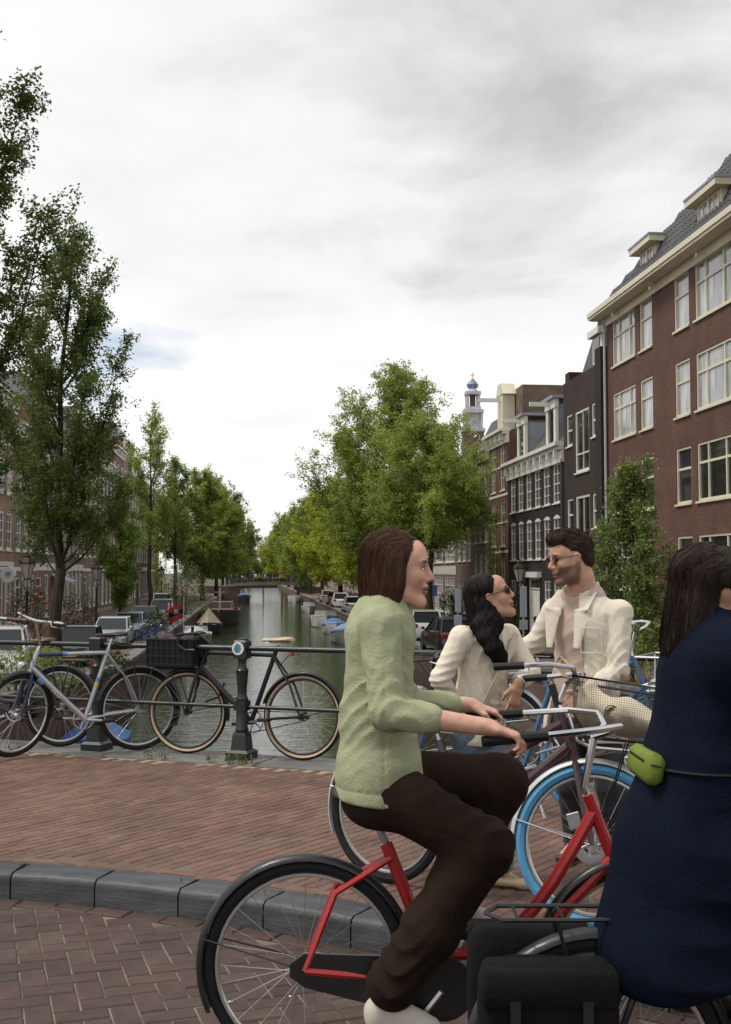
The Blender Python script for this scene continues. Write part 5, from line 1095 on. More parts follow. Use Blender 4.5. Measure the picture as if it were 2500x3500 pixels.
lipm = M('lip', (.42,.16,.14), .45, var=.1); eyew = M('eye', (.25,.2,.18), .2)
def D3(x, y, Y): return np.array(dp(x, y, Y))
def obj_in(name, me, root): return link(name, me, root, root.matrix_world.inverted())
def place(root_loc, name, label): o = thing(name, label, 'person', root_loc); bpy.context.view_layer.update(); return o
linen = M('cream_linen', (.74,.67,.545), .85, var=.05, scale=25, bump=.25, bscale=220, fold=.10, spec=.15); linen2 = M('oat_linen', (.70,.645,.54), .88, var=.06, scale=25, bump=.3, bscale=240, fold=.10, fscale=6, spec=.15)
from mathutils.bvhtree import BVHTree
def add_strands(ho, n, L_, flow, seed, mat, rad=.0011, steps=7, lift=.0035):
    me = ho.data; V = np.empty(len(me.vertices)*3, np.float32); me.vertices.foreach_get('co', V); V = V.reshape(-1,3); bv = BVHTree.FromPolygons([tuple(v) for v in V], [tuple(p.vertices) for p in me.polygons]); g = np.random.default_rng(seed); mb = MB()
    for i in g.choice(len(V), n):
        p = Vector(V[i]); pts = []; ph = g.uniform(-.25,.25); ll = L_*g.uniform(.5,1.3)
        for k in range(steps):
            q = bv.find_nearest(p)
            if q[0] is None: break
            nn = q[1]; f = Vector(flow(np.array(q[0]))); t = f - nn*f.dot(nn)
            if t.length < 1e-4: break
            t.normalize(); t = Matrix.Rotation(ph, 3, nn) @ t; pts.append(q[0] + nn*(lift*g.uniform(.2,1.0)*(.4+.8*k/steps))); p = q[0] + t*ll/steps
        if len(pts) > 3: mb.tube(pts, [rad*(1-.7*k/len(pts)) for k in range(len(pts))], 3, False)
    return tag(link('hair_strands', mb.mesh('hair_strands', mat, 60), ho), kind='stuff')
def add_eyes(hd, root):
    wm = M('eye_white', (.62,.58,.55), .25, var=.05); im = M('iris_brown', (.05,.025,.012), .15); km = M('lash_dark', (.015,.01,.008), .6)
    for y in (-1, 1):
        e = MB(); e.ell((.0758,y*.031,.0015), (.0125,.0125,.0118), nu=16, nv=10); o = obj_in('eye', e.mesh('eye', wm), root); o.matrix_local = root.matrix_world.inverted() @ hd.M4()
        i_ = MB(); i_.ell((.0846,y*.0308,.0015), (.0045,.0062,.0062), nu=14, nv=8); link('iris', i_.mesh('iris', im), o)
        l = MB(); l.tube([(.0795,y*.0165,.0035),(.0862,y*.024,.0095),(.0880,y*.031,.0112),(.0848,y*.039,.0095),(.0770,y*.046,.0030)], .0019, 5); l.tube([(.083,y*.013,.0215),(.0905,y*.024,.0265),(.0890,y*.036,.0290),(.078,y*.050,.0240)], .0027, 5); link('lashes', l.mesh('lashes', km), o)
def glasses(hd, root, fm, lm, w_=.026, h_=.019):
    g = MB(); 
    for y in (-1, 1):
        T = TR(.099, y*.032, .003) @ RZ(R(-12*y)); pts = [(0, w_*math.cos(a), h_*math.sin(a)) for a in [2*math.pi*i/20 for i in range(20)]]; g.tube(pts, .0026, 6, closed=True, T=T)
        g.tube([(.094, y*.058, .010), (.04, y*.080, .012), (-.010, y*.083, .012), (-.030, y*.078, -.012)], .0024, 6)
    g.tube([(.103,-.008,.007),(.108,0,.010),(.103,.008,.007)], .002, 6); o = obj_in('sunglasses', g.mesh('sunglasses', fm), root); o.matrix_local = root.matrix_world.inverted() @ hd.M4()
    l = MB()
    for y in (-1, 1): T = TR(.099, y*.032, .003) @ RZ(R(-12*y)); l.add([(0,0,0)] + [(0, w_*math.cos(a), h_*math.sin(a)) for a in [2*math.pi*i/20 for i in range(20)]], [(0, i+1, (i+1) % 20+1) for i in range(20)], T)
    link('lens', l.mesh('lens', lm, 0), o)
tort = M('tortoise', (.10,.03,.012), .25, var=.6, scale=60); lensm = M('dark_lens', (.008,.008,.009), .06, spec=.8); blackfr = M('black_frame', (.01,.01,.01), .2)
sk_man = skin('skin_man', (.52,.31,.215), (.46,.26,.18)); sk_wom = skin('skin_woman', (.50,.285,.185), (.44,.24,.15)); sk_cyc = skin('skin_cyclist', (.60,.35,.26), (.53,.29,.21)); sk_rid = skin('skin_rider', (.34,.19,.13), (.29,.16,.11))
beardm = M('beard_shadow', (.10,.062,.042), .75, var=.5, scale=90, c2=(.26,.15,.10)); hair_br = M('hair_brown', (.036,.020,.012), .55, var=.55, scale=26, stretch=(1,1,4), bump=.4, bscale=120, spec=.18); hair_bk = M('hair_black', (.008,.006,.005), .5, var=.6, scale=30, stretch=(6,6,.7), bump=.4, bscale=130, spec=.2)
# ---------------------------------------------------------------- the man
def man():
    Y = 6.0; root = place((1.18, Y, PAVE), 'person', 'man in open oat linen jacket and sunglasses looking down at the woman')
    Fv = unit(nv(-.55,-.83,0)); S = nv(.83,-.55,0); up = nv(0,0,1.)
    hd = Head(D3(1266,1240,Y-.02), (-.95,-.22,-.16), (-.16,0,.98), 1.07)
    nb = D3(1290,1325,Y+.03); ch = D3(1303,1400,Y+.02); wa = D3(1300,1515,Y+.02); hp = D3(1300,1600,Y+.02)
    shL = ch + S*.176 + up*.098; shR = ch - S*.176 + up*.098
    fl = nv(1.30,Y-.08,PAVE+.08); fr = nv(1.12,Y+.16,PAVE+.08); kl = (hp+fl)/2 + Fv*.03 + nv(.06,-.03,0); kr = (hp+fr)/2 + Fv*.03 - nv(.03,-.02,0)
    elL = D3(1372,1490,Y-.14); haL = D3(1292,1545,Y-.24); elR = D3(1192,1425,Y+.16); haR = D3(1120,1470,Y+.22)
    V = Vol((.55,5.45,.1), (1.65,6.5,2.0), .006); hd.build(V); V.cone(hd.p(-.04,0,-.10), nb, .06, .068, .03)
    V.slab(nb, ch, (.10,.07), (.15,.085), S, .04); V.slab(ch, wa, (.14,.08), (.13,.08), S, .04); V.slab(wa, hp, (.13,.08), (.14,.09), S, .04)
    for a, b, c, sg in ((shL, elL, haL, 1), (shR, elR, haR, -1)): V.chain([ch + up*.08 + S*sg*.1, a, b, c], [.05,.05,.042,.03], .03); hand(V, c, c-b, Fv if sg > 0 else -Fv, 1.0, .4, sg)
    for h_, k_, f_ in ((hp + S*.08, kl, fl), (hp - S*.08, kr, fr)): V.chain([h_, k_, f_], [.075,.052,.04], .03); V.chain([f_, f_ + unit(nv(-.6,-.8,0))*.13 - nv(0,0,.035)], [.035,.03], .02)
    obj_in('body', V.mesh('body', [sk_man], 1, hd.matfn(True)), root)
    # t-shirt
    V = Vol((.75,5.5,.9), (1.6,6.4,1.68), .007); V.slab(nb - up*.005, ch, (.135,.085), (.17,.108), S, .05); V.slab(ch, wa, (.168,.108), (.155,.10), S, .05); V.slab(wa, hp - up*.02, (.155,.10), (.165,.108), S, .04); V.wrinkle(.003, .8, (.2,.1,1), 1.3)
    V.cone(nb + up*.16 + Fv*.03, nb + up*.045 + Fv*.03, .06, .066, .006, '-')
    obj_in('t_shirt', V.mesh('t_shirt', M('pink_knit', (.50,.375,.325), .9, var=.05, scale=30, bump=.25, bscale=260, sheen=.2), 1), root)
    # jacket
    V = Vol((.62,5.4,.72), (1.72,6.5,1.75), .0065)
    V.slab(nb - up*.01, ch + up*.06, (.12,.09), (.178,.118), S, .04); V.slab(ch + up*.06, ch, (.180,.120), (.180,.124), S, .04); V.slab(ch, wa, (.180,.124), (.172,.122), S, .04); V.slab(wa, hp - up*.02 + Fv*.0, (.172,.122), (.215,.150), S, .04); V.slab(hp - up*.02, hp - up*.12, (.215,.150), (.23,.16), S, .04)
    V.chain([ch + up*.10 + S*.10, shL + S*.01, elL, haL + Fv*.0], [.066,.066,.058,.052], .018); V.chain([ch + up*.10 - S*.10, shR, elR, haR], [.07,.070,.058,.05], .018)
    V.folds(elL, .16, elL-shL, .0085, 1.4, .4); V.folds((elL+haL)/2, .12, haL-elL, .006, 1.6, 1.7); V.folds(elR, .13, elR-shR, .006, 1.4, .9); V.folds(wa + S*.1 + Fv*.08, .2, S*.8 + up*.4, .006, 1.0, 2.3); V.folds(hp + S*.08 + Fv*.1, .22, S, .008, .8, .2); V.folds(shL - up*.08, .12, (.6,.2,-.7), .005, 1.3, .6); V.wrinkle(.0012, .8, (.9,.2,.5), 2.1); V.seam(lambda X, Y_, Z: ((X-shL[0])*S[0]+(Y_-shL[1])*S[1]) + .035 + .2*(Z-shL[2]), .003, .004, shL-.13, shL+.12)
    bot = hp[2] - .115
    V.fn(lambda X, Y_, Z: Z - bot + .02*np.sin(X*9), V.lo, V.lo+3, .01)
    # open front: carve a wedge between the jacket edges
    def wedge(X, Y_, Z):
        t = np.clip((nb[2]+.03 - Z)/(nb[2]+.03-bot), 0, 1); cx = nb[0]+(hp[0]-nb[0])*t; cy = nb[1]+(hp[1]-nb[1])*t; s_ = (X-cx)*S[0]+(Y_-cy)*S[1]; f_ = (X-cx)*Fv[0]+(Y_-cy)*Fv[1]
        half = .045 + .045*np.clip(t/.25,0,1) + .02*t; s0 = -.035 - .03*t; return np.maximum(np.abs(s_ - s0) - half, -(f_ - .02))
    V.fn(wedge, V.lo, V.lo+3, .012)
    V.cone(hd.p(-.045,0,-.105) + up*.06, nb + up*.02, .072, .082, .006, '-')
    V.fn(lambda X, Y_, Z: nb[2] + .055 - Z - .25*((X-nb[0])*S[0]+(Y_-nb[1])*S[1])*0, V.lo + nv(0,0,3), V.lo+3.01, .01)
    jk = obj_in('jacket', V.mesh('jacket', linen2, 1), root)
    # collar and lapels
    V = Vol((.8,5.5,1.1), (1.6,6.4,1.8), .005); cb = nb + up*.03
    def lap(sg, kz):
        e = lambda s_, f_, z_: nb + S*s_ + Fv*f_ + up*z_
        V.slab(e(sg*.075,-.045,.045), e(sg*.082,.035,.02), (.032,.010), (.034,.010), up, .01); V.slab(e(sg*.082,.035,.02), e(sg*.085-.03,.105,-.07), (.036,.010), (.046,.010), unit(S*sg*.8 + up*.6), .01); V.slab(e(sg*.085-.03,.105,-.07), e(sg*.075-.042,.142,-.26), (.05,.009), (.018,.008), unit(S*sg), .012)
    lap(1, 0); lap(-1, 0); V.slab(nb + S*.075 - Fv*.045 + up*.045, nb - Fv*.09 + up*.055, (.032,.012), (.032,.012), up, .012); V.slab(nb - Fv*.09 + up*.055, nb - S*.075 - Fv*.045 + up*.045, (.032,.012), (.032,.012), up, .012)
    link('lapel', V.mesh('lapel', linen2, 1), jk)
    # breast pocket outline and buttons
    pk = MB(); o_ = ch + S*.085 + Fv*.148 - up*.03
    for a, b in (((-.055,.05),(.055,.05)),((-.055,-.075),(.055,-.075)),((-.055,.05),(-.055,-.075)),((.055,.05),(.055,-.075))):
        pts = [o_ + S*(a[0]+(b[0]-a[0])*t)*.98 + up*(a[1]+(b[1]-a[1])*t) - Fv*(.5*(a[0]+(b[0]-a[0])*t+.085)**2*1.4 - .004) for t in (0,.33,.66,1)]; pk.tube([Vector(p) for p in pts], .0028, 5)
    link('pocket_seam', pk.mesh('pocket_seam', linen2), jk)
    # trousers and shoes
    V = Vol((.8,5.5,.1), (1.7,6.4,1.1), .009)
    for h_, k_, f_ in ((hp + S*.085 - up*.02, kl, fl), (hp - S*.085 - up*.02, kr, fr)): V.chain([h_, k_, f_ - up*.0], [.10,.078,.062], .04)
    V.fn(lambda X, Y_, Z: Z - (PAVE+.06) if False else (PAVE+.045) - Z + 0*X, V.lo, V.lo+3, .005, '-') if False else None
    V.wrinkle(.004, .8, (0,0,1), .7); tr_ = obj_in('trousers', V.mesh('trousers', M('charcoal_cloth', (.035,.035,.04), .9, bump=.3, bscale=200), 1), root)
    for f_ in (fl, fr):
        V = Vol(f_ - .3, f_ + .3, .006); dd = unit(nv(-.6,-.8,0)); V.slab(f_ - dd*.05 - up*.04, f_ + dd*.16 - up*.045, (.042,.038), (.040,.026), np.cross(dd, up), .02); V.cone(f_ - dd*.03, f_ + up*.03, .045, .045, .02); V.fn(lambda X, Y_, Z: Z - (PAVE+.002), V.lo, V.lo+1, .002, '-') if False else None; obj_in('shoe', V.mesh('shoe', M('dark_leather', (.03,.02,.016), .4), 1), root)
    # hair
    V = Vol(hd.c - .25, hd.c + .25, .0045); P = hd.p; s = hd.s; E = lambda c, r, k=.015, op='+': V.ell(P(*c), [q*s for q in r], hd.ax, k, op)
    E((-.028,0,.050), (.100,.080,.084)); E((-.062,0,-.01), (.056,.070,.062), .02); E((.045,0,.108), (.050,.062,.030), .03); E((.066,.0,.096), (.032,.054,.030), .025); E((.00,0,.112), (.07,.06,.032), .03)
    E((.085,0,.0), (.075,.075,.062), .012, '-'); E((.060,.08,-.005), (.055,.05,.055), .012, '-'); E((.060,-.08,-.005), (.055,.05,.055), .012, '-'); E((.0,.0,-.12), (.16,.16,.075), .012, '-')
    for y in (-1, 1): E((-.004,y*.086,-.012), (.024,.022,.034), .006, '-')
    V.strands(.0022, hd.f*.8 - hd.u*.5, .8, 1.0); ho = obj_in('hair', V.mesh('hair', hair_br, 1), root)
    add_strands(ho, 900, .07, lambda p: (-hd.f + hd.u*(1.2 if hd.inv(p[None])[0][0] > .02 else -.5)), 3, hair_br, .0009, 6, .006)
    glasses(hd, root, tort, lensm)
man()
# ---------------------------------------------------------------- the woman
def woman():
    Y = 5.68; root = place((.62, Y, PAVE), 'person', 'woman with long black hair in cream shirt jacket and jeans looking up at the man')
    Fv = unit(nv(.6,-.8,0)); S = nv(.8,.6,0); up = nv(0,0,1.)
    hd = Head(D3(1090,1324,Y-.03), (.93,-.18,.30), (-.30,.0,.95), .96)
    nb = D3(1082,1398,Y+.01); ch = D3(1078,1448,Y+.0); wa = D3(1070,1540,Y+.0); hp = D3(1062,1625,Y+.0)
    shL = ch + S*.155 + up*.075; shR = ch - S*.155 + up*.075
    elR = D3(978,1508,Y-.12); haR = D3(1022,1600,Y+.02); elL = D3(1178,1492,Y-.02); wrL = D3(1150,1518,Y-.14)
    fl = D3(1118,1925,Y-.05); fr = D3(1080,1912,Y+.12); kl = D3(1095,1785,Y-.08); kr = D3(1070,1780,Y+.06)
    fl[2] = PAVE+.07; fr[2] = PAVE+.07
    V = Vol((.1,5.2,.1), (1.0,6.1,1.85), .0045); hd.build(V, True); V.cone(hd.p(-.04,0,-.10), nb, .047, .055, .03)
    V.slab(nb, ch, (.07,.05), (.105,.065), S, .03); V.slab(ch, wa, (.105,.065), (.095,.065), S, .03); V.slab(wa, hp, (.095,.065), (.115,.075), S, .03)
    V.chain([ch + up*.05 - S*.07, shR - up*.01, elR, haR], [.034,.034,.032,.026], .03); hand(V, haR, haR-elR, nv(.6,.6,-.4), .9, .5, -1)
    V.chain([ch + up*.05 + S*.07, shL - up*.01, elL, wrL], [.034,.034,.032,.025], .02); hand(V, wrL + nv(-.005,-.01,-.015), nv(-.22,-.12,-.96), nv(-.5,.75,.0), .95, .34, -1, .0)
    for h_, k_, f_ in ((hp + S*.07, kl, fl), (hp - S*.07, kr, fr)): V.chain([h_, k_, f_], [.06,.042,.03], .03)
    obj_in('body', V.mesh('body', [sk_wom], 1, hd.matfn()), root)
    V = Vol((.0,5.1,.75), (1.1,6.1,1.65), .0065)
    V.slab(nb - up*.0, ch + up*.045, (.08,.07), (.140,.100), S, .04); V.slab(ch + up*.045, wa, (.142,.108), (.132,.105), S, .04); V.slab(wa, hp - up*.03, (.132,.105), (.15,.118), S, .04)
    V.chain([ch + up*.055 - S*.09, shR, elR, elR.tolist() and haR], [.058,.060,.052,.044], .018); V.chain([ch + up*.055 + S*.09, shL, elL, elL + (wrL-elL)*.72], [.058,.058,.05,.044], .018)
    V.folds(elR, .13, elR-shR, .0065, 1.7, 1.1); V.folds(shR + nv(.06,0,-.08), .12, (.6,.1,-.8), .006, 1.4, .3); V.folds(elL, .12, elL-shL, .006, 1.5, .5); V.folds(wa + Fv*.08 - S*.03, .2, (.7,0,.7), .006, 1.0, 1.8); V.wrinkle(.0012, .8, (.6,.1,1), .2); V.seam(lambda X, Y_, Z: ((X-shR[0])*S[0]+(Y_-shR[1])*S[1]) - .03 - .2*(Z-shR[2]), .003, .004, shR-.12, shR+.11)
    V.cone(hd.p(-.04,0,-.09), nb + up*.012, .055, .062, .008, '-'); bot = hp[2] - .045
    V.fn(lambda X, Y_, Z: Z - bot + .012*np.sin(X*14), V.lo, V.lo+3, .008)
    def placket(X, Y_, Z):
        s_ = (X-ch[0])*S[0]+(Y_-ch[1])*S[1]; f_ = (X-ch[0])*Fv[0]+(Y_-ch[1])*Fv[1]; return np.maximum(np.maximum(np.abs(s_-.01) - .0035, -(f_-.06)), -(Z-bot-.0))
    V.fn(placket, V.lo, V.lo+3, .004)
    jk = obj_in('shirt_jacket', V.mesh('shirt_jacket', linen, 1), root)
    V = Vol((.2,5.2,1.1), (1.0,6.0,1.6), .005)
    for sg in (-1, 1): e = lambda s_, f_, z_: nb + S*s_ + Fv*f_ + up*z_; V.slab(e(sg*.07,-.04,.025), e(sg*.062,.04,.008), (.028,.009), (.03,.009), up, .01); V.slab(e(sg*.062,.04,.008), e(sg*.05,.105,-.045), (.032,.009), (.04,.008), unit(S*sg*.8+up*.5), .01)
    V.slab(nb + S*.07 - Fv*.04 + up*.025, nb - S*.07 - Fv*.04 + up*.025, (.028,.01), (.028,.01), up, .01); link('collar', V.mesh('collar', linen, 1), jk)
    # strap across the body
    st = MB(); pts = []
    for t in np.linspace(0, 1, 12):
        z = nb[2] - .015 - t*(nb[2]-.015-hp[2]-.02); s_ = .085 - .235*t; f_ = .128*math.sqrt(max(0,1-(s_/.19)**2)) + .006 + .004*math.sin(t*9); pts.append(nb*(1-t) + hp*t); pts[-1][2] = z; pts[-1] = pts[-1] + S*s_ + Fv*f_
    rings = []
    for i, p in enumerate(pts):
        d = unit(pts[min(i+1,11)]-pts[max(i-1,0)]); wv = unit(np.cross(d, Fv)); rings.append([tuple(p + wv*.019 - Fv*.002), tuple(p + wv*.019 + Fv*.002), tuple(p - wv*.019 + Fv*.002), tuple(p - wv*.019 - Fv*.002)])
    st.loft(rings); obj_in('bag_strap', st.mesh('bag_strap', M('strap_canvas', (.60,.54,.43), .85, bump=.3, bscale=150)), root)
    V = Vol((.15,5.2,.05), (1.0,6.0,1.1), .008)
    for h_, k_, f_ in ((hp + S*.078 - up*.0, kl, fl), (hp - S*.078, kr, fr)): V.chain([h_, k_, f_ + up*.05], [.088,.066,.055], .04)
    V.wrinkle(.003, .9, (0,0,1), .7); obj_in('jeans', V.mesh('jeans', M('light_denim', (.15,.21,.29), .9, var=.3, scale=5, bump=.35, bscale=180, fold=.15), 1), root)
    for f_ in (fl, fr):
        V = Vol(f_ - .3, f_ + .3, .005); dd = unit(nv(.9,-.45,0)); V.slab(f_ - dd*.05 - up*.038, f_ + dd*.10 - up*.04, (.036,.028), (.034,.020), np.cross(dd, up), .02); V.cone(f_ + dd*.1 - up*.045, f_ + dd*.165 - up*.052, .024, .010, .02); obj_in('shoe', V.mesh('shoe', M('beige_suede', (.52,.40,.27), .8), 1), root)
    # hair
    V = Vol((.2,5.2,1.1), (1.0,6.1,1.85), .005); P = hd.p; s = hd.s; E = lambda c, r, k=.015, op='+': V.ell(P(*c), [q*s for q in r], hd.ax, k, op)
    E((-.030,0,.045), (.104,.084,.085)); E((-.062,0,-.03), (.070,.078,.08), .03); E((.100,0,-.030), (.072,.062,.085), .010, '-'); E((.075,.06,-.06), (.055,.05,.085), .012, '-'); E((.075,-.06,-.06), (.055,.05,.085), .012, '-')
    r0, r1 = P(-.05,-.03,-.05), P(-.045,-.06,-.14)
    pts = [r0, r1, D3(1068,1385,Y-.11), D3(1082,1412,Y-.145), D3(1096,1438,Y-.16), D3(1108,1458,Y-.155), D3(1120,1478,Y-.145)]
    V.slabs(pts, [(.072,.066),(.062,.05),(.050,.034),(.044,.026),(.038,.022),(.030,.018),(.018,.01)], nv(1,.1,.3), .03)
    V.slabs([P(-.06,0,-.02), P(-.080,.0,-.10), D3(1046,1400,Y+.05), D3(1048,1440,Y+.09), D3(1050,1475,Y+.10)], [(.075,.06),(.066,.045),(.055,.032),(.045,.026),(.028,.018)], nv(.8,.6,0), .03)
    V.strands(.0022, nv(.25,0,1), .9, .3); ho = obj_in('hair', V.mesh('hair', hair_bk, 1), root)
    add_strands(ho, 1000, .22, lambda p: nv(.35,-.1,-1), 4, hair_bk, .0009, 9)
    glasses(hd, root, blackfr, lensm, .024, .015)
    wt_ = MB(); d = unit(wrL-elL); x_, y_ = frame_z(Vector(d)); c = wrL - d*.012; wt_.tube([Vector(c) + (x_*math.cos(a)+y_*math.sin(a))*.029 for a in [2*math.pi*i/20 for i in range(20)]], .005, 6, closed=True); obj_in('watch', wt_.mesh('watch', alu), root)
woman()
# ---------------------------------------------------------------- the cyclist on the red bicycle
redp = M('red_paint', (.40,.018,.02), .35, var=.12, coat=.3)
YC = 3.9
bR = bike('bicycle', 'red city bicycle ridden along the road by the person in green', Vector((-.20,YC,0)), Vector((.93,YC,0)), lean=0, steer=0, o=dict(frame='oma', fm=redp, tr=.021, guard=blackp, bars='oma', barm=chrome, grip=blplast, sh=.93, bh=1.16, headz=.9, case=blackp, tail=False, crank=R(230), stand=False))
def cyclist():
    Y = YC; root = place((.06, Y, .9), 'person', 'cyclist in sage green jacket and wide brown trousers riding the red bicycle'); up = nv(0,0,1.); S = nv(0,1.,0); Fv = nv(1.,0,0)
    hd = Head(D3(886,1262,Y), (.98,-.12,-.05), (.05,0,1), 1.02)
    nb = D3(850,1362,Y); ch = D3(845,1440,Y); wa = D3(840,1590,Y); hp = D3(842,1740,Y)
    shR = ch + nv(-.005,-.17,.08); shL = ch + nv(-.005,.17,.08); M_ = bR['M']
    def grip(s): p = bR['cz'] + Vector((-.04-.36*.72, s*.297, .038)); return np.array(M_ @ p)
    gR, gL = grip(-1), grip(1); elR = D3(862,1582,Y-.26); elL = D3(900,1560,Y+.24); wrR = gR + nv(-.085,-.002,.035); wrL = gL + nv(-.085,.0,.035)
    pe = lambda s, a: np.array(M_ @ (bR['BB'] + Vector((.17*math.cos(a), s*.12, .17*math.sin(a)))))
    pR, pL = pe(-1, R(230)), pe(1, R(50)); anR = pR + nv(-.075,0,.13); anL = pL + nv(-.09,0,.10); hR = hp + nv(.02,-.085,-.0); hL = hp + nv(.02,.085,.0)
    knR = D3(1075,1880,Y-.15); knL = hL + nv(.40,.04,-.02)
    V = Vol((-.45,3.3,.05), (1.0,4.5,1.9), .006); hd.build(V, True); V.cone(hd.p(-.04,0,-.10), nb, .05, .058, .03)
    V.slab(nb, ch, (.09,.06), (.13,.08), S, .04); V.slab(ch, wa, (.13,.08), (.11,.08), S, .04); V.slab(wa, hp, (.11,.08), (.13,.09), S, .04)
    for sg, sh_, el, wr, gr in ((-1, shR, elR, wrR, gR), (1, shL, elL, wrL, gL)):
        V.chain([ch + up*.06 + S*sg*.08, sh_, el, wr], [.05,.045,.040,.027], .03); hand(V, wr, nv(1,0,-.30), nv(-.25,0,-1), 1.0, 1.0, 1 if sg < 0 else -1)
    for h_, k_, a_ in ((hR, knR, anR), (hL, knL, anL)): V.chain([h_, k_, a_], [.075,.052,.036], .03)
    obj_in('body', V.mesh('body', [sk_cyc], 1, hd.matfn()), root)
    V = Vol((-.45,3.3,.75), (1.0,4.5,1.65), .007)
    V.cone(nb + up*.045, nb - up*.02, .068, .085, .02); V.slab(nb - up*.01, ch + up*.05, (.11,.085), (.165,.105), S, .05); V.slab(ch + up*.05, wa, (.168,.115), (.160,.122), S, .05); V.slab(wa, hp + up*.05, (.160,.122), (.185,.142), S, .05); V.slab(hp + up*.05, hp - up*.09, (.185,.142), (.205,.158), S, .03)
    V.chain([ch + up*.05 - S*.1, shR, elR, elR + (wrR-elR)*.42], [.072,.072,.060,.050], .02); V.chain([ch + up*.05 + S*.1, shL, elL, elL + (wrL-elL)*.66], [.072,.072,.058,.048], .02)
    V.wrinkle(.0016, .8, (.25,.1,1), .9); V.folds(elR, .15, elR-shR, .0075, 1.5, .3); V.folds(elL, .15, elL-shL, .007, 1.5, .8); V.folds(wa + nv(-.05,-.1,.10), .18, (.5,.2,.8), .0065, 1.1, 1.4); V.folds(shR + nv(.05,0,-.06), .13, (.7,.2,-.7), .005, 1.3, .5); V.seam(lambda X, Y_, Z: Z - (hp[2]+.0) + 0*X, .004, .004); V.seam(lambda X, Y_, Z: Y_ - (shR[1]+.045) + .15*(Z-shR[2]) + 0*X, .003, .004, shR-.13, shR+.13); V.seam(lambda X, Y_, Z: X - ch[0] - .01 + 0*Z, .003, .004, nv(-.4,3.3,.8), nv(.6,Y-.1,1.36)); V.cone(nb + up*.15, nb + up*.02, .055, .06, .006, '-'); bot = hp[2] - .045; V.fn(lambda X, Y_, Z: Z - bot + .008*np.sin(X*9) + 0*Y_, V.lo, V.lo+3, .01)
    obj_in('jacket', V.mesh('jacket', M('sage_cloth', (.34,.36,.225), .88, spec=.15, var=.08, scale=14, bump=.3, bscale=160, fold=.13, fscale=5), 1), root)
    V = Vol((-.4,3.3,.1), (1.0,4.4,1.1), .008); V.ell(hp - up*.05, (.13,.165,.10), None, .05)
    for h_, k_, a_ in ((hR, knR, anR), (hL, knL, anL)): V.chain([h_, k_, k_*.45 + a_*.55, a_ + up*.04 + nv(.015,0,0)], [.108,.092,.09,.088], .05)
    V.wrinkle(.0012, .8, (.4,.1,.9), 1.9); V.folds(knR, .2, knR-hR, .008, 1.1, .4); V.folds(hR + nv(.20,0,-.05), .12, (.8,0,-.5), .006, 1.1, 1.2); V.folds(anR + nv(.02,0,.12), .17, (.1,0,1), .009, 1.2, 2.2); V.seam(lambda X, Y_, Z: Z + .75*(X-knR[0]) - knR[2] - .02 + .5*np.abs(X-knR[0]) + 0*Y_, .003, .004); obj_in('trousers', V.mesh('trousers', M('brown_twill', (.024,.0145,.010), .9, spec=.12, var=.12, scale=10, bump=.3, bscale=180, fold=.16, fscale=5), 1), root)
    for p_, a_ in ((pR, anR), (pL, anL)):
        V = Vol(a_ - .35, a_ + .35, .006); toe = p_ + nv(.07,0,.035); heel = a_ + nv(-.035,0,-.075); V.slab(heel, toe, (.040,.036), (.040,.027), S, .02); V.cone(a_ + nv(.02,0,-.04), p_ + nv(.03,0,.05), .040, .034, .025); V.cone(a_ + nv(-.005,0,-.01), heel + up*.03, .042, .042, .02); so = obj_in('shoe', V.mesh('shoe', M('offwhite_leather', (.60,.56,.48), .6, var=.08), 1), root); q_ = MB(); dn = unit(np.cross(S, toe-heel))*(-1 if np.cross(S, toe-heel)[2] > 0 else 1); q_.tube([Vector(heel + dn*.030 - unit(toe-heel)*.03), Vector(heel*.5+toe*.5 + dn*.028), Vector(toe + dn*.020 + unit(toe-heel)*.03)], [.036,.040,.034], 10, flat=.3); link('sole', q_.mesh('sole', M('sole_white', (.68,.67,.64), .7)), so)
        s_ = MB(); s_.tube([Vector(a_ + nv(-.01,0,-.02)), Vector(a_ + nv(.0,0,.03)), Vector(a_ + nv(.012,0,.10))], [.045,.043,.046], 12); obj_in('sock', s_.mesh('sock', M('white_sock', (.70,.70,.70), .9, bump=.3)), root)
    V = Vol(hd.c - .35, hd.c + .3, .005); P = hd.p; s = hd.s; E = lambda c, r, k=.015, op='+': V.ell(P(*c), [q*s for q in r], hd.ax, k, op)
    E((-.030,0,.045), (.106,.087,.088)); E((-.060,0,-.04), (.074,.082,.095), .03); E((-.045,.0,-.10), (.072,.085,.07), .03); E((.102,0,-.032), (.072,.064,.088), .010, '-'); E((.080,.05,-.08), (.065,.06,.09), .012, '-'); E((.080,-.05,-.08), (.065,.06,.09), .012, '-'); 
    for y in (-1, 1): E((-.008,y*.074,-.035), (.040,.020,.095), .015)
    V.strands(.0024, nv(.15,0,1), .7, .3); obj_in('hair', V.mesh('hair', M('hair_auburn', (.06,.027,.014), .5, var=.5, scale=26, stretch=(4,4,.8), bump=.4, bscale=110, spec=.2), 1), root)
    add_eyes(hd, root)
    ho = [c for c in root.children if c.name.startswith('hair')][-1]; add_strands(ho, 1300, .16, lambda p: (nv(-.9,0,-.55) if hd.inv(p[None])[0][2] > .06 else nv(-.15,0,-1)), 5, MATS['hair_auburn'], .0010, 8, .005)
cyclist()
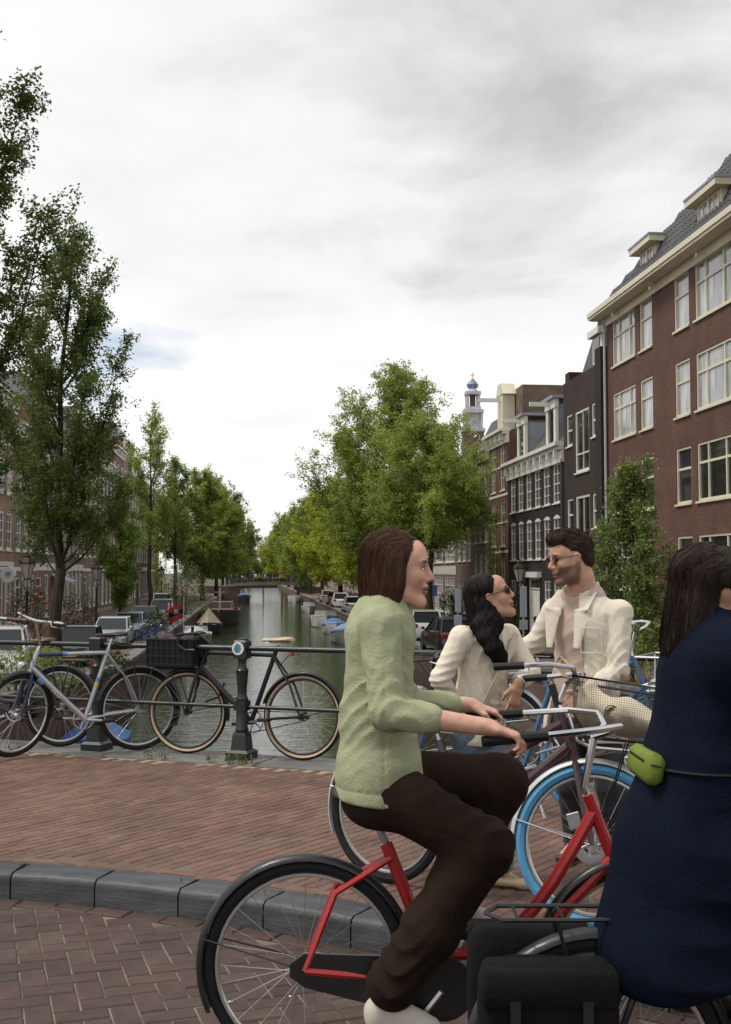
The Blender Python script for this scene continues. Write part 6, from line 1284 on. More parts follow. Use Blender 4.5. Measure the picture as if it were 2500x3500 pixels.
# ---------------------------------------------------------------- near rider in navy coat
YN = 3.1
bN = bike('bicycle', 'black touring bicycle with panniers passing closest to the camera', Vector((.62,YN,0)), Vector((1.74,YN,0)), o=dict(frame='diamond', fm=blackp, guard=blackp, bars='flat', barm=blackp, sh=.93, bh=1.04, headz=.9, rack=blackp, tail=False, crank=R(-60), stand=False))
def pannier(s, label):
    pm_ = M('black_canvas', (.007,.007,.008), .9, var=.3, scale=8, bump=.35, bscale=70, spec=.15, fold=.12, fscale=5); rings = []; cx, cy = -.16, s*.15
    for z, lx, ly in ((.30,.15,.045),(.315,.165,.06),(.40,.175,.068),(.55,.178,.07),(.62,.175,.066),(.66,.165,.055),(.675,.15,.04)):
        q = []
        for k in range(20): a = 2*math.pi*k/20; q.append((cx + lx*math.copysign(abs(math.cos(a))**.45, math.cos(a)), cy + ly*math.copysign(abs(math.sin(a))**.45, math.sin(a)), z + .004*math.sin(5*a+s)))
        rings.append(q)
    o = MB().loft(rings).build('pannier_bag', pm_, None, 50, bN['M']); tag(o, label, 'bag')
    fl2 = MB(); fl2.box(cx-.17,cx+.17,min(cy,cy+s*.076),max(cy,cy+s*.076),.575,.672,bev=.012); fl2.build('flap', pm_, o, 50)
    for x in (cx-.09, cx+.09): b = MB(); b.box(x-.013,x+.013,cy+s*.0765-.002,cy+s*.0765+.002,.40,.60); b.box(x-.018,x+.018,cy+s*.079-.003,cy+s*.079+.003,.47,.50); b.build('buckle_strap', blplast, o, 0)
    MB().lathe([(.001,0),(.024,0),(.024,.003),(.001,.003)], 16, TR(cx,cy+s*.072,.45) @ RX(R(90 if s < 0 else -90))).build('reflector', M('reflector_grey', (.35,.35,.36), .3), o)
pannier(-1, 'black canvas pannier on the near side of the closest bicycle'); pannier(1, 'black canvas pannier on the far side of the closest bicycle')
def rider():
    Y = YN; root = place((.93, Y, .92), 'person', 'rider in long navy coat passing closest at the right edge'); up = nv(0,0,1.); S = nv(0,1.,0)
    hd = Head(nv(.955,Y,1.60), (.98,.1,-.12), (.12,0,.99), 1.02); nb = nv(.935,Y,1.475); ch = nv(.940,Y,1.36); wa = nv(.905,Y,1.12); hp = nv(.875,Y,.93)
    M_ = bN['M']; shR = ch + nv(.02,-.175,.075); shL = ch + nv(.02,.175,.075); g = [np.array(M_ @ (bN['cz'] + Vector((-.035, s*.25, .02)))) for s in (-1, 1)]; elR = nv(1.20,Y-.27,1.13); elL = nv(1.20,Y+.27,1.13)
    pe = lambda s, a: np.array(M_ @ (bN['BB'] + Vector((.17*math.cos(a), s*.12, .17*math.sin(a))))); pR, pL = pe(-1, R(-60)), pe(1, R(120)); anR, anL = pR + nv(-.08,0,.12), pL + nv(-.08,0,.12); hR, hL = hp + nv(.02,-.085,0), hp + nv(.02,.085,0)
    knR = (hR+anR)/2 + nv(.21,-.02,.05); knL = hL + nv(.40,.03,.0)
    V = Vol((.4,2.5,.05), (2.0,3.7,1.85), .007); hd.build(V); V.cone(hd.p(-.04,0,-.10), nb, .055, .062, .03); V.slab(nb, ch, (.09,.06), (.13,.08), S, .04); V.slab(ch, wa, (.13,.08), (.12,.08), S, .04); V.slab(wa, hp, (.12,.08), (.13,.09), S, .04)
    for sg, a, b, c in ((-1, shR, elR, g[0]), (1, shL, elL, g[1])): w_ = c + nv(-.08,0,.04); V.chain([ch + up*.06 + S*sg*.08, a, b, w_], [.05,.046,.04,.028], .03); hand(V, w_, nv(1,0,-.3), nv(-.25,0,-1), 1.0, 1.0, 1 if sg < 0 else -1)
    for h_, k_, a_ in ((hR, knR, anR), (hL, knL, anL)): V.chain([h_, k_, a_], [.075,.055,.038], .03)
    obj_in('body', V.mesh('body', [sk_rid], 1, hd.matfn()), root)
    V = Vol((.4,2.5,.4), (2.0,3.7,1.7), .008); V.cone(nb + up*.06, nb, .075, .09, .03); V.slab(nb, ch + up*.04, (.12,.09), (.20,.125), S, .05); V.slab(ch + up*.04, wa, (.205,.135), (.20,.15), S, .05); V.slab(wa, hp, (.20,.15), (.22,.19), S, .05)
    V.slab(hp, nv(.83,Y,.66), (.22,.19), (.25,.22), S, .06); V.chain([hR + nv(.05,-.02,-.02), knR*.8 + hR*.2], [.15,.12], .05); V.chain([hL + nv(.05,.02,-.02), knL*.8 + hL*.2], [.15,.12], .05)
    V.chain([ch + up*.05 - S*.1, shR, elR, g[0] + nv(-.12,0,.07)], [.085,.095,.08,.06], .045); V.chain([ch + up*.05 + S*.1, shL, elL, g[1] + nv(-.12,0,.07)], [.085,.095,.08,.06], .045)
    V.wrinkle(.008, .55, (.5,.1,1), .3); V.cone(nb + up*.2, nb + up*.03, .06, .066, .006, '-'); V.fn(lambda X, Y_, Z: Z - .60 + .03*np.sin(X*11), V.lo, V.lo+3, .015)
    obj_in('coat', V.mesh('coat', M('navy_wool', (.004,.0068,.017), .9, var=.2, scale=10, bump=.4, bscale=140, fold=.15, fscale=4, spec=.1), 1), root)
    V = Vol((.4,2.5,.1), (1.7,3.7,1.1), .009)
    for h_, k_, a_ in ((hR, knR, anR), (hL, knL, anL)): V.chain([h_, k_, a_ + up*.02], [.10,.085,.065], .05)
    obj_in('trousers', V.mesh('trousers', M('black_cloth', (.014,.014,.016), .9), 1), root)
    for p_, a_ in ((pR, anR), (pL, anL)): V = Vol(a_ - .35, a_ + .35, .007); V.slab(a_ + nv(-.04,0,-.07), p_ + nv(.08,0,.03), (.042,.036), (.040,.027), S, .02); V.cone(a_, a_ + nv(0,0,-.05), .045, .045, .02); obj_in('shoe', V.mesh('shoe', M('dark_leather', (.03,.02,.016), .4), 1), root)
    V = Vol(hd.c - .3, hd.c + .3, .006); s = hd.s; E = lambda c, r, k=.015, op='+': V.ell(hd.p(*c), [q*s for q in r], hd.ax, k, op)
    E((-.030,0,.045), (.108,.088,.088)); E((-.060,0,-.04), (.074,.080,.08), .03); E((-.06,0,-.11), (.075,.085,.08), .03); E((-.07,0,-.16), (.06,.08,.05), .03); E((.09,0,-.015), (.072,.066,.09), .012, '-'); E((.080,.05,-.07), (.065,.06,.09), .012, '-'); E((.080,-.05,-.07), (.065,.06,.09), .012, '-'); V.strands(.0034, nv(.15,0,1), .7, .3); ho = obj_in('hair', V.mesh('hair', M('hair_dark_brown', (.022,.013,.009), .42, var=.5, scale=26, stretch=(5,5,.8), bump=.4, bscale=110, spec=.15), 1), root); add_strands(ho, 700, .16, lambda p: (nv(-.9,0,-.55) if hd.inv(p[None])[0][2] > .06 else nv(-.15,0,-1)), 6, MATS['hair_dark_brown'], .0011, 8, .005)
    add_eyes(hd, root)
    lm = M('lime_fabric', (.15,.20,.03), .7, var=.2, scale=12, bump=.3, spec=.2); T = TR(.742, Y-.03, 1.15) @ RY(R(12)); b = MB(); b.box(-.022,.03,-.11,.11,-.04,.04, T, bev=.016); o = b.build('waist_bag', lm, None, 60); tag(o, 'lime green waist bag worn on the back of the navy coat', 'bag')
    z_ = MB(); z_.box(-.024,-.020,-.08,.08,.012,.018, T); z_.box(-.012,.018,-.1118,-.109,.010,.014, T); z_.build('zip', blplast, o, 0)
    r_ = MB(); r_.tube([Vector((wa[0] + .158*math.cos(a), Y + .208*math.sin(a), wa[2]+.03)) for a in [2*math.pi*i/28 for i in range(28)]], .014, 6, closed=True, flat=.3); r_.build('belt', blplast, o)
rider()
# ---------------------------------------------------------------- tote bag in the basket
def tote():
    Mx = bE['M'] @ bE['S']; x0 = bE['HT'].x + .095; z0 = .815; V = Vol((x0-.15,-.3,z0-.05), (x0+.5,.3,z0+.45), .006)
    V.slab(nv(x0+.06,0,z0+.10), nv(x0+.20,0,z0+.085), (.16,.085), (.16,.075), nv(0,1,0), .05); V.slab(nv(x0+.20,0,z0+.085), nv(x0+.34,0,z0+.05), (.16,.075), (.15,.055), nv(0,1,0), .05); V.slab(nv(x0+.04,0,z0+.12), nv(x0+.03,0,z0+.20), (.15,.06), (.13,.035), nv(0,1,0), .04); V.wrinkle(.005, .8, (.6,.2,1), .6)
    V.fn(lambda X, Y_, Z: (z0+.006) - Z + 0*X + 0*Y_, V.lo, V.lo+2, .01) if False else None
    o = link('tote_bag', V.mesh('tote_bag', M('canvas_cream', (.60,.52,.39), .9, var=.08, scale=12, bump=.4, bscale=180), 1), None, Mx); tag(o, 'cream canvas tote bag with brown round emblem lying in the wire basket', 'bag')
    em = MB(); T = TR(x0+.15,-.160,z0+.095) @ RZ(R(4)); em.ring(.030, .0025, 28, 5, T, ry=.008); em.ring(.018, .002, 24, 5, T, ry=.008); em.tube([(-.014,0,.008),(.014,0,.008)], .002, 5, T=T); em.tube([(-.012,0,-.006),(.012,0,-.006)], .002, 5, T=T); em.build('emblem', M('emblem_brown', (.30,.18,.12), .8), o)
    hm = M('handle_tan', (.50,.38,.22), .8); 
    for y in (-.06, .05): h_ = MB(); h_.tube([(x0+.05,y,z0+.16),(x0-.03,y+.01,z0+.26),(x0-.10,y+.02,z0+.33),(x0-.13,y+.05,z0+.30),(x0-.05,y+.07,z0+.2),(x0+.03,y+.05,z0+.15)], .010, 6, flat=.3); h_.build('handle', hm, o)
tote()
# ================================================================ CARS
carglass = M('car_glass', (.010,.013,.014), .10, spec=.22); carblack = M('car_trim', (.02,.02,.022), .5); tail_red = M('car_tail', (.30,.012,.012), .25, coat=.4); headl = M('car_headlight', (.55,.56,.58), .12, coat=.5); plate_y = M('plate_yellow', (.62,.44,.04), .5)
def car(label, pos, rz, paint, L_=4.2, Wd=1.78, H=1.46, kind='hatch', group='cars parked along the quays', roofbox=False):
    root = thing('parked_car', label, 'car', pos, rz, group); hw = Wd/2
    van = kind in ('van',); suv = kind == 'suv'; zb = .92 if not suv else 1.0; z0 = .22
    # stations: x, lower half width, belt half width, belt z, hood/deck z
    x0, x1 = -L_/2, L_/2; f1 = x1 - L_*.26; w1 = x1 - L_*.36; rr = x0 + (L_*.06 if kind != 'sedan' else L_*.2)
    st = [(x0, .80, .72, .62), (x0+.06, .93, .88, .80), (x0+.25, .99, .95, zb), (x0+.9, 1, .97, zb+.02), (0, 1, .97, zb), (f1, 1, .96, zb-.02), (x1-.55, .98, .92, zb-.10), (x1-.18, .92, .82, zb-.20), (x1, .80, .66, .58)]
    b = MB(); rings = []
    for x, lw, bw, bz in st: rings.append([(x,-hw*lw*.93,z0),(x,-hw*lw,z0+.12),(x,-hw*lw,.55),(x,-hw*bw,bz-.05),(x,-hw*bw*.9,bz),(x,hw*bw*.9,bz),(x,hw*bw,bz-.05),(x,hw*lw,.55),(x,hw*lw,z0+.12),(x,hw*lw*.93,z0)])
    b.loft(rings); b.build('body', paint, root, 30)
    xr0, xr1 = rr + .35, w1 - (.75 if not van else .45); zr = H
    def cab(k, inset, top): 
        q = []
        for x, hwf, z in ((rr+k, .90, zb-.02), (xr0+k*.5, .74, top), (xr1-k*.5, .74, top), (f1-.05-k, .90, zb-.04)): q.append([(x,-hw*hwf+inset,z),(x,hw*hwf-inset,z)])
        return q
    c = MB(); q = cab(0, 0, zr-.05); vs_ = [p for a in q for p in a]; c.add(vs_, [(0,2,4,6),(1,7,5,3),(0,1,3,2),(4,5,7,6),(2,3,5,4)]); c.build('windows', carglass, root, 0) if False else None
    g = MB(); g.loft([[q[0][0],q[0][1],(q[0][1][0],q[0][1][1],zb-.1),(q[0][0][0],q[0][0][1],zb-.1)], [q[1][0],q[1][1],(q[1][1][0],q[1][1][1]*1.16,zb-.1),(q[1][0][0],q[1][0][1]*1.16,zb-.1)], [q[2][0],q[2][1],(q[2][1][0],q[2][1][1]*1.16,zb-.1),(q[2][0][0],q[2][0][1]*1.16,zb-.1)], [q[3][0],q[3][1],(q[3][1][0],q[3][1][1],zb-.1),(q[3][0][0],q[3][0][1],zb-.1)]]); g.build('glasshouse', carglass, root, 20)
    r_ = MB(); r_.loft([[(xr0-.06,-hw*.72,zr-.07),(xr0-.06,hw*.72,zr-.07),(xr0-.02,hw*.70,zr-.03),(xr0-.02,-hw*.70,zr-.03)], [(xr0+.1,-hw*.76,zr-.06),(xr0+.1,hw*.76,zr-.06),(xr0+.1,hw*.66,zr),(xr0+.1,-hw*.66,zr)], [(xr1-.1,-hw*.76,zr-.06),(xr1-.1,hw*.76,zr-.06),(xr1-.1,hw*.66,zr),(xr1-.1,-hw*.66,zr)], [(xr1+.05,-hw*.73,zr-.07),(xr1+.05,hw*.73,zr-.07),(xr1+.02,hw*.70,zr-.04),(xr1+.02,-hw*.70,zr-.04)]]); r_.build('roof', paint, root, 30)
    for s in (-1, 1):
        p = MB(); p.tube([(f1-.06,s*hw*.90,zb-.04),(xr1,s*hw*.745,zr-.04)], .035, 5); p.tube([(rr+.02,s*hw*.905,zb-.03),(xr0,s*hw*.745,zr-.04)], .06, 5); xm = (xr0+xr1)/2; p.tube([(xm,s*hw*.945,zb-.04),(xm-.02,s*hw*.765,zr-.05)], .035, 5); tag(p.build('pillar_set', paint if not roofbox else carblack, root), kind='stuff')
        m = MB(); m.ell((f1-.28,s*(hw+.09),zb+.08), (.06,.10,.07), nu=10, nv=6); m.tube([(f1-.28,s*hw*.93,zb),(f1-.28,s*(hw+.05),zb+.06)], .02, 5); m.build('mirror', paint, root)
        h_ = MB(); h_.loft([[(x1-.20,s*hw*.50,zb-.26),(x1-.24,s*hw*.83,zb-.24),(x1-.34,s*hw*.91,zb-.20),(x1-.34,s*hw*.91,zb-.32),(x1-.16,s*hw*.80,zb-.36),(x1-.06,s*hw*.50,zb-.36)], [(x1-.16,s*hw*.50,zb-.25),(x1-.20,s*hw*.85,zb-.23),(x1-.32,s*hw*.94,zb-.19),(x1-.32,s*hw*.95,zb-.33),(x1-.10,s*hw*.82,zb-.37),(x1+.0,s*hw*.50,zb-.37)]]); h_.build('headlight', headl, root, 0)
        t_ = MB(); t_.box(x0-.01, x0+.16, min(s*hw*.60,s*hw*.94), max(s*hw*.60,s*hw*.94), zb-.22, zb-.04, bev=.02); t_.build('tail_light', tail_red, root)
    gr = MB(); gr.box(x1-.08, x1+.015, -hw*.46, hw*.46, .50, .64); gr.box(x1-.12, x1+.01, -hw*.6, hw*.6, .26, .40); gr.build('grille', carblack, root, 0)
    pl = MB(); pl.box(x1+.0, x1+.022, -.26, .26, .42, .52); pl.build('number_plate', plate_y, root, 0); pl = MB(); pl.box(x0-.02, x0+.0, -.26, .26, .60, .71); pl.build('number_plate', plate_y, root, 0)
    for x in (x0+L_*.19, x1-L_*.19):
        for s in (-1, 1):
            wl_ = MB(); wl_.ring(.245, .075, 24, 8, TR(x, s*(hw-.09), .315), ry=.10); wo = wl_.build('wheel', rubber, root); rm = MB(); rm.lathe([(.001,.0),(.05,.012),(.19,-.01),(.20,-.03),(.001,-.035)], 16, TR(x, s*(hw-.01), .315) @ RX(R(-90*s))); rm.build('rim', alu, wo)
    return root
def facing_cam(jit=0): return math.atan2(-W(0,1).y, -W(0,1).x) + jit      # car front towards the viewer
def away(jit=0): return math.atan2(W(0,1).y, W(0,1).x) + jit
pw = M('paint_white', (.70,.70,.69), .25, coat=.6, var=.03); pblk = M('paint_black', (.012,.012,.014), .22, coat=.6); psil = M('paint_silver', (.46,.48,.48), .3, .5, coat=.5, var=.04); pblu = M('paint_blue', (.14,.19,.26), .28, .3, coat=.5); pgrn = M('paint_greygreen', (.12,.14,.14), .3, .3, coat=.5); pred = M('paint_red', (.30,.02,.02), .28, coat=.5)
def cp(u, v): return W(u, v, gz(v))
car('white hatchback facing us at the left edge behind the railing', cp(-7.0, 32.5), facing_cam(.12), pw, 4.3, 1.82, 1.48)
car('small black car between the white hatchback and the silver car', cp(-6.9, 47.0), facing_cam(-.05), pblk, 3.4, 1.66, 1.52, roofbox=True)
car('silver car facing us ahead of the blue one on the left quay', cp(-6.8, 57.5), facing_cam(), psil, 4.2, 1.78, 1.48)
car('dusty blue car behind the silver car on the left quay', cp(-6.7, 64.5), facing_cam(), pblu, 4.2, 1.78, 1.46)
car('black estate car behind the parked bicycles on the left quay', cp(-6.8, 74.0), facing_cam(), pblk, 4.4, 1.80, 1.52)
car('grey green off road car near the red and white barrier', cp(-6.4, 84.0), facing_cam(), pgrn, 4.5, 1.86, 1.72, 'suv')
car('white van like car far along the left quay', cp(-7.6, 100.0), facing_cam(), pw, 4.5, 1.84, 1.85, 'van')
car('white car far along the left street beyond the van', cp(-8.8, 112.0), facing_cam(), pw, 4.2, 1.8, 1.5)
car('black car with lit red tail lamp on the right quay beside the woman', cp(9.1, 52.5), away(.08), pblk, 4.6, 1.86, 1.62, 'suv')
car('silver estate car parked behind the right street tree', cp(9.3, 62.0), away(), psil, 4.4, 1.82, 1.66, 'suv')
car('silver car on the right quay seen just left of the green cyclist', cp(9.2, 104), away(), psil, 4.2, 1.78, 1.5)
car('white car with red tail lights on the right quay', cp(9.2, 119), away(), pw, 3.8, 1.7, 1.55)
car('dark red car between two pale cars on the right quay', cp(9.3, 128), away(), pred, 4.0, 1.74, 1.5)
car('pale silver car farthest along the right quay', cp(9.2, 138), away(), psil, 4.3, 1.78, 1.5)
# ================================================================ BOATS
hullw = M('hull_white', (.62,.61,.58), .4, var=.1, scale=3); hulld = M('hull_dark', (.035,.030,.026), .6, var=.3, scale=2); hullg = M('hull_grey', (.22,.23,.24), .5, var=.2); wood = M('deck_wood', (.16,.085,.05), .6, var=.3, scale=6, stretch=(1,8,1)); tarpb = M('tarp_blue', (.055,.15,.38), .7, var=.2, scale=3, bump=.6, bscale=8); tarpt = M('tarp_beige', (.46,.38,.27), .8, var=.15, scale=3, bump=.5, bscale=6); inner = M('boat_inside', (.10,.16,.26), .6)
def boat(name, label, u, v, L_, Wd, Hh, hull, deck, bow=-1, tarp=None, screen=False, rim=None, rot=0.0, cat='boat'):
    M4 = Matrix.Translation(W(u, v, WATER)) @ RZ(math.atan2(W(0,1).y, W(0,1).x) + (math.pi if bow < 0 else 0) + rot); root = thing(name, label, cat, M4=M4); n = 12; outer = []; inn = []
    def st(t):
        wf = math.sin(math.pi*min(1, .28+t*.5))**.5 if t < .55 else max(.03, 1-((t-.55)/.45)**2.2); return -L_/2 + L_*t, Wd/2*wf, Hh*(1+.28*max(0,t-.5)*2)
    h = MB(); ro = []
    for i in range(n+1): x, hw, z = st(i/n); ro.append([(x,-hw*.55,-.25),(x,-hw*.9,.05),(x,-hw,z),(x,-hw*.9,z),(x,-hw*.8,.12),(x,hw*.8,.12),(x,hw*.9,z),(x,hw,z),(x,hw*.9,.05),(x,hw*.55,-.25)])
    h.loft(ro); h.build('hull', hull, root, 40)
    f = MB(); f.loft([[(st(i/n)[0], s*st(i/n)[1]*.78, .16) for s in (-1, 1)] + [(st(i/n)[0], s*st(i/n)[1]*.78, .13) for s in (1, -1)] for i in range(n+1)]); f.build('floor', deck, root, 0)
    r_ = MB()
    for s in (-1, 1): r_.tube([(st(i/n)[0], s*st(i/n)[1]*.97, st(i/n)[2]+.01) for i in range(n+1)], .04, 6)
    x, hw, z = st(0); r_.tube([(x,-hw,z),(x,hw,z)], .04, 6); r_.build('gunwale', rim or hull, root)
    for t in (.3, .55): x, hw, z = st(t); MB().box(x-.15, x+.15, -hw*.85, hw*.85, z*.6, z*.6+.05).build('bench', deck, root, 0)
    if tarp:
        a, b, m = tarp; q = MB(); rg_ = []
        for i in range(9): t = a + (b-a)*i/8; x, hw, z = st(t); pk = .45*math.sin(math.pi*i/8)**.7 + .05; rg_.append([(x,-hw*1.03,z-.1),(x,-hw*1.02,z+.03),(x,-hw*.4,z+pk*.8),(x,0,z+pk),(x,hw*.4,z+pk*.8),(x,hw*1.02,z+.03),(x,hw*1.03,z-.1)])
        q.loft(rg_); q.build('tarpaulin', m, root, 30)
    if screen:
        x, hw, z = st(.62); g = MB(); g.loft([[(x+.25,-hw*.85,z),(x+.5,0,z),(x+.25,hw*.85,z),(x+.23,hw*.85,z),(x+.48,0,z),(x+.23,-hw*.85,z)], [(x,-hw*.75,z+.5),(x+.2,0,z+.52),(x,hw*.75,z+.5),(x-.02,hw*.75,z+.5),(x+.18,0,z+.52),(x-.02,-hw*.75,z+.5)]]); wo = g.build('windscreen', M('screen_glass', (.25,.27,.28), .08, spec=.7), root, 0); k = MB(); k.tube([(x,-hw*.75,z+.5),(x+.2,0,z+.52),(x,hw*.75,z+.5)], .025, 6); k.build('screen_frame', alu, wo)
    return root, st
boat('motor_boat', 'white launch with windscreen moored by the left quay in front of the barge', -3.6, 77, 5.2, 2.0, .75, hullw, wood, -1, (.56,.98,M('tarp_grey',(.55,.55,.54),.7)), True)
boat('tent_boat', 'boat under a peaked beige tent cover beside the left quay', -3.4, 93, 5.5, 2.1, .7, hulld, wood, -1, None)
V_ = MB(); V_.loft([[(-2.2,-1.05,.6),(-2.2,1.05,.6),(-2.2,.03,.95),(-2.2,-.03,.95)], [(-.2,-1.1,.65),(-.2,1.1,.65),(-.2,.03,1.95),(-.2,-.03,1.95)], [(2.4,-.6,.75),(2.4,.6,.75),(2.4,.03,.9),(2.4,-.03,.9)]]); V_.build('tent_cover', tarpt, [o for o in bpy.data.objects if o.name == 'tent_boat'][0], 0)
br, st_ = boat('barge', 'long dark cargo barge with pale bow rim moored at the left quay', -2.9, 112, 17, 3.7, 1.15, hulld, wood, -1, None, rim=M('barge_rim', (.16,.12,.10), .6))
for x, z, l in ((-4,.5,3.0),(-.5,.5,2.6),(2.5,.5,2.0)): MB().box(x, x+l, -1.2, 1.2, .2, 1.25, bev=.06).build('cargo_hatch', M('hatch_brown', (.12,.05,.035), .6, var=.3), br)
MB().box(-6.6,-4.6,-1.1,1.1,.2,1.9,bev=.05).build('wheelhouse', M('wheelhouse_paint', (.15,.12,.10), .5), br); mz = MB(); mz.tube([(4.2,0,.8),(4.2,0,3.4)], [.09,.06], 8); mz.tube([(4.2,-.5,3.0),(4.2,.5,3.0)], .03, 6); mz.build('mast', M('mast_grey', (.45,.45,.44), .5), br); rl = MB(); rl.tube([(1.5,-1.2,1.3),(1.5,-1.2,1.9),(4.8,-1.1,1.9),(4.8,-1.1,1.3)], .03, 6); rl.tube([(1.5,1.2,1.3),(1.5,1.2,1.9),(4.8,1.1,1.9),(4.8,1.1,1.3)], .03, 6); rl.build('hand_rail', alu, br)
boat('rowing_boat', 'small boat with blue and green covers under the near left quay', -4.0, 30, 4.4, 1.7, .6, hulld, wood, -1, (.12,.6,tarpb))
boat('motor_boat', 'open white and blue boat with wraparound windscreen on the right', 6.6, 103, 6.2, 2.5, .85, hullw, inner, -1, None, True)
boat('motor_boat', 'boat under a bright blue cover on the right side', 6.7, 92, 5.0, 2.0, .7, hullw, inner, -1, (.1,.75,tarpb))
boat('sloop', 'grey sloop with sagging blue tarpaulin nearest on the right', 6.6, 80, 5.6, 2.1, .8, hullg, wood, -1, (.45,.95,M('tarp_paleblue', (.16,.26,.44), .7, var=.2, bump=.5, bscale=8)), False)
boat('dinghy', 'small white dinghy far along the right quay', 7.0, 140, 4.2, 1.8, .6, hullw, hullw, -1, None, True)
boat('motor_boat', 'black and white boat just before the far bridge on the right', 7.0, 185, 6.0, 2.2, .9, hullw, wood, -1, None)
boat('motor_boat', 'dark boat with blue cover under the left end of the far bridge', -1.2, 190, 5.5, 2.2, .9, hulld, wood, -1, (.1,.9,tarpb))
# red and black city flag on a pole on the white launch
fl_ = thing('flag', 'red and black flag with white crosses on a pole on the launch', 'flag', W(-4.35, 75.2, WATER+.7)); MB().tube([(0,0,-.1),(0,0,2.6)], .025, 6).build('pole', hullw, fl_)
for k, (a, b, m) in enumerate(((0,.33,pred),(.33,.67,pblk),(.67,1,pred))):
    f = MB(); rg_ = []
    for i in range(7): x = -.05 - i*.16; dz = -.10*i*.6; y = .05*math.sin(i*1.3); z0_, z1_ = 1.2+dz+.95*(1-b), 1.2+dz+.95*(1-a); rg_.append([(x,y,z0_+.003),(x,y,z1_-.003),(x,y+.012,z1_-.003),(x,y+.012,z0_+.003)])
    f.loft(rg_); f.build('stripe', m, fl_, 40)
cx = MB()
for x in (-.5,):
    for s in (-1,1): cx.tube([(x-.12,-.05,1.62-.12*s),(x+.12,-.05,1.62+.12*s)], .028, 5)
cx.build('cross', hullw, fl_)
# ================================================================ STREET LAMPS, SIGNS, STREET FURNITURE
iron = M('lamp_iron', (.030,.011,.011), .55, var=.2, spec=.25); lglass = M('lantern_glass', (.40,.40,.37), .12, spec=.7, alpha=.75)
def lamp(label, u, v, h=4.2):
    root = thing('street_lamp', label, 'street lamp', W(u, v, gz(v)), 0, 'crown lanterns along the quays'); p = MB(); p.lathe([(.17,-.05),(.17,.1),(.13,.16),(.11,.5),(.13,.55),(.08,.62),(.065,1.2),(.085,1.25),(.06,1.3),(.045,h-1.45),(.075,h-1.40),(.04,h-1.3)], 10); p.build('post', iron, root)
    for s in (-1, 1): q = MB(); q.tube([(0,0,h-1.35),(s*.16,0,h-1.15),(s*.15,0,h-1.0),(s*.05,0,h-.92)], .018, 6); q.build('bracket', iron, root)
    l = MB(); l.lathe([(.12,h-.92),(.27,h-.38)], 6, cap=False); l.build('lantern_glass', lglass, root, 0)
    c = MB(); c.lathe([(.13,h-.94),(.13,h-.90)], 6); c.lathe([(.29,h-.38),(.30,h-.34),(.20,h-.22),(.10,h-.14),(.12,h-.10),(.05,h-.06),(.02,h+.06)], 6)
    for i in range(6): a = i*math.pi/3; c.tube([(.12*math.cos(a),.12*math.sin(a),h-.92),(.275*math.cos(a),.275*math.sin(a),h-.38)], .012, 4); c.ell((.29*math.cos(a),.29*math.sin(a),h-.30), (.03,.03,.05), nu=6, nv=4)
    c.build('lantern_cap', iron, root, 30); return root
for t, u, v in (('crown lantern lamp post left of the big elm trunk', -8.0, 42), ('crown lantern lamp post just left of the columnar tree', -8.0, 60.5), ('crown lantern lamp post right of the columnar tree', -8.0, 82), ('crown lantern lamp post fourth along the left quay', -8.0, 104), ('crown lantern lamp post on the right quay behind the woman and man', 11.2, 47)): lamp(t, u, v)
galv = M('galvanised', (.38,.40,.42), .45, .6, var=.15); signb = M('sign_back', (.30,.33,.37), .5, .3, var=.12); signblue = M('sign_blue', (.05,.14,.40), .4)
def sign_post(label, pos, h, plates):
    root = thing('traffic_sign', label, 'sign', pos); MB().tube([(0,0,-.1),(0,0,h)], .03, 8).build('pole', galv, root)
    for (w_, z0, z1, m) in plates: MB().box(-w_/2, w_/2, -.05, -.03, z0, z1, bev=.008).build('plate', m, root)
sign_post('grey backed sign pole left of the woman', LP(1566, 2150, 38), 2.75, [(.2,1.95,2.7,signb),(.26,1.5,1.85,signb)]); sign_post('tall blue grey sign pole between the woman and the man', LP(1790, 2150, 36), 2.75, [(.22,1.75,2.7,signb),(.26,1.35,1.65,signb)])
sign_post('small blue sign by the street tree trunk on the right', W(10.6, 66, STREET), 3.0, [(.4,2.3,2.9,signblue)])
barr = M('barrier_white', (.72,.72,.72), .5)
def barrier(label, pos, rz, w_=1.2):
    root = thing('road_barrier', label, 'barrier', pos, rz)
    for x in (-w_*.4, w_*.4): MB().box(x-.03, x+.03, -.03, .03, 0, 1.1).build('post', galv, root, 0)
    for z in (.55,.85):
        n = 4
        for k in range(n): MB().box(-w_/2+w_*k/n+.002, -w_/2+w_*(k+1)/n-.002, -.06, -.03, z, z+.22).build('stripe_panel', redp if k % 2 else barr, root, 0)
barrier('red and white striped road barrier on the left quay', W(-5.6, 80, STREET), .1); barrier('narrower striped barrier post beside the quay edge', W(-5.2, 76, STREET+.6), .0, .45)
hs = thing('hanging_sign', 'round white shop sign on an arm at the far left', 'sign', W(-12.9, 62.5, 1.5)); MB().tube([(-1.1,0,.45),(0,0,.45)], .025, 6).build('arm', iron, hs); MB().lathe([(.001,-.05),(.42,-.05),(.44,0),(.42,.05),(.001,.05)], 28, RX(R(90))).build('disc', barr, hs)
em = MB(); em.ell((.03,-.06,.08), (.16,.015,.10)); em.ell((.13,-.06,.12), (.06,.015,.06)); em.tube([(-.2,-.06,-.04),(.16,-.06,-.04)], .015, 5); em.tube([(-.14,-.06,-.12),(.1,-.06,-.12)], .015, 5); em.build('emblem', signb, hs)
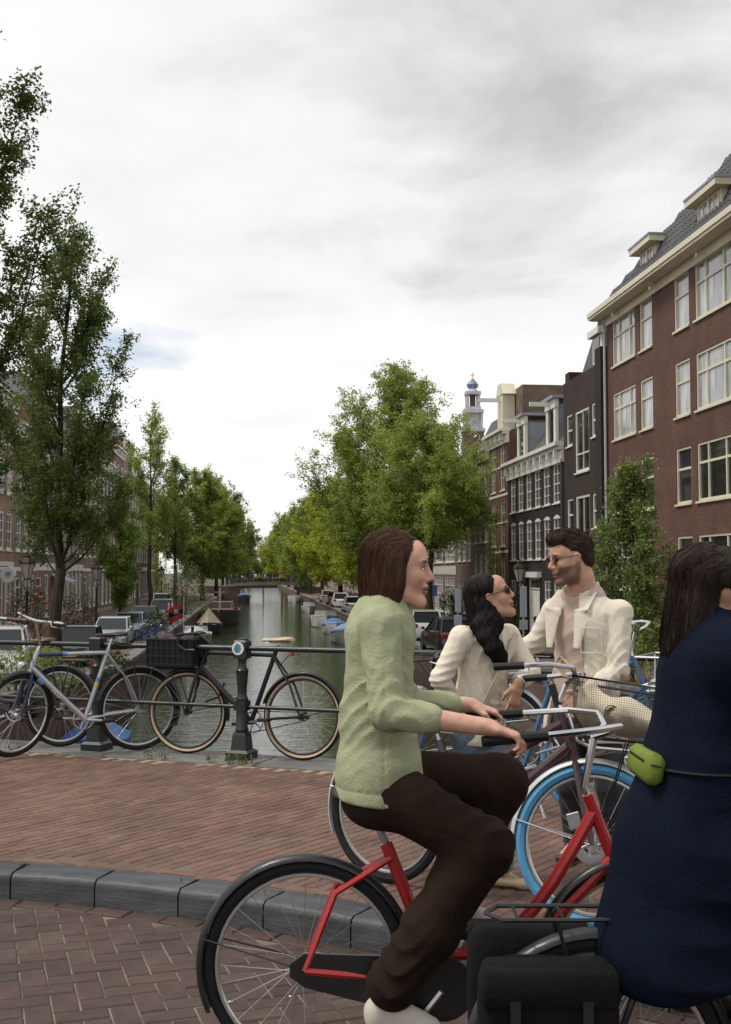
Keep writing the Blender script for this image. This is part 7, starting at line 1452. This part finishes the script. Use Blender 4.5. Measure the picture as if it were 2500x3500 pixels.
aw = MB(); aw.loft([[(0,0,0),(0,-1.2,-.5),(0,-1.2,-.62),(0,0,-.1)], [(4,0,0),(4,-1.2,-.5),(4,-1.2,-.62),(4,0,-.1)]]); tag(aw.build('awning', M('awning_grey', (.34,.40,.46), .8), None, 0, Matrix.Translation(W(UL+.02, 82, 1.5)) @ RZ(AX_L)), 'pale blue grey awning over a shop window on the left', 'awning')
# bicycles parked along the left quay
gb = 'bicycles parked on the left quay'
q = bike('parked_bicycle', 'blue bicycle in the row parked on the left quay edge', W(-5.9, 60, STREET), W(-5.0, 60.5, STREET), lean=R(4), steer=R(20), o=dict(fm=M('bike_blue', (.05,.12,.38), .4), bars='dutch', sp=16, frame='oma', barm=chrome), group=gb)['root']
bpy.context.view_layer.update()
for k, (u, v, a, lab) in enumerate(((-5.8, 62.0, .3, 'second bicycle from the front in the left quay row'), (-5.9, 64.5, -.2, 'third bicycle in the left quay row, wheels toward the water'), (-5.8, 67.5, .2, 'farthest bicycle of the left quay row'), (-5.7, 79, .1, 'lone bicycle beside the striped barrier'))):
    c = copy_tree(q); c.matrix_world = Matrix.Translation(W(u, v, STREET)) @ RZ(a) ; c['label'] = lab
# small figures
def figure(label, pos, h, top, legs, skinm, hair, rz=0, pose='stand'):
    root = thing('person', label, 'person', pos, rz); bpy.context.view_layer.update(); s = h/1.75
    V = Vol((-.5,-.4,0), (.5,.4,1.9), .025); up = nv(0,0,1); P = lambda x, y, z: nv(x,y,z)
    V.ell((0,0,1.62), (.09,.09,.12), None, .02); V.cone((0,0,1.4), (0,0,1.55), .06, .05, .03); V.slab((0,0,.95), (0,0,1.38), (.15,.1), (.19,.11), (1,0,0), .05)
    for sg in (-1,1): V.chain([P(sg*.18,0,1.38), P(sg*.25,.02,1.1), P(sg*.2,-.12,.92)], [.06,.05,.04], .03); V.chain([P(sg*.09,0,.95), P(sg*.11,-.03*sg,.5), P(sg*.11,.05*sg,.08)], [.1,.075,.05], .03); V.cone(P(sg*.11,.05*sg,.06), P(sg*.12,-.1+.05*sg,.04), .045, .04, .02)
    mats = [top, legs, skinm, hair]
    def mf(Pp):
        z = Pp[:,2]; m = np.zeros(len(Pp)); m[z < .93] = 1; m[(np.abs(Pp[:,0]) > .16) & (z < 1.0) & (z > .82)] = 2; m[z > 1.43] = 2; m[(z > 1.62) & (Pp[:,1] > -.05)] = 3; m[z > 1.69] = 3; return m
    o = link('body', V.mesh('body', mats, 1, mf), root, Matrix.Scale(s, 4)); return root
cl_w = M('cloth_white', (.66,.66,.66), .9); cl_r = M('cloth_red', (.42,.06,.05), .9); cl_b = M('cloth_lightblue', (.30,.42,.55), .9); cl_k = M('cloth_dark', (.03,.03,.035), .9)
figure('person in straw hat and colourful top walking on the left quay', W(-9.6, 44, gz(44)), 1.7, M('cloth_print', (.42,.16,.15), .9, var=.6, scale=20), cl_k, sk_cyc, M('straw', (.45,.33,.18), .9))
figure('person in light blue shirt standing by the planting behind the man', W(12.6, 50, STREET), 1.75, cl_b, cl_k, sk_man, hair_br, 1.2)
for k, (px, c, t) in enumerate(((788, cl_w, 'white shirt at the left end'), (808, cl_r, 'pinkish top second from the left end'), (888, cl_r, 'red jacket near the middle'), (1008, cl_r, 'red top near the right end'), (1033, cl_b, 'blue shirt nearest the right end'))):
    p = at(px, 1985, 199); figure('person in %s on the far bridge' % t, (p.x, p.y, -.05), 1.75, c, cl_k, sk_man, hair_br, k)
# ================================================================ FAR BRIDGE
FB = thing('far_bridge', 'low arched canal bridge crossing in the distance', 'bridge', W(0, 197, 0), math.atan2(W(1,0).y, W(1,0).x))
bm_ = M('bridge_beam', (.30,.24,.16), .6, var=.2, scale=2); d = MB(); up_, dn_ = [], []
for i in range(17): x = -4 + 15*i/16; zc_ = -.12 - .35*((x-3.2)/7)**2; up_.append((x, zc_)); 
d.loft([[(x,0,z) for x, z in up_] + [(x,0,z-.42) for x, z in up_[::-1]], [(x,8,z) for x, z in up_] + [(x,8,z-.42) for x, z in up_[::-1]]]); d.build('deck', bm_, FB, 0)
for x0_, x1_ in ((-9,-1.9),(8.1,12)): MB().box(x0_, x1_, .1, 8, WATER-.5, -.75 if x0_ < 0 else -.95).build('abutment', MATS['quay_brick'], FB, 0)
ra = MB()
for zz in (.55,.95): ra.tube([(x,.1,z+zz) for x, z in up_], .03, 5)
for i in range(0, 17, 1): ra.tube([(up_[i][0],.1,up_[i][1]),(up_[i][0],.1,up_[i][1]+1.0)], .04, 5)
ra.build('railing', rg, FB)
g_ = random.Random(5); bk = MB()
for i in range(72):
    x = -3.6 + 14.2*i/72 + g_.uniform(-.1,.1); z = -.15 - .35*((x-3.2)/7)**2; T = TR(x, .45 + .8*(i % 3), z) @ RZ(g_.uniform(-.4,.4)); bk.ring(.3, .03, 12, 4, T @ TR(0,0,.33)); bk.ring(.3, .03, 12, 4, T @ TR(.9,.1,.33)); bk.tube([(0,0,.33),(.3,0,.75),(.75,0,.8),(.4,0,.33)], .03, 4, T=T); bk.tube([(.75,0,.8),(.9,.1,.33)], .03, 4, T=T); bk.tube([(.7,-.25,1.0),(.75,0,.95),(.7,.25,1.0)], .025, 4, T=T)
bo = bk.build('parked_bicycle_row', M('bike_mass', (.03,.03,.032), .5), None, 40, FB.matrix_basis.copy()); tag(bo, 'dense row of bicycles parked along the far bridge railing', 'bicycles', kind='stuff')
for x, t in ((1.6,'left'),(5.0,'right')):
    o = bush('flower_box', 'flower box with green plants hung %s of centre on the far bridge rail' % t, FB.matrix_basis @ Vector((x,-.25,.35)), .9, .3, .6, lf_lime, 250, .14, 60+int(x), pinkf, stems=4, cat='planter'); MB().box(-.9,.9,-.15,.15,-.15,.1).build('box', blplast, o, 0)
# crowd and more bicycles that fill the far bridge
crowd = []; base_f = bpy.data.objects.get('person.007') or [o for o in bpy.data.objects if o.name.startswith('person') and o.children][-1]
src_me = [c for c in bpy.data.objects if c.parent and c.name.startswith('body') and c.parent.name.startswith('person')][-1].data; Vb = np.empty(len(src_me.vertices)*3, np.float32); src_me.vertices.foreach_get('co', Vb); Vb = Vb.reshape(-1,3); fb = [tuple(p.vertices) for p in src_me.polygons]; mi = [p.material_index for p in src_me.polygons]; cm = MB()
for i in range(26):
    a = g_.uniform(0,6.28); x = -3.6 + 14.2*i/26 + g_.uniform(-.25,.25); y = g_.uniform(2.0,6.0); c, s_ = math.cos(a), math.sin(a); P_ = np.stack([Vb[:,0]*c-Vb[:,1]*s_+x, Vb[:,0]*s_+Vb[:,1]*c+y, Vb[:,2]*g_.uniform(.92,1.05)-.15-.35*((x-3.2)/7)**2], 1); k_ = g_.choice([0,0,0,0,1,2]); cm.add([tuple(q) for q in P_], fb, None, [(k_ if m == 0 else 0) if m != 2 else 3 for m in mi])
tag(cm.build('crowd', [cl_k, cl_r, cl_w, sk_man], None, 60, FB.matrix_basis.copy()), 'crowd of people walking over the far bridge behind the bicycles', 'crowd', kind='stuff')
# mass of parked bikes and mopeds on the right quay before the bridge
bk = MB()
for i in range(60):
    T = Matrix.Translation(W(g_.uniform(11.6,13.6), g_.uniform(120,185), STREET)) @ RZ(g_.uniform(0,3)); bk.ring(.3, .03, 12, 4, T @ TR(0,0,.33)); bk.ring(.3, .03, 12, 4, T @ TR(1,0,.33)); bk.tube([(0,0,.33),(.3,0,.8),(.8,0,.85),(.4,0,.33)], .03, 4, T=T); bk.tube([(.8,0,1.0),(1,0,.33)], .03, 4, T=T)
tag(bk.build('parked_bicycle_row', MATS['bike_mass'], None, 40), 'mass of bicycles parked against the houses far along the right quay', 'bicycles', kind='stuff')
# ================================================================ CHURCH TOWER
ct = Vector(at(1619, 1955, 430)); tw = thing('church_tower', 'grey tiered church tower with a blue crown rising over the rooftops', 'tower', (ct.x, ct.y, STREET)); stn = M('tower_stone_hazed', (.50,.50,.53), .8, var=.2, scale=.4); gold = M('gold', (.62,.42,.12), .35, .7); crb = M('crown_blue', (.10,.22,.42), .4); zz = lambda dy: EYE - STREET + (1272-dy)*1.5394*430/F_PX  # stone colour paled to stand in for haze over distance
def tier(w_, d0, d1, nm, m=stn): MB().box(-w_,w_,-w_,w_,zz(d0),zz(d1)).build(nm, m, tw, 0)
tier(3.9, 1150, 962, 'shaft', brick_mat('tower_brick', (.2,.13,.1), (.17,.11,.09), (.2,.18,.16))); tier(4.3, 962, 955, 'ledge'); tier(2.7, 955, 920, 'clock_stage')
for s in (-1,1):
    for y in (-1,1): MB().tube([(s*3.1,y*3.1,zz(955)),(s*3.1,y*3.1,zz(920))], .45, 8).build('column', stn, tw)
tier(3.8, 920, 912, 'ledge'); tier(2.9, 912, 905, 'gallery')
for s in (-1,1):
    for y in (-1,1): MB().tube([(s*2.1,y*2.1,zz(905)),(s*2.1,y*2.1,zz(878))], .55, 8).build('column', stn, tw)
tier(1.0, 905, 878, 'belfry_core', M('belfry_dark', (.08,.08,.09), .8)); tier(2.9, 878, 871, 'ledge'); MB().lathe([(2.5,zz(871)),(1.6,zz(866)),(1.2,zz(860))], 8).build('cupola', stn, tw)
MB().lathe([(1.3,zz(863)),(1.9,zz(860)),(2.1,zz(854)),(1.6,zz(848)),(.9,zz(845))], 16).build('crown', crb, tw)
for i in range(8): a = i*math.pi/4; MB().tube([(1.9*math.cos(a),1.9*math.sin(a),zz(861)),(2.15*math.cos(a),2.15*math.sin(a),zz(854)),(.8*math.cos(a),.8*math.sin(a),zz(845))], .16, 5).build('crown_rib', gold, tw)
MB().lathe([(.5,zz(846)),(.7,zz(842)),(.25,zz(838)),(.12,zz(826))], 10).build('finial', gold, tw); MB().box(-.9,.9,-.1,.1,zz(833),zz(832)).build('cross_arm', iron, tw, 0)
cf_ = MB(); cf_.lathe([(.001,0),(2.3,0),(2.3,.25),(.001,.25)], 24, TR(0,-3.95,zz(976)) @ RX(R(90))); ck = cf_.build('clock_face', M('clock_blue', (.08,.09,.12), .5), tw); hh = MB(); hh.ring(2.1, .12, 28, 4, TR(0,-4.25,zz(976)), ry=.05); hh.tube([(0,-4.3,zz(976)),(1.0,-4.3,zz(976)+.9)], .12, 4); hh.tube([(0,-4.3,zz(976)),(-1.5,-4.3,zz(976)+.4)], .12, 4); hh.build('clock_hands', gold, ck)
# ================================================================ SMALL THINGS ON THE GROUND
mg = leaf_mat('moss_green', (.16,.19,.05), (.09,.11,.03)); g_ = np.random.default_rng(3); MV = []
kin = poly_off(kp, .225); kfr = poly_off(kp, -.006)
for a in resample(kin, .17) + resample(kfr, .31):
    if abs(a.x) < 4 and g_.uniform() < .45: n = int(g_.uniform(4,16)); MV.append(leaves(np.array([a.x,a.y,PAVE+.004 if kdist(a) > .1 else .006]) + g_.normal(size=(n,3))*np.array([.022,.010,.003]), np.tile(np.array([0,0,1.]),(n,1)), .011, g_))
for i, (a, b) in enumerate(zip(kj[:-1], kj[1:])):
    if abs(a.x) < 4 and g_.uniform() < .6: n = 10; MV.append(leaves(np.array([a.x,a.y+.14,PAVE+.006]) + g_.normal(size=(n,3))*np.array([.006,.05,.002]), np.tile(np.array([0,0,1.]),(n,1)), .010, g_))
for k in range(14):
    p = rail(g_.uniform(-.5,5.5), -.26); n = 40; MV.append(leaves(np.array([p.x,p.y,PAVE+.02]) + np.abs(g_.normal(size=(n,3)))*np.array([.06,.02,.03]), np.tile(np.array([0,-.4,.6]),(n,1)), .02, g_))
tag(link('moss', fast_mesh('moss', np.concatenate(MV), mg)), 'tufts of moss and weeds in the joints by kerb and coping', 'moss', kind='stuff')
def scrap(name, label, cat, px, py, z, m, s_, gq):
    r_ = ray(px, py); k = (z-EYE)/r_.z; p = Vector((r_.x*k, r_.y*k, z+.003)); mb = MB(); mb.loft([[(-s_,0,0),(-s_*.2,s_*.5,.004),(s_,0,.001),(-s_*.1,-s_*.5,.003)], [(-s_,0,.002),(-s_*.2,s_*.5,.007),(s_,0,.003),(-s_*.1,-s_*.5,.006)]]); tag(mb.build(name, m, None, 0, Matrix.Translation(p) @ RZ(gq)), label, cat)
scrap('litter', 'tiny orange scrap lying at the foot of the kerb', 'litter', 226, 3060, 0, M('orange_scrap', (.6,.28,.03), .6), .018, .2)
scrap('fallen_leaf', 'small yellow green leaf lying on the road near the kerb', 'leaf', 560, 3108, 0, M('leaf_yellow', (.34,.36,.06), .7), .024, 1.0)
scrap('litter', 'small white fleck on the herringbone road, left one', 'litter', 788, 3430, 0, barr, .012, .5); scrap('litter', 'small white fleck on the herringbone road, right one', 'litter', 992, 3410, 0, barr, .010, 1.5)
